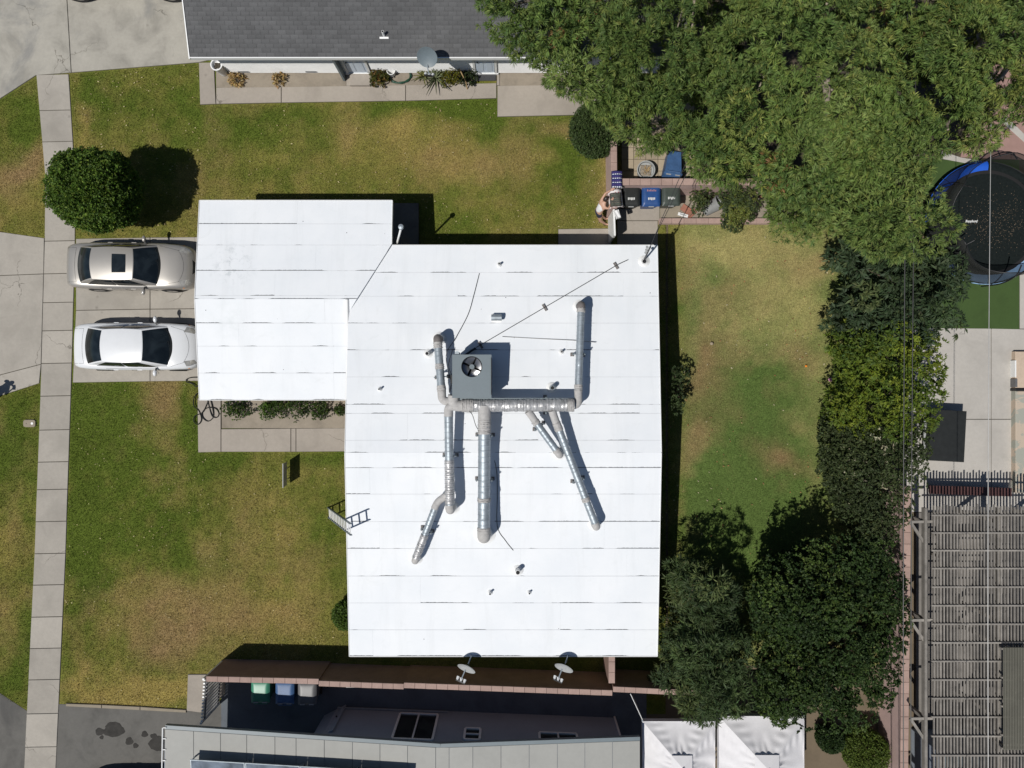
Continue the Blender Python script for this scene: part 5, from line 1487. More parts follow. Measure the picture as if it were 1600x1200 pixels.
def person(label, J, hair='hair', top='cloth_white', bottom='cloth_navy', shoes='black_plastic', sleeves=False, long=False):
    """J: dict of world joints"""
    base = Vector((J['pelvis'].x, J['pelvis'].y, 0)); t = thing('person', label, 'person', tuple(base))
    pel, ch, nk, hd = J['pelvis'], J['chest'], J['neck'], J['head']
    mid_ = pel.lerp(ch, .5)
    chains = [[(pel, .14), (mid_, .125), (ch, .145), (nk, .062), (hd.lerp(nk, .5), .058)]]
    for s in 'lr':
        hp, kn, an, to = J['hip' + s], J['knee' + s], J['ankle' + s], J['toe' + s]
        chains.append([(pel, .14), (hp, .095), (hp.lerp(kn, .5), .082), (kn, .06), (kn.lerp(an, .35), .058), (an, .04), (to, .035)])
        sh, el, wr = J['sho' + s], J['elb' + s], J['wri' + s]
        d = (wr - el).normalized(); side = d.cross(Vector((0, 0, 1)));
        if side.length < .1: side = Vector((1, 0, 0))
        side.normalize(); dn = side.cross(d)
        if dn.z > 0: dn = -dn
        palm = wr + d * .06; kn_ = wr + d * .10
        chains.append([(ch, .145), (sh, .058), (sh.lerp(el, .5), .047), (el, .039), (el.lerp(wr, .4), .036), (wr, .025), (palm, (.04, .018)), (kn_, (.038, .015))])
        for k, ln in zip((-1.5, -.5, .5, 1.5), (.060, .075, .078, .066)):
            p0 = kn_ + side * (k * .018)
            chains.append([(kn_, (.038, .015)), (p0 + d * .015, .009), (p0 + d * (.015 + ln * .5) + dn * .006, .0085), (p0 + d * (.015 + ln) + dn * .03, .0075)])
        sg = 1 if s == 'l' else -1
        chains.append([(palm, (.04, .018)), (palm + side * (sg * .04) + d * .01, .011), (palm + side * (sg * .06) + d * .045 + dn * .012, .009)])
    skinned('body', chains, M['skin'], t, 0)
    # head with face: ellipsoid pushed into brow, nose, chin
    up = (hd - nk).normalized(); f = J['face'].normalized(); f = (f - up * f.dot(up)).normalized(); r_ = f.cross(up)
    b = MB(); n, m = 24, 18
    vs = []
    for j in range(m + 1):
        th = math.pi * j / m
        for k in range(n):
            ph = 2 * math.pi * k / n
            cz = math.cos(th); x = math.sin(th) * math.cos(ph); y = math.sin(th) * math.sin(ph)   # x forward, y right
            w = .075 * (1 - .18 * max(0, -cz)); dpt = .095
            px_ = x * dpt; py_ = y * w; pz = cz * .118
            if x > .7 and abs(y) < .25 and -.35 < cz < .05: px_ += .018 * (1 - abs(y) / .25)
            if x > .6 and .25 < abs(y) < .6 and 0 < cz < .22: px_ -= .006
            vs.append(hd + f * px_ + r_ * py_ + up * pz)
    fs = [(j * n + k, j * n + (k + 1) % n, (j + 1) * n + (k + 1) % n, (j + 1) * n + k) for j in range(m) for k in range(n)]
    b.add(vs, fs); head = b.build('head', M['skin'], t, smooth=80)
    for s in (-1, 1):
        MB().ball(hd + f * .083 + r_ * (s * .03) + up * .012, .012, .012, .009, 8, 6).build('eye', M['hair'], head)
        MB().ball(hd + r_ * (s * .076), .014, .018, .03, 8, 6).build('ear', M['skin'], head)
    MB().bar(hd + f * .088 + r_ * -.024 - up * .055, hd + f * .088 + r_ * .024 - up * .055, .012, .012).build('mouth', M['red_paint'], head)
    b = MB(); vs = []
    for j in range(12):
        th = math.pi * .62 * j / 11
        for k in range(22):
            ph = 2 * math.pi * k / 22; q = 1.10 + .05 * math.sin(7 * ph + j)
            lim = th if math.cos(ph) < .3 else min(th, .75)
            vs.append(hd + f * (math.sin(lim) * math.cos(ph) * .098 * q - .008) + r_ * (math.sin(lim) * math.sin(ph) * .082 * q) + up * (math.cos(lim) * .125 * q))
    fs = [(j * 22 + k, j * 22 + (k + 1) % 22, (j + 1) * 22 + (k + 1) % 22, (j + 1) * 22 + k) for j in range(11) for k in range(22)]
    b.add(vs, fs); b.build('hair', M[hair], t, smooth=80)
    if long: MB().tube(bez([hd - f * .07 + up * .03, hd - f * .13 - up * .05, hd - f * .10 - up * .22], 6, .08), [.05] * 3 + [.055] * 3 + [.045] * 2 + [.02], 10).build('ponytail', M[hair], t, smooth=70) if False else None
    # clothes follow the torso
    skinned('top', [[(pel.lerp(ch, .12), .158), (mid_, .145), (ch, .165), (ch.lerp(nk, .55), .085)], [(ch, .165), (J['shol'].lerp(ch, .15), .075)], [(ch, .165), (J['shor'].lerp(ch, .15), .075)]]
            + ([[(J['sho' + s].lerp(ch, .15), .075), (J['sho' + s].lerp(J['elb' + s], .6), .062)] for s in 'lr'] if sleeves else []), M[top], t, 0)
    kk = .95 if long else .42
    skinned('shorts' if not long else 'trousers', [[(pel.lerp(ch, .18), .155), (pel, .165)]] + [[(pel, .165), (J['hip' + s], .115), (J['hip' + s].lerp(J['knee' + s], .42), .105)] + ([(J['knee' + s], .078), (J['ankle' + s].lerp(J['knee' + s], .12), .06)] if long else []) for s in 'lr'], M[bottom], t, 0)
    for s in 'lr':
        a, c_ = J['ankle' + s], J['toe' + s]; d = (c_ - a); d.z = 0; d.normalize()
        b = MB(); b.tube([Vector((a.x, a.y, .035)) - d * .07, Vector((a.x, a.y, .04)), Vector((a.x, a.y, .035)) + d * .1, Vector((a.x, a.y, .028)) + d * .19], [.036, .042, .042, .026], 10)
        b.build('shoe', M[shoes], t, smooth=60)
    return t
V3 = lambda x, y, z: Vector((x, y, z))
def gpx(px, py, z): return G(px, py, z)
# leaning person: feet by the wall, torso bent east over the cap
pel = gpx(935, 331, .88); ch = gpx(940, 321, 1.26); nk = gpx(945, 316, 1.40); hd = gpx(947, 311.5, 1.50)
rt = Vector((.35, -.94, 0)).normalized()             # person's right (faces east-north-east)
J = dict(pelvis=pel, chest=ch, neck=nk, head=hd, face=Vector((.8, .15, -.6)))
J['hipl'] = pel - rt * .10 - V3(0, 0, .06); J['hipr'] = pel + rt * .10 - V3(0, 0, .06)
J['anklel'] = gpx(946, 342, .08); J['ankler'] = gpx(946, 350, .08)
J['kneel'] = gpx(940, 338, .48); J['kneer'] = gpx(938, 345, .47)
J['toel'] = J['anklel'] + V3(.14, .03, -.04); J['toer'] = J['ankler'] + V3(.14, -.02, -.04)
J['shol'] = ch.lerp(nk, .6) - rt * .17; J['shor'] = ch.lerp(nk, .6) + rt * .17
J['elbl'] = gpx(946, 302, 1.45); J['wril'] = gpx(954, 297.5, ZW + .08)
J['elbr'] = gpx(951, 326, 1.35); J['wrir'] = gpx(955.5, 315, ZW + .10)
person('person in white tank top leaning over the pink wall beside the blankets', J, shoes='rubber')
# the drone pilot just left of the frame, whose shadow falls on the apron
P0 = G(-13, 622)
pel = P0 + V3(0, 0, .93); ch = P0 + V3(.03, 0, 1.32); nk = P0 + V3(.03, 0, 1.5); hd = P0 + V3(.06, 0, 1.66)
J = dict(pelvis=pel, chest=ch, neck=nk, head=hd, face=Vector((1, .2, -.2)))
for s, k in (('l', 1), ('r', -1)):
    J['hip' + s] = pel + V3(0, .1 * k, -.06); J['knee' + s] = P0 + V3(.03, .12 * k, .5); J['ankle' + s] = P0 + V3(0, .13 * k, .08); J['toe' + s] = P0 + V3(.15, .15 * k, .04)
    J['sho' + s] = ch.lerp(nk, .6) + V3(0, .18 * k, 0); J['elb' + s] = P0 + V3(.03, .27 * k, 1.15); J['wri' + s] = P0 + V3(.27, .09 * k, 1.22)
person('person in dark clothes whose shadow falls on the driveway apron', J, top='grey_top', bottom='cloth_navy', sleeves=True, long=True)
q = P0 + V3(.36, 0, 1.22)
t = thing('remote_controller', 'handheld grey remote controller held by the person on the apron', 'controller', tuple(q))
MB().box(q.x - .05, q.x + .06, q.y - .09, q.y + .09, q.z - .02, q.z + .025, .01).build('case', M['grey_bin'], t)
for k in (-1, 1): MB().tube([q + V3(.02, .05 * k, .02), q + V3(.02, .05 * k, .055)], .012, 8).build('stick', M['black_metal'], t)

# ================================================================== LAWN SIGN, HOSE, METER COVER
sx = (450 - 800) / 40
t = thing('lawn_sign', 'upright pale sign panel standing on the front lawn', 'sign', (sx, (600 - 739) / 40, 0))
b = MB(); b.add([(sx + dx + (.07 if zz > .5 else 0), yy, zz) for zz in (.18, .84) for dx, yy in ((-.012, (600 - 757) / 40), (.012, (600 - 757) / 40), (.012, (600 - 721) / 40), (-.012, (600 - 721) / 40))], [(3, 2, 1, 0), (4, 5, 6, 7), (0, 1, 5, 4), (1, 2, 6, 5), (2, 3, 7, 6), (3, 0, 4, 7)]); b.build('panel', M['pale_tub'], t)
for y in (731, 748): MB().box(sx - .012, sx + .012, (600 - y) / 40 - .012, (600 - y) / 40 + .012, -.05, .162).build('stake', M['galv'], t)
MB().bar((sx + .07, (600 - 757) / 40 - .012, .846), (sx + .07, (600 - 721) / 40 + .012, .846), .028, .012).build('top_rail', M['pale_tub'], t)
def hose(label, pts, r, mat, name='hose', z=.06):
    P = [Vector((*G(a, c_)[:2], z + .012 * (i % 3))) for i, (a, c_) in enumerate(pts)]
    out = []
    for i in range(len(P) - 1):
        p0 = P[max(i - 1, 0)]; p1 = P[i]; p2 = P[i + 1]; p3 = P[min(i + 2, len(P) - 1)]
        for k in range(8):
            s = k / 8; out.append(.5 * ((2 * p1) + (p2 - p0) * s + (2 * p0 - 5 * p1 + 4 * p2 - p3) * s * s + (3 * p1 - p0 - 3 * p2 + p3) * s ** 3))
    out.append(P[-1]); b = MB(); b.tube(out, r, 6)
    return tag(b.build(name, M[mat], smooth=60), label, 'hose')
hose('black hose looped on the walk below the garage roof', [(360, 600), (318, 602), (308, 604), (303, 600), (294, 597), (293, 593), (300, 590), (316, 590), (340, 594), (330, 606), (308, 616), (304, 632), (312, 642), (316, 655), (311, 663), (304, 658), (306, 650), (318, 644), (325, 630), (329, 622), (334, 640), (334, 652), (326, 658), (318, 652), (318, 643), (326, 637), (338, 638), (343, 646), (340, 652), (333, 650), (328, 636), (326, 624), (334, 622), (350, 612)], .02, 'dark_hose')
t = thing('meter_cover', 'pale oval water meter cover set in the grass strip', 'meter cover', tuple(G(47, 661.5)))
b = MB(); b.prism([tuple(G(47 + (9.5 * (abs(math.cos(a)) ** .45) * (1 if math.cos(a) > 0 else -1)), 661.5 + 5.8 * (abs(math.sin(a)) ** .45) * (1 if math.sin(a) > 0 else -1))[:2]) for a in [2 * math.pi * k / 40 for k in range(40)]], -.05, .055, .01); b.build('lid', M['kerb'], t)
b = MB(); b.prism(xy(blob(51.5, 661.5, 1.9, 1.9, 16, 0)), .056, .062); b.build('cap', M['trim'], t)
b = MB(); b.prism(xy(blob(42.5, 662, .6, .6, 10, 0)), .056, .06); b.build('keyhole', M['dark'], t)

# ================================================================== TRAMPOLINE
tc = G(1543, 348, .85); tz = .85
t = thing('trampoline', 'round black trampoline with blue edge pads and a sagging net', 'trampoline', (tc.x, tc.y, 0.03))
R0, R1 = 2.0, 2.30
b = MB(); b.lathe([(0, tz - .04), (R0 * .5, tz - .03), (R0 * .93, tz)], 48, Matrix.Translation((tc.x, tc.y, 0)))
M['net_mat'] = plain('black_jump_mat', (.012, .016, .016), .95, var=.35, scale=12, world=True, spec=.05)
b.build('jump_mat', M['net_mat'], t, smooth=60)
M['pad_blue'] = plain('blue_vinyl', (.015, .10, .55), .45, var=.15, scale=4)
M['pad_navy'] = plain('navy_vinyl', (.01, .02, .07), .45, var=.2, scale=4)
M['pad_pale'] = plain('faded_blue_vinyl', (.22, .36, .55), .5, var=.2, scale=4)
segs = 8
for k in range(segs):
    a0 = 2 * math.pi * k / segs; a1 = 2 * math.pi * (k + 1) / segs - .01
    b = MB()
    sag = .03 + .05 * (k in (4, 5, 6))
    b.grid(10, 4, lambda u, v, a0=a0, a1=a1, sag=sag: (tc.x + (R0 - .02 + v * (R1 - R0 + .06)) * math.cos(a0 + (a1 - a0) * u), tc.y + (R0 - .02 + v * (R1 - R0 + .06)) * math.sin(a0 + (a1 - a0) * u), tz + .03 + .03 * math.sin(math.pi * v) - sag * math.sin(math.pi * u) - .16 * max(0, v - .7)))
    b.build('edge_pad', [M['pad_navy'], M['net_mat'], M['pad_blue'], M['pad_blue'], M['net_mat'], M['pad_pale'], M['pad_pale'], M['net_mat']][k], t, smooth=60)
b = MB(); b.tube([(tc.x + R1 * math.cos(2 * math.pi * k / 48), tc.y + R1 * math.sin(2 * math.pi * k / 48), tz - .02) for k in range(49)], .025, 8); b.build('frame_ring', M['black_metal'], t, smooth=60)
b = MB(); b.lathe([(R0 * .93, tz - .005), (R0, tz - .02)], 48, Matrix.Translation((tc.x, tc.y, 0))); b.build('spring_skirt', M['dark'], t)
for k in range(8):
    a = 2 * math.pi * (k + .3) / 8
    MB().tube([(tc.x + (R1 - .0) * math.cos(a), tc.y + R1 * math.sin(a), .03), (tc.x + R1 * math.cos(a), tc.y + R1 * math.sin(a), tz - .04)], .022, 8).build('leg', M['galv'], t)
def net():
    n_ = NT('dark_safety_net')
    n_.done((.04, .042, .04), .95, spec=.05)
    tr = n_.node("ShaderNodeBsdfTransparent"); mx = n_.node("ShaderNodeMixShader"); mx.inputs[0].default_value = .64
    n_.link(tr.outputs[0], mx.inputs[1]); n_.link(n_.b.outputs[0], mx.inputs[2]); n_.link(mx.outputs[0], n_.n["Material Output"].inputs["Surface"])
    return n_.m
M['net'] = net()
def poleang(k): return 2 * math.pi * (k + .3) / 6 + .25
top = 2.55
for k in range(6):
    a = poleang(k); ca, sa = math.cos(a), math.sin(a)
    ln = .0
    pts = [(tc.x + R1 * 1.02 * ca, tc.y + R1 * 1.02 * sa, .35), (tc.x + R1 * 1.05 * ca, tc.y + R1 * 1.05 * sa, 1.5), (tc.x + R1 * .98 * ca, tc.y + R1 * .98 * sa, 2.3), (tc.x + R1 * .82 * ca, tc.y + R1 * .82 * sa, top)]
    MB().tube(bez(pts, 5, .4), .024, 8).build('net_pole', M['black_metal'], t, smooth=60)
b = MB()
def netf(u, v):
    a = 2 * math.pi * u; droop = .35 * abs(math.sin(3 * (a - .25) - .9)) * v
    r = (R1 + .02) * (1.0 - .05 * v) - .10 * abs(math.sin(3 * (a - .25) - .9)) * math.sin(math.pi * v)
    if v > .9: r *= .97
    return (tc.x + r * math.cos(a), tc.y + r * math.sin(a), tz + .02 + (top - tz - .1) * v - droop)
b.grid(72, 10, netf); b.build('safety_net', M['net'], t, smooth=60)
b = MB()
b.tube([netf(k / 72, 1.0) for k in range(73)], .016, 6); b.build('net_hem', M['black_metal'], t, smooth=60)
# printed word on the mat
fc_ = bpy.data.curves.new('print', 'FONT'); fc_.body = 'jumpking'; fc_.size = .20; fc_.shear = .25; fc_.offset = .008; fc_.align_x = 'CENTER'; fc_.align_y = 'CENTER'
fo = bpy.data.objects.new('print', fc_); C.objects.link(fo)
dg = bpy.context.evaluated_depsgraph_get(); dg.update()
me = bpy.data.meshes.new_from_object(fo.evaluated_get(dg)); bpy.data.objects.remove(fo)
w = G(1518, 346.5, tz)
po = bpy.data.objects.new('printed_word', me); C.objects.link(po); me.materials.clear(); me.materials.append(M['decal']); po.parent = t
xs_ = [v.co.x for v in me.vertices]; k_ = .48 / (max(xs_) - min(xs_))
po.scale = (k_, k_, 1); po.rotation_euler = (0, 0, math.pi); po.location = (w.x - tc.x, w.y - tc.y, tz - .03 + .012)
po["kind"] = "stuff"
# fallen leaves on the mat
n = 700
a = rng.normal(0, 1, (n, 2)) * np.array((.75, .55)) + np.array((.28, .05))
a = a[np.hypot(a[:, 0], a[:, 1]) < R0 * .88]; n = len(a)
ang = rng.uniform(0, 6.28, n); s1 = np.stack([np.cos(ang), np.sin(ang), np.zeros(n)], 1); s2 = np.stack([-np.sin(ang), np.cos(ang), np.zeros(n)], 1)
c0 = np.stack([tc.x + a[:, 0], tc.y + a[:, 1], np.full(n, tz + .006)], 1)
L_ = rng.uniform(.008, .026, n)[:, None]
vv = np.stack([c0 - s1 * L_, c0 - s2 * L_ * .4 + np.array((0, 0, .004)), c0 + s1 * L_, c0 + s2 * L_ * .4], 1).reshape(-1, 3)
cc = np.repeat(np.array((.20, .155, .11)) * rng.uniform(.3, 1.5, n)[:, None], 4, 0)
tag(np_mesh('fallen_leaves', vv, np.arange(4 * n).reshape(-1, 4), M['grass'], None, cc), 'dry leaves scattered on the trampoline mat', 'leaves')

# ================================================================== PERGOLA AND PATIO
t = thing('pergola', 'weathered grey slatted pergola over the patio at right', 'pergola', tuple(G(1520, 900)))
PZ = 2.6
xa, xb = G(1459, 900, PZ).x, G(1690, 900, PZ).x
yt, yb_ = G(1500, 790, PZ).y, G(1500, 1330, PZ).y
n = int((xb - xa) / .115)
for i in range(n):
    x = xa + i * (xb - xa) / (n - 1)
    MB().box(x - .019 + random.uniform(-.008, .008), x + .019 + random.uniform(-.008, .008), yb_ + random.uniform(-.05, .05), yt + random.uniform(-.06, .06), PZ - .03, PZ + .03).build('slat', M['wood_grey'], t)
k = 0
for py in (805, 832.5, 860, 888, 917, 946, 975, 1004, 1033, 1062, 1091, 1120, 1150, 1180, 1210, 1240, 1270, 1300):
    y = G(1500, py, PZ + .05).y
    MB().box(xa - .12, xb + .02, y - .028, y + .028, PZ + .032, PZ + .085).build('purlin', M['wood_grey'], t)
for x in (xa - .25, xa + 2.35, xa + 4.6):
    MB().box(x - .05, x + .05, yb_, yt - .1, PZ - .24, PZ - .035).build('beam', M['wood_grey'], t)
    for y in (yt - .6, yt - 4.1, yt - 7.6, yt - 11):
        MB().box(x - .06, x + .06, y - .06, y + .06, .04, PZ - .245).build('post', M['wood_grey'], t)
        if x < xa:
            MB().bar((x - .52, y, PZ - .12), (x + .0, y - .75, PZ - .16), .09, .06).build('brace', M['wood_grey'], t)
            MB().bar((x - .52, y, PZ - .12), (x + .3, y + .02, PZ - .10), .09, .06).build('brace', M['wood_grey'], t)
t2 = thing('patio_bench', 'long dull red bench under the edge of the pergola', 'bench', tuple(G(1515, 770)))
q0, q1 = G(1452, 765, .45), G(1580, 769, .45)
MB().bar(q0 + V3(0, 0, 0), q1, .32, .06).build('seat', M['red_paint'], t2)
for f0 in (.08, .5, .92):
    q = q0.lerp(q1, f0); MB().box(q.x - .04, q.x + .04, q.y - .13, q.y + .13, .04, .42).build('leg', M['red_paint'], t2)
for i, (px, py, lab) in enumerate(((1505, 855, 'grey patio table half hidden under the pergola slats'),)):
    p = G(px, py, .75); t3 = thing('patio_table', lab, 'table', (p.x, p.y, .04))
    MB().box(-.9, .9, -.5, .5, .68, .73, .01).build('table_top', M['wood_grey'], t3, local=True)
    for sx_ in (-.8, .8):
        for sy in (-.4, .4): MB().box(sx_ - .04, sx_ + .04, sy - .04, sy + .04, 0, .68).build('leg', M['wood_grey'], t3, local=True)
# dark covered table
A = G(1452, 721, .8); B_ = G(1510, 641, .8)
t = thing('covered_table', 'black rectangular table on the patio next to the hedge', 'table', ((A.x + B_.x) / 2, (A.y + B_.y) / 2, .04))
t.rotation_euler = (0, 0, math.radians(-3)); w_, d_ = (B_.x - A.x) / 2 - .03, (A.y - B_.y) / -2
MB().prism([(-w_, -d_), (w_, -d_), (w_, d_), (-w_, d_)], .70, .76, .015).build('table_top', M['black_plastic'], t, local=True)
b = MB(); b.box(-w_ + .03, w_ - .03, -d_ + .03, d_ - .03, .45, .699); b.build('cover_skirt', M['black_plastic'], t, local=True)
MB().box(-w_ + .01, w_ - .01, -d_ + .22, -d_ + .235, .7605, .764).build('cover_fold', M['dark'], t, local=True)
for sx_ in (-w_ + .1, w_ - .1):
    for sy in (-d_ + .12, d_ - .12): MB().box(sx_ - .03, sx_ + .03, sy - .03, sy + .03, 0, .45).build('leg', M['black_metal'], t, local=True)
p = G(1449, 688, .4)
t = thing('garden_bench', 'narrow pale bench with black arm between hedge and black table', 'bench', (p.x, p.y, .04))
for x in (-.1, .06): MB().box(x - .06, x + .07, -.75, .75, .36, .41, .008).build('seat_slat', M['pale_tub'], t, local=True)
for y in (-.6, .6): MB().box(-.12, .12, y - .03, y + .03, 0, .36).build('leg', M['black_metal'], t, local=True)
MB().tube([(-.2, -.05, .5), (0, .02, .55), (.14, 0, .5)], .04, 8).build('arm_rest', M['black_metal'], t, local=True, smooth=60)
# peeling low building at the right edge
def peel():
    n_ = NT('peeling_paint'); p_ = n_.pos(True)
    k = n_.ramp(n_.noise(p_, 1.6, 6, .62, .6), [(.50, 0.0), (.54, 1.0)])
    c__ = n_.mix(k, (.47, .39, .31), (.33, .335, .29)); n_.bump(k, .4, .01); return n_.done(c__, .85)
M['peel'] = peel()
M['plank'] = plain('pink_beige_plank', (.50, .40, .31), .8, var=.14, scale=2, world=True)
t = thing('raised_terrace', 'low raised terrace with peeling pinkish paint at the right edge', 'terrace', tuple(G(1650, 700)))
xL = G(1588, 650, .3).x
yA, yB = G(1587, 609, .3).y, G(1587, 770, .3).y; yC = G(1587, 549, .3).y
MB().box(xL - .02, xL + 3, yB, yA - .05, 0, .3, .02).build('painted_slab', M['peel'], t)
MB().box(xL, xL + 3, yA + .05, yC, 0, .26, .02).build('upper_slab', M['plank'], t)
MB().box(xL - .06, xL + 3, yA - .045, yA + .045, .0, .36, .01).build('drain_rail', M['black_metal'], t)
MB().box(xL - .05, xL + .0, yC - 1.0, yC - .35, .02, .3).build('edge_board', M['trim'], t)
MB().box(xL - .05, xL + .03, yA + .1, yA + .42, .02, .32).build('edge_post', M['grey_bin'], t)
# patio cover sheets beyond the pergola (bottom right)
t = thing('patio_cover', 'dark ribbed patio cover at the bottom right corner', 'patio cover', tuple(G(1640, 1100)))
CZ = 2.95
M['ribbed'] = plain('ribbed_brown_sheet', (.13, .125, .10), .6, var=.15, scale=1.5, world=True)
for i in range(4):
    xa_, xb_ = G(1568 + i * 36, 1000, CZ).x, G(1568 + i * 36 + 35, 1000, CZ).x
    b = MB(); n = 14
    for k in range(n):
        xx = xa_ + (xb_ - xa_) * (k + .5) / n
        b.box(xx - (xb_ - xa_) / n * .5, xx + (xb_ - xa_) / n * .12, G(1600, 1172, CZ).y, G(1600, 1012, CZ).y, CZ - .02 if k % 2 else CZ - .021, CZ + .0); b.box(xx + (xb_ - xa_) / n * .13, xx + (xb_ - xa_) / n * .49, G(1600, 1172, CZ).y, G(1600, 1012, CZ).y, CZ - .05, CZ - .03)
    b.build('roof_sheet', M['ribbed'], t, kind='stuff')
for py in (1015, 1060, 1105, 1150, 1171):
    y = G(1600, py, CZ).y; MB().box(G(1567, 1000, CZ).x, G(1712, 1000, CZ).x, y - .03, y + .03, CZ - .16, CZ - .055).build('rafter', M['wood_grey'], t)
for px in (1572, 1700):
    for py in (1015, 1170):
        p = G(px, py, CZ); MB().box(p.x - .05, p.x + .05, p.y - .05, p.y + .05, .04, CZ - .165).build('post', M['wood_grey'], t)
t = thing('slate_sheet_roof', 'blue grey sheet roof in the very bottom right corner', 'shed', tuple(G(1560, 1240)))
b = MB(); b.prism([rp(1473, 1178, 2.4), rp(1700, 1184, 2.4), rp(1700, 1420, 2.4), rp(1473, 1420, 2.4)], 2.34, 2.4, .02); b.build('roof', M['tarp'], t)
p0_ = G(1473, 1178, 2.4); MB().box(p0_.x + .2, p0_.x + 4.5, p0_.y - 4, p0_.y - .25, 0, 2.339).build('wall', M['grey_wall'], t)
for k in range(6): MB().prism([rp(1476 + k * 38, 1181, 2.41), rp(1478 + k * 38, 1181, 2.41), rp(1478 + k * 38, 1415, 2.41), rp(1476 + k * 38, 1415, 2.41)], 2.401, 2.43).build('batten', M['galv_dark'], t)

# ================================================================== CANOPIES
def canopy(label, c0, w, d, ze, zp, seed):
    """c0: NW corner (world), w east, d south"""
    r = random.Random(seed)
    t = thing('pop_up_canopy', label, 'canopy', (c0.x + w / 2, c0.y - d / 2, 0), group='white pop-up canopies at the bottom edge')
    cx, cy = c0.x + w / 2, c0.y - d / 2
    corners = [(c0.x, c0.y), (c0.x + w, c0.y), (c0.x + w, c0.y - d), (c0.x, c0.y - d)]
    for k in range(4):
        a = Vector(corners[k]); c_ = Vector(corners[(k + 1) % 4]); pk = Vector((cx, cy))
        b = MB(); n = 26
        wr = [(r.uniform(.2, 1.1), r.uniform(2, 9), r.uniform(0, 6)) for _ in range(6)]
        def f(u, v, a=a, c_=c_):
            vv = v * .86
            e = a.lerp(c_, u); p = e.lerp(pk, vv)
            z = ze + (zp - ze) * vv - .10 * math.sin(math.pi * u) * math.sin(math.pi * min(1, v * .9 + .1))
            edge_ = min(u, 1 - u)
            wv = sum(math.sin(fq * 3 * u + fq * am * v + ph) for am, fq, ph in wr) * .012
            wv += .05 * math.sin(30 * v + 8 * edge_ + wr[0][2]) * math.exp(-((edge_ - .12) / .12) ** 2) + .035 * math.sin(24 * edge_ + 10 * v) * math.exp(-((v - .75) / .3) ** 2) * math.sin(math.pi * u)
            return (p.x, p.y, z + wv * math.sin(math.pi * min(1, u * 1.0)) )
        b.grid(n, n, f); b.build('roof_panel', M['canopy'], t, smooth=60)
        b = MB()
        nrm = Vector((c_.y - a.y, a.x - c_.x)).normalized()
        b.grid(20, 3, lambda u, v, a=a, c_=c_: (a.lerp(c_, u).x, a.lerp(c_, u).y, ze - .0 - .22 * v + .0 * u)); b.build('valance', M['canopy'], t, smooth=60)
        MB().bar((a.x, a.y, 0), (a.x, a.y, ze - .02), .045, .045, up=(1, 0, 0)).build('leg', M['galv'], t)
    b = MB()
    vs = []
    for k in range(4):
        q = Vector(corners[k]).lerp(Vector((cx, cy)), .72); vs.append((q.x, q.y, ze + (zp - ze) * .72 + .05))
    b.add(vs + [(cx, cy, zp + .02)], [(0, 1, 4), (1, 2, 4), (2, 3, 4), (3, 0, 4)]); b.build('vent_cap', M['canopy'], t)
    MB().tube([(cx, cy, ze + .2), (cx, cy, zp + .1)], .03, 8).build('centre_pole', M['galv'], t)
canopy('left white pop-up canopy at the bottom edge', G(1004, 1127, 2.15), 2.62, 2.75, 2.15, 2.75, 3)
canopy('right white pop-up canopy partly under the dark tree', G(1123, 1119, 2.2), 3.08, 3.1, 2.2, 2.9, 5)
tag(MB().tube([G(985, 1084, 1.75), G(1004, 1125, 2.1)], .015, 6).build('guy_line', M['trim']), 'white line tied from the boundary wall to the left canopy', 'line')

# ---- small things on the back lawn
for nm, lab, cat, px, py, mt_, r in (('fallen_orange', 'orange fruit lying on the back lawn', 'fruit', 1258.5, 572, 'orange', .05), ('fallen_flower', 'pink flower lying at the foot of the hedge', 'flower', 1296, 593, 'pink_petal', .09), ('pale_stone', 'pale pinkish stone on the back lawn near the house shadow', 'stone', 1111, 537, 'paver', .07)):
    p = G(px, py); t = thing(nm, lab, cat, (p.x, p.y, .02))
    if cat == 'flower':
        for k in range(6):
            a = k * 1.047; b = MB(); b.grid(4, 4, lambda u, v, a=a: (math.cos(a) * u * r + math.sin(a) * (v - .5) * r * math.sin(math.pi * u), math.sin(a) * u * r - math.cos(a) * (v - .5) * r * math.sin(math.pi * u), .03 + .03 * u)); b.build('petal', M[mt_], t, local=True)
    else:
        MB().ball((0, 0, r * .9), r, r * .95, r * .9, 14, 10, .03 if cat == 'fruit' else .12).build('flesh' if cat == 'fruit' else 'rock', M[mt_], t, smooth=70, local=True)
        if cat == 'fruit': MB().tube([(0, 0, r * 1.75), (.004, 0, r * 2.0)], .006, 6).build('stalk', M['bark_dark'], t, local=True)

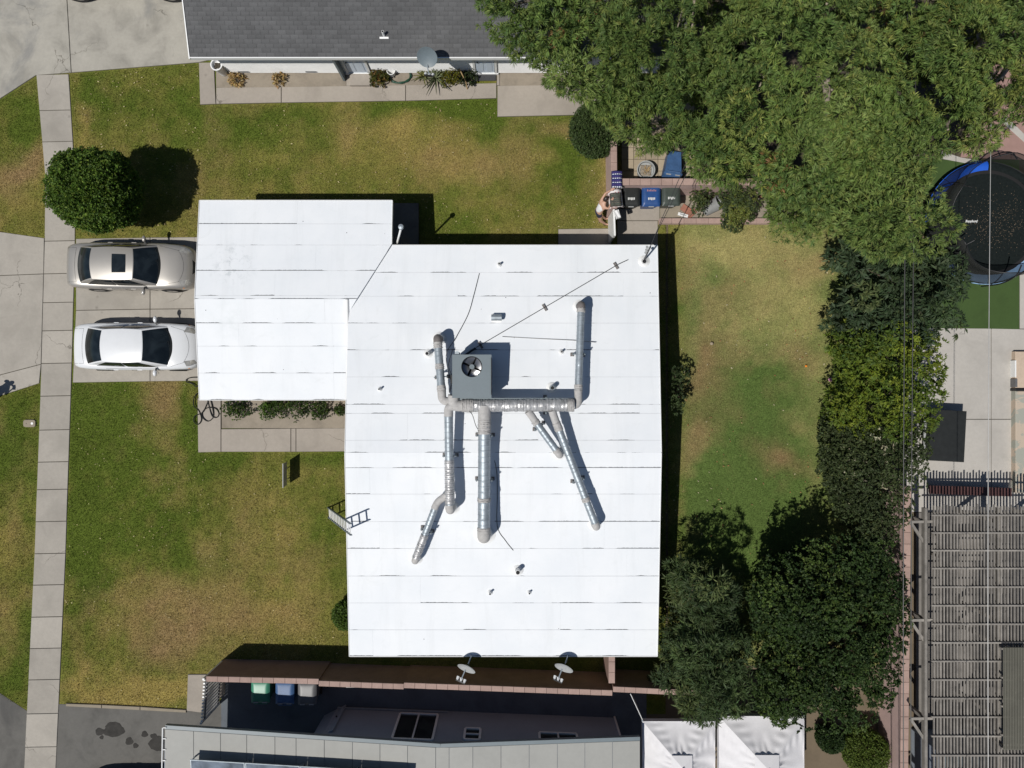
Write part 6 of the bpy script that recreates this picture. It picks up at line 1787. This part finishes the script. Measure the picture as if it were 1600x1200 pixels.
# ================================================================== PLANTS
def leaf_mesh(name, parent, tips, dirs, k, L, W, spread, tint, jit=.25, cup=.2, up=.0, tipcol=None):
    """k leaves radiating from every twig tip; tint per twig (n,3)"""
    n = len(tips); N = n * k
    d0 = np.repeat(dirs, k, 0); p = np.repeat(tips, k, 0)
    rv = rng.normal(size=(N, 3)); rv -= (rv * d0).sum(1)[:, None] * d0; rv /= np.linalg.norm(rv, axis=1)[:, None] + 1e-9
    sp = rng.uniform(spread * .45, spread * 1.15, N)[:, None]
    d = d0 * np.cos(sp) + rv * np.sin(sp); d[:, 2] += up; d /= np.linalg.norm(d, axis=1)[:, None]
    # leaf blades tend to lie flat: side vector near horizontal
    s = np.cross(d, np.array((0, 0, 1.0)) + rng.normal(0, .75, (N, 3))); s /= np.linalg.norm(s, axis=1)[:, None] + 1e-9
    ln = (L * rng.uniform(.65, 1.25, N))[:, None]; wd = (W * rng.uniform(.7, 1.25, N))[:, None]
    nrm = np.cross(s, d)
    v = np.empty((N, 4, 3))
    v[:, 0] = p + d * ln * .06; v[:, 1] = p + d * ln * .5 + s * wd * .5 + nrm * ln * cup * .25; v[:, 2] = p + d * ln - np.array((0, 0, 1.0)) * ln * .18; v[:, 3] = p + d * ln * .5 - s * wd * .5 + nrm * ln * cup * .25
    c = np.repeat(tint, k, 0) * rng.uniform(1 - jit, 1 + jit, N)[:, None] * rng.uniform(.92, 1.08, (N, 3))
    return np_mesh(name, v.reshape(-1, 3), np.arange(4 * N).reshape(-1, 4), M['leaf'], parent, np.repeat(c, 4, 0))

def px_to_world(px, py, z):
    s = (H - z) / FPX
    return np.stack([(px - 800) * s, (600 - py) * s, z], 1)

def lumps(poly, zedge, ztop, spacing, rb, dome=60, avoid=(), under=.35, edge_in=.5, mega=0, mz=1.0, dr=1.0):
    """bough centres: poly in photo pixels, domed heights, uneven"""
    P = np.array(poly); lo, hi = P.min(0), P.max(0)
    pts = []
    area = (hi - lo).prod(); tries = int(area / spacing ** 2 * 14)
    X = rng.uniform(lo[0], hi[0], tries); Y = rng.uniform(lo[1], hi[1], tries)
    ok = inpoly(X, Y, poly); X = X[ok]; Y = Y[ok]
    D = polydist(X, Y, poly)
    for i in range(len(X)):
        if D[i] < rb * 40 * edge_in: continue
        if any(math.hypot(X[i] - a, Y[i] - b_) < r_ for a, b_, r_ in avoid): continue
        if all((X[i] - q[0]) ** 2 + (Y[i] - q[1]) ** 2 > spacing ** 2 for q in pts): pts.append((X[i], Y[i], D[i]))
    pts = np.array(pts)
    h = np.clip(pts[:, 2] / dome, 0, 1); h = np.sqrt(1 - (1 - h) ** 2)
    nz = fbm(pts[:, 0] / 55, pts[:, 1] / 55, 3)
    z = zedge + (ztop - zedge) * (h * .72 + (nz - .3) * .7) + rng.uniform(-.4, .4, len(pts))
    if mega:                                               # large bough masses parted by deep valleys
        K = []
        for i in rng.permutation(len(pts)):
            if all((pts[i, 0] - q[0]) ** 2 + (pts[i, 1] - q[1]) ** 2 > mega ** 2 for q in K): K.append((pts[i, 0], pts[i, 1]))
        K = np.array(K); dd = np.sort(np.hypot(pts[:, 0, None] - K[:, 0], pts[:, 1, None] - K[:, 1]), 1)
        gap = dd[:, 1] - dd[:, 0]
        z = z + mz * np.sqrt(np.clip(1 - (dd[:, 0] / (mega * .95)) ** 2, 0, 1)) - mz * .3 + rng.uniform(-.5, .5, len(K))[np.argmin(np.hypot(pts[:, 0, None] - K[:, 0], pts[:, 1, None] - K[:, 1]), 1)]
        pocket = fbm(pts[:, 0] / 38 + 5, pts[:, 1] / 38 + 3, 2) > .47
        val = gap < mega * .26
        keep = ~val | ~pocket
        z = np.where(val, z - .8, z)
        pts = pts[keep]; z = np.maximum(z[keep], zedge * .6)
    c = px_to_world(pts[:, 0], pts[:, 1], z)
    r = rb * rng.uniform(.7, 1.25, len(pts))
    m = rng.random(len(pts)) < under                       # lower boughs seen through gaps
    c2 = c[m] + np.stack([rng.uniform(-.5, .5, m.sum()), rng.uniform(-.5, .5, m.sum()), -rng.uniform(1.0, 2.4, m.sum()) * dr], 1); c2[:, 2] = np.maximum(c2[:, 2], .4)
    return np.concatenate([c, c2]), np.concatenate([r, r[m]])

def boughs(c, r, per, flat=.75, low=-.25):
    """twig tips on the shell of each bough"""
    n = len(c); d = rng.normal(size=(n * per, 3)); d /= np.linalg.norm(d, axis=1)[:, None]
    d[:, 2] = np.where(d[:, 2] < low, -d[:, 2], d[:, 2])
    R = np.repeat(r, per)[:, None] * rng.uniform(.70, 1.06, (n * per, 1))
    ctr = np.repeat(c, per, 0)
    return ctr + d * R * np.array((1, 1, flat)), d, np.repeat(np.arange(n), per)

def limb(b, a, c, r0, r1, wob=.12, n=7):
    a = Vector(a); c = Vector(c)
    pts = []; L = (c - a).length
    for k in range(n):
        t = k / (n - 1); q = a.lerp(c, t)
        if 0 < k < n - 1: q += Vector((random.uniform(-1, 1), random.uniform(-1, 1), random.uniform(-.6, .6))) * wob * L * .25
        pts.append(q)
    b.tube(pts, [r0 + (r1 - r0) * k / (n - 1) for k in range(n)], 8)
    return pts

def tree(name, label, poly, zedge, ztop, trunk, spacing, rb, per, k, L, W, spread, pal, dome=60, bark='bark', tr=.2, avoid=(), cat='tree', group=None, under=.35, nlimb=10, cup=.12, flat=.75, up=0, accents=(), edge_in=.5, show=(), mega=0, mz=1.0, valley=None, pockets=(), deep=1.5, clear=False):
    """pal: list of (colour, weight)"""
    c, r = lumps(poly, zedge, ztop, spacing, rb, dome, avoid, under, edge_in, mega, mz)
    base = Vector(trunk)
    t = thing(name, label, cat, (base.x, base.y, 0), group=group)
    zf = zedge * .55
    b = MB(); limb(b, (base.x, base.y, -.1), (base.x + .1, base.y + .05, max(.4, zf)), tr * 1.15, tr * .8, .1)
    b.build('trunk', M[bark], t, smooth=60)
    fork = Vector((base.x + .1, base.y + .05, max(.4, zf)))
    cx_ = 800 + c[:, 0] * FPX / (H - c[:, 2]); cy_ = 600 - c[:, 1] * FPX / (H - c[:, 2])
    inner = np.nonzero(inpoly(cx_, cy_, poly) & (polydist(cx_, cy_, poly) > 20))[0]
    if len(inner) == 0: inner = np.arange(len(c))
    idx = rng.permutation(inner)[:nlimb]
    for i in idx:
        b = MB(); limb(b, fork - Vector((0, 0, .1)), Vector(c[i]) - Vector((0, 0, .3)), tr * .5, tr * .12, .25); b.build('limb', M[bark], t, smooth=60)
    for pts_, r_ in show:
        b = MB(); b.tube([G(*p) for p in pts_], [r_ * (1 - .5 * i / max(1, len(pts_) - 1)) for i in range(len(pts_))], 8); b.build('limb', M[bark], t, smooth=60)
    if clear:                                              # keep clear of the roof
        k_ = ~((c[:, 0] - r < RE + .2) & (c[:, 1] + r > ES - .1)); c = c[k_]; r = r[k_]
    tips, dirs, own = boughs(c, r, per, flat)
    ix = 800 + tips[:, 0] * FPX / (H - tips[:, 2]); iy = 600 - tips[:, 1] * FPX / (H - tips[:, 2])
    ok = inpoly(ix, iy, poly); ok |= polydist(ix, iy, poly) < 14 * fbm(ix / 9, iy / 9, 2) ** 1.5
    tips = tips[ok]; dirs = dirs[ok]; own = own[ok]
    if valley:                                             # dark seams and pockets between the masses
        ipx = 800 + tips[:, 0] * FPX / (H - tips[:, 2]); ipy = 600 - tips[:, 1] * FPX / (H - tips[:, 2])
        sc, wv = valley
        f1 = np.abs(fbm(ipx / sc + 3.7, ipy / sc + 8.1, 4) - .5)
        lowz = tips[:, 2] < np.median(c[:, 2]) - deep
        cut = f1 < wv * (.6 + .8 * fbm(ipx / 90, ipy / 90 + 50, 2))
        for a_, b_, q_ in pockets:
            cut |= np.hypot(ipx - a_, ipy - b_) < q_ * (.75 + .5 * fbm(ipx / 12, ipy / 12, 2))
        kp = ~cut | lowz
        tips = tips[kp]; dirs = dirs[kp]; own = own[kp]
    cols = np.array([p[0] for p in pal]); wts = np.array([p[1] for p in pal]); wts = wts / wts.sum()
    bt = cols[rng.choice(len(cols), len(c), p=wts)] * rng.uniform(.65, 1.3, len(c))[:, None]
    tint = bt[own] * .6 + cols[rng.choice(len(cols), len(tips), p=wts)] * .4
    for col, frac in accents:
        hit = rng.random(len(c)) < frac; m = hit[own] & (rng.random(len(tips)) < .35)
        tint[m] = np.array(col)
    leaf_mesh('crown', t, tips, dirs, k, L, W, spread, tint, cup=cup, up=up)
    return t

OLIVE = [((.128, .188, .044), 3), ((.19, .25, .072), 2), ((.070, .120, .034), 3), ((.26, .285, .07), 1)]
RED = ((.22, .12, .05), .02)
PK = [(1090, 165, 24), (1034, 191, 20), (1122, 20, 26), (1100, 40, 18), (1207, 228, 14), (1367, 32, 24), (1441, 133, 22), (1470, 165, 18), (1494, 202, 20), (1521, 64, 20), (1239, 101, 15), (1244, 255, 11), (915, 69, 14), (1026, 80, 14), (1319, 106, 14), (985, 190, 12), (930, 95, 12), (1160, 75, 14), (1340, 160, 11), (1420, 90, 14), (1000, 30, 12), (1560, 120, 18)]
avoid2 = [(1290, y, 11) for y in range(110, 250, 8)] + [(1325, 323, 10)]
T1 = [(752, -60), (745, 15), (758, 45), (785, 62), (797, 88), (825, 96), (845, 106), (856, 128), (885, 146), (915, 158), (932, 178), (950, 200), (968, 214), (985, 214), (1005, 236), (1048, 226), (1090, 205), (1140, 150), (1150, 60), (1140, -60)]
T2 = [(1100, -60), (1090, 60), (1080, 150), (1078, 230), (1082, 268), (1094, 286), (1135, 290), (1175, 280), (1200, 296), (1203, 352), (1222, 374), (1268, 372), (1298, 345), (1325, 372), (1360, 398), (1420, 404), (1475, 392), (1500, 352), (1468, 312), (1448, 280), (1455, 250), (1495, 226), (1450, 150), (1410, 50), (1390, -60)]
T3 = [(1380, -60), (1400, 60), (1425, 140), (1465, 205), (1518, 238), (1556, 226), (1590, 180), (1660, 200), (1660, -60)]
kw = dict(spacing=24, rb=.82, per=104, k=10, L=.195, W=.028, spread=.85, edge_in=.45, mega=78, mz=1.9, valley=(85, .032), pockets=PK, pal=OLIVE, bark='bark', tr=.28, group='tall narrow leaved trees', accents=(RED,), cup=.1, under=.95, deep=.9)
tree('narrow_leaved_tree', 'tall narrow leaved tree reaching over the grey shingle roof', T1, 3.4, 6.6, G(1020, 60), dome=120, avoid=[(1028, 178, 14), (1100, 155, 13), (990, 200, 9), (925, 95, 11), (1065, 45, 16)], show=[([(1085, -10, 5.9), (1083, 30, 5.7), (1080, 60, 5.2)], .06), ([(1068, 10, 5.8), (1058, 45, 5.4)], .035), ([(1010, 85, 5.6), (1025, 160, 5.2)], .03)], **kw)
tree('narrow_leaved_tree', 'tall narrow leaved tree with pale bare limbs above the planter', T2, 3.2, 7.0, G(1290, 120), dome=130, avoid=avoid2 + [(1205, 235, 13), (1175, 110, 11), (1330, 60, 11), (1355, 215, 9)], show=[([(1289, 105, 6.9), (1292, 150, 6.7), (1288, 190, 6.5), (1292, 235, 6.0)], .13), ([(1281, 108, 6.8), (1279, 148, 6.4)], .11), ([(1182, 105, 6.5), (1155, 155, 6.2), (1140, 218, 5.5)], .05), ([(1197, 112, 6.4), (1172, 168, 5.9)], .03)], **kw)
tree('narrow_leaved_tree', 'tall narrow leaved tree in the top right corner', T3, 3.6, 7.4, G(1540, 60), dome=120, avoid=[(1440, 170, 12), (1485, 215, 10), (1545, 60, 12)], **kw)

# clipped round shrub under the tree
def topiary(name, label, c, r, rz, pal, n=16000, L=.07, W=.04, stem=True, bark='bark_dark', lump=.05, cat='shrub', group=None):
    c = np.array(c)
    t = thing(name, label, cat, (c[0], c[1], 0), group=group)
    b = MB(); b.tube([(c[0], c[1], -.1), (c[0] + .03, c[1], c[2] * .5), (c[0], c[1], c[2])], [.11, .08, .06], 10); b.build('trunk', M[bark], t, smooth=60)
    for k in range(7):
        a = k * .9; b = MB(); limb(b, (c[0], c[1], max(.15, c[2] - rz * .6)), (c[0] + r * .75 * math.cos(a), c[1] + r * .75 * math.sin(a), c[2] + rz * .35 * math.sin(k)), .05, .015); b.build('limb', M[bark], t, smooth=60)
    d = rng.normal(size=(n, 3)); d /= np.linalg.norm(d, axis=1)[:, None]
    bump = 1 + lump * (fbm(d[:, 0] * 3 + 9, d[:, 1] * 3 + d[:, 2] * 2.3, 3) - .5) * 2
    rr = (rng.uniform(.12, 1.0, n) ** .3) * bump
    stray = rng.random(n) < .05; rr[stray] *= rng.uniform(1.02, 1.10, stray.sum())
    tips = c + d * np.array((r, r, rz)) * rr[:, None]; tips[:, 2] = np.maximum(tips[:, 2], .04)
    cols = np.array([p[0] for p in pal]); w = np.array([p[1] for p in pal]); w = w / w.sum()
    leaf_mesh('crown', t, tips, d, 3, L, W, 1.0, cols[rng.choice(len(cols), n, p=w)] * rng.uniform(.8, 1.2, (n, 1)), jit=.35)
    return t
DEEP = [((.072, .13, .018), 3), ((.105, .17, .024), 2), ((.05, .095, .016), 2), ((.15, .21, .032), .7)]
p = G(147, 297, 2.35); topiary('ball_topiary', 'large clipped ball tree beside the sidewalk and silver car', (p.x, p.y, 2.3), 1.5, 1.45, DEEP, 30000, L=.085, W=.05, cat='tree', lump=.18)
p = G(932, 202, 1.3); topiary('round_shrub', 'clipped round shrub under the tall tree at the lawn corner', (p.x, p.y, 1.2), 1.0, 1.15, [((.055, .085, .026), 3), ((.04, .065, .02), 2)], 9000)
p = G(1302, 1160, .9); topiary('round_shrub', 'small dark ball shrub in the bottom bed right of the canopies', (p.x, p.y, .6), .5, .55, [((.02, .04, .012), 3), ((.03, .055, .014), 2)], 3500)
p = G(1357, 1180, 1.0); topiary('round_shrub', 'larger yellow green ball shrub in the bottom bed', (p.x, p.y, .75), .85, .75, [((.10, .14, .025), 3), ((.075, .11, .02), 2)], 7000)

# hedge along the back boundary: separate plants
H1 = [(1292, 383), (1296, 415), (1322, 428), (1332, 442), (1318, 470), (1300, 492), (1288, 512), (1310, 528), (1400, 535), (1470, 528), (1500, 516), (1498, 480), (1510, 430), (1508, 398), (1440, 388), (1360, 382)]
H2 = [(1300, 512), (1297, 540), (1307, 566), (1312, 582), (1298, 612), (1288, 648), (1340, 685), (1420, 690), (1462, 662), (1474, 612), (1468, 565), (1478, 528), (1400, 508), (1330, 500)]
H3 = [(1286, 645), (1280, 690), (1286, 740), (1304, 785), (1328, 825), (1352, 862), (1398, 850), (1418, 805), (1440, 755), (1452, 705), (1452, 660), (1400, 655), (1330, 655)]
tree('broad_leaved_shrub', 'dark glossy broad leaved shrub below the tall tree and trampoline', H1, 1.8, 3.6, G(1400, 470), 19, .52, 30, 9, .25, .062, 1.2, [((.045, .072, .035), 3), ((.06, .09, .04), 2), ((.035, .055, .028), 2), ((.12, .15, .055), .5)], dome=60, bark='bark_dark', tr=.12, cat='shrub', group='hedge plants along the back boundary', under=.9, mega=52, flat=.6, edge_in=.45, valley=(50, .025), deep=.7)
tree('yellow_green_shrub', 'bright yellow green hedge shrub in the middle of the back boundary', H2, 1.8, 3.7, G(1380, 590), 15, .5, 46, 8, .15, .045, 1.1, [((.15, .20, .022), 3), ((.10, .15, .022), 3), ((.06, .10, .022), 2), ((.22, .26, .03), 1)], dome=60, bark='bark_dark', tr=.11, cat='shrub', group='hedge plants along the back boundary', accents=(((.30, .16, .04), .02),), under=.9, mega=50, edge_in=.45, valley=(45, .028), deep=.7)
tree('small_leaved_shrub', 'dark small leaved hedge shrub with specks of pale flowers', H3, 1.8, 3.6, G(1365, 740), 15, .48, 62, 8, .09, .042, 1.1, [((.058, .080, .030), 3), ((.078, .102, .038), 2), ((.042, .060, .024), 2)], dome=60, bark='bark_dark', tr=.11, cat='shrub', group='hedge plants along the back boundary', accents=(((.42, .40, .28), .035),), under=1.0, edge_in=.45, valley=(40, .02), deep=.6)
B1 = [(1036, 895), (1062, 876), (1100, 890), (1136, 902), (1154, 948), (1156, 985), (1168, 1015), (1180, 1050), (1168, 1082), (1152, 1122), (1120, 1134), (1062, 1112), (1044, 1076), (1012, 1052), (988, 1034), (1034, 1030)]
B2 = [(1176, 930), (1194, 884), (1228, 862), (1270, 848), (1330, 836), (1392, 855), (1412, 905), (1416, 975), (1402, 1050), (1384, 1118), (1330, 1142), (1262, 1140), (1200, 1128), (1174, 1104), (1184, 1062), (1190, 1010), (1176, 968)]
tree('long_leaved_tree', 'long leaved tree at the lower right corner of the white roof', B1, 2.2, 3.2, G(1095, 985), 16, .52, 46, 11, .25, .034, 1.2, [((.056, .086, .033), 3), ((.078, .115, .042), 2), ((.040, .064, .027), 2), ((.115, .14, .05), .8)], dome=55, bark='bark_dark', tr=.14, under=1.0, flat=.65, edge_in=.45, mega=50, valley=(50, .022), deep=.5, clear=True, mz=.6)
tree('dark_leafy_tree', 'dense dark small leaved tree left of the pergola wall', B2, 2.2, 3.6, G(1285, 975), 15.5, .56, 76, 8, .115, .05, 1.1, [((.036, .066, .018), 3), ((.054, .09, .023), 2), ((.024, .044, .015), 2), ((.10, .145, .032), .7)], dome=70, bark='bark_dark', tr=.16, under=1.0, mega=52, valley=(55, .022), deep=.5, edge_in=.45, mz=.6)
# planter shrub in front of the tall tree
S1 = [(1122, 290), (1120, 314), (1130, 330), (1124, 345), (1140, 358), (1165, 356), (1182, 332), (1190, 300), (1150, 288)]
YEL = [((.05, .07, .03), 3), ((.07, .10, .03), 2), ((.16, .18, .04), 1.4)]
tree('planter_shrub', 'dark shrub with yellow edged leaves spilling over the low planter edge', S1, .7, 1.6, G(1150, 322), 9, .26, 30, 7, .11, .048, 1.1, YEL, dome=30, bark='bark_dark', tr=.05, cat='shrub', nlimb=6, edge_in=.45)
S1b = [(1081, 298), (1080, 322), (1090, 337), (1102, 329), (1106, 312), (1112, 296), (1096, 290)]
tree('planter_shrub', 'small yellowish shrub left of the pale tub in the planter', S1b, .5, 1.2, G(1094, 315), 8, .2, 26, 7, .10, .045, 1.1, YEL, dome=20, bark='bark_dark', tr=.04, cat='shrub', nlimb=4, edge_in=.7)
S2 = [(1050, 576), (1066, 570), (1078, 580), (1076, 592), (1066, 602), (1074, 622), (1066, 640), (1050, 644)]
tree('wall_shrub', 'dark shrub against the right side of the white roofed house', S2, .8, 1.9, G(1052, 610), 9, .18, 18, 6, .11, .045, 1.1, [((.04, .062, .024), 3), ((.055, .08, .03), 2)], dome=20, bark='bark_dark', tr=.05, cat='shrub', nlimb=5, edge_in=.45, under=.2)
p = G(541, 963, .7); topiary('wall_shrub', 'round green shrub at the lower left edge of the white roof', (p.x, p.y, .55), .56, .52, [((.08, .135, .02), 3), ((.06, .10, .018), 2)], 4000)
# bed plants under the garage eave
def bush(label, px, py, r, h, pal, k=5, L=.085, W=.045, twigs=260, name='bed_shrub', group='small shrubs in the planting bed', dens_low=.1, mat_bark='bark_dark', spread=1.1, cat='shrub', ry=None):
    p = G(px, py); t = thing(name, label, cat, (p.x, p.y, .02), group=group); ry = ry or r
    for i in range(6):
        a = i * 1.05 + random.random(); b = MB(); limb(b, (p.x, p.y, 0), (p.x + r * .8 * math.cos(a), p.y + ry * .8 * math.sin(a), h * random.uniform(.5, .9)), .018, .006, .3); b.build('stem', M[mat_bark], t)
    d = rng.normal(size=(twigs, 3)); d /= np.linalg.norm(d, axis=1)[:, None]; d[:, 2] = np.abs(d[:, 2])
    g = fbm(d[:, 0] * 2.2 + px, d[:, 1] * 2.2 + py, 2)
    rr = rng.uniform(.35, 1.0, twigs)[:, None] * (.55 + .9 * g)[:, None]
    tips = np.array((p.x, p.y, h * .25)) + d * rr * np.array((r, ry, h * .75))
    cols = np.array([q[0] for q in pal]); w = np.array([q[1] for q in pal]); w = w / w.sum()
    leaf_mesh('foliage', t, tips, d, k, L, W, spread, cols[rng.choice(len(cols), twigs, p=w)] * rng.uniform(.75, 1.25, (twigs, 1)))
    return t
BED = [((.05, .085, .02), 3), ((.035, .06, .018), 2), ((.09, .13, .025), 1)]
bush('widest bed shrub below the garage eave nearest the hose', 373, 638, .68, .6, BED, twigs=230, ry=.42)
bush('bright green bed shrub in the middle left of the planting bed', 421, 638, .42, .6, [((.075, .14, .02), 3), ((.05, .09, .02), 2)], twigs=170)
bush('dark bed shrub just right of the bright green one', 440, 632, .45, .6, BED, twigs=190)
bush('dark bed shrub in the middle right of the planting bed', 470, 634, .50, .6, BED, twigs=200)
bush('compact dark bed shrub near the main house wall', 502, 640, .42, .55, BED, twigs=200)
bush('small bed shrub half under the main roof edge', 532, 640, .25, .4, BED, twigs=90)
# beds of the grey house
TAN = [((.42, .29, .13), 3), ((.30, .20, .09), 2), ((.5, .38, .2), 1)]
bush('dried out tan plant at the left of the grey house bed', 371, 126, .30, .35, TAN, L=.16, W=.05, twigs=60, name='dried_plant', group='dried plants', cat='plant', mat_bark='bark')
bush('dried out tan plant in the middle of the grey house bed', 437, 125, .26, .3, TAN, L=.14, W=.05, twigs=45, name='dried_plant', group='dried plants', cat='plant', mat_bark='bark')
bush('reddish brown leafed shrub beside the green garden hose', 593, 121, .44, .6, [((.16, .09, .025), 2), ((.09, .09, .02), 3), ((.05, .06, .015), 2)], twigs=300, group='shrubs by the grey house')
bush('yellow olive rounded shrub right of the agave', 706, 122, .48, .65, [((.13, .12, .012), 3), ((.085, .095, .012), 2)], twigs=420, L=.06, W=.035, group='shrubs by the grey house')
bush('dark leafy shrub next to the right door of the grey house', 732, 123, .38, .55, [((.03, .045, .018), 3), ((.05, .07, .02), 1)], twigs=160, group='shrubs by the grey house')
def agave(label, px, py, r, n, pal, h=.35):
    p = G(px, py); t = thing('agave', label, 'plant', (p.x, p.y, .02))
    for i in range(n):
        a = i * 2.399 + random.uniform(-.2, .2); f = (i + 1) / n; ln = r * (.55 + .5 * f) ; el = 1.25 - 1.05 * f
        b = MB(); d = Vector((math.cos(a) * math.cos(el), math.sin(a) * math.cos(el), math.sin(el))); s = Vector((-math.sin(a), math.cos(a), 0))
        def lf(u, v, d=d, s=s, ln=ln):
            w = .055 * (1 - u) ** .6 * (.6 + 1.2 * u * (1 - u) + .4) ; q = d * (ln * u) + s * ((v - .5) * w)
            q.z += .05 + .02 * abs(v - .5) * 2 * 2 - .12 * u * u * ln
            return tuple(Vector((p.x, p.y, .05)) + q)
        b.grid(6, 2, lf); b.build('leaf', M[pal], t, smooth=60)
    return t
M['agave'] = plain('grey_green_agave', (.16, .185, .10), .55, var=.3, scale=8)
M['agave_y'] = plain('yellow_green_agave', (.22, .22, .08), .55, var=.3, scale=8)
agave('spiky grey green agave under the satellite dish', 681, 124, .78, 42, 'agave')
agave('small spiky agave left of the larger one', 662, 121, .5, 26, 'agave_y')
hose('dark green garden hose coiled in the grey house bed', [(625 + 17 * math.cos(a * .7) * (1 + .08 * math.sin(a * 3)), 120 + 11 * math.sin(a * .7) * (1 + .1 * math.cos(a * 2.3))) for a in range(40)], .022, 'hose_green', 'garden_hose', .08)
p = G(611, 111, .3)
t = thing('white_bucket', 'white bucket inside the coiled green hose', 'bucket', (p.x, p.y, .03))
MB().lathe([(.12, 0), (.16, .32), (.17, .33), (.145, .33), (.11, .03), (0, .03)], 20).build('shell', M['trim'], t, smooth=35, local=True)
MB().tube([(.15 * math.cos(k * .35), .0 + .15 * math.sin(k * .35), .34) for k in range(10)], .006, 5).build('handle', M['galv'], t, local=True)
p = G(338, 101, .75)
t = thing('round_planter', 'white tall pot at the left corner of the grey house', 'planter', (p.x, p.y, .03))
MB().lathe([(.14, 0), (.20, .66), (.23, .70), (.23, .73), (.185, .73), (.17, .6), (0, .6)], 24).build('pot', M['trim'], t, smooth=35, local=True)
b = MB(); b.grid(6, 6, lambda u, v: ((u - .5) * .22, (v - .5) * .22, .61 + random.uniform(0, .04))); b.build('soil', M['joint'], t, local=True)
tag(MB().tube([tuple(G(718, 108, .9)), tuple(G(724, 120, .7)), tuple(G(728, 128, .4)), tuple(G(730, 139, .06))], .022, 8).build('flower_stalk', M['dry_leaf'], smooth=60), 'pale bent flower stalk reaching over the walk by the right door', 'stalk')

# ---- fallen leaves on the lawns
def litter(label, poly, n, pal, L=(.02, .05)):
    P = np.array(poly); lo, hi = P.min(0), P.max(0)
    X = rng.uniform(lo[0], hi[0], n * 3); Y = rng.uniform(lo[1], hi[1], n * 3); k = inpoly(X, Y, poly); X = X[k][:n]; Y = Y[k][:n]; n = len(X)
    k = fbm(X / 60, Y / 60, 3) + rng.uniform(-.25, .25, n) > .48; X = X[k]; Y = Y[k]; n = len(X)
    c0 = np.stack([(X - 800) / 40, (600 - Y) / 40, rng.uniform(.05, .075, n)], 1); a = rng.uniform(0, 6.28, n); l = rng.uniform(*L, n)[:, None]
    s1 = np.stack([np.cos(a), np.sin(a), rng.uniform(-.3, .3, n)], 1); s2 = np.stack([-np.sin(a), np.cos(a), rng.uniform(-.3, .3, n)], 1)
    v = np.stack([c0 - s1 * l, c0 - s2 * l * .45, c0 + s1 * l, c0 + s2 * l * .45], 1).reshape(-1, 3)
    cc = np.array(pal)[rng.integers(0, len(pal), n)] * rng.uniform(.6, 1.3, (n, 1))
    tag(np_mesh('fallen_leaves', v, np.arange(4 * n).reshape(-1, 4), M['grass'], None, np.repeat(cc, 4, 0)), label, 'leaves')
FALL = [(.42, .30, .15), (.30, .17, .08), (.5, .44, .3), (.36, .16, .08)]
litter('fallen leaves scattered over the back lawn', LAWNS['back'], 900, FALL)
litter('fallen leaves and straw on the lawn below the grey house', LAWNS['top'], 900, [(.5, .43, .25), (.42, .33, .18)], (.015, .045))
litter('fallen leaves and straw on the front lawn', LAWNS['front'], 700, [(.5, .43, .25), (.42, .33, .18)], (.015, .04))
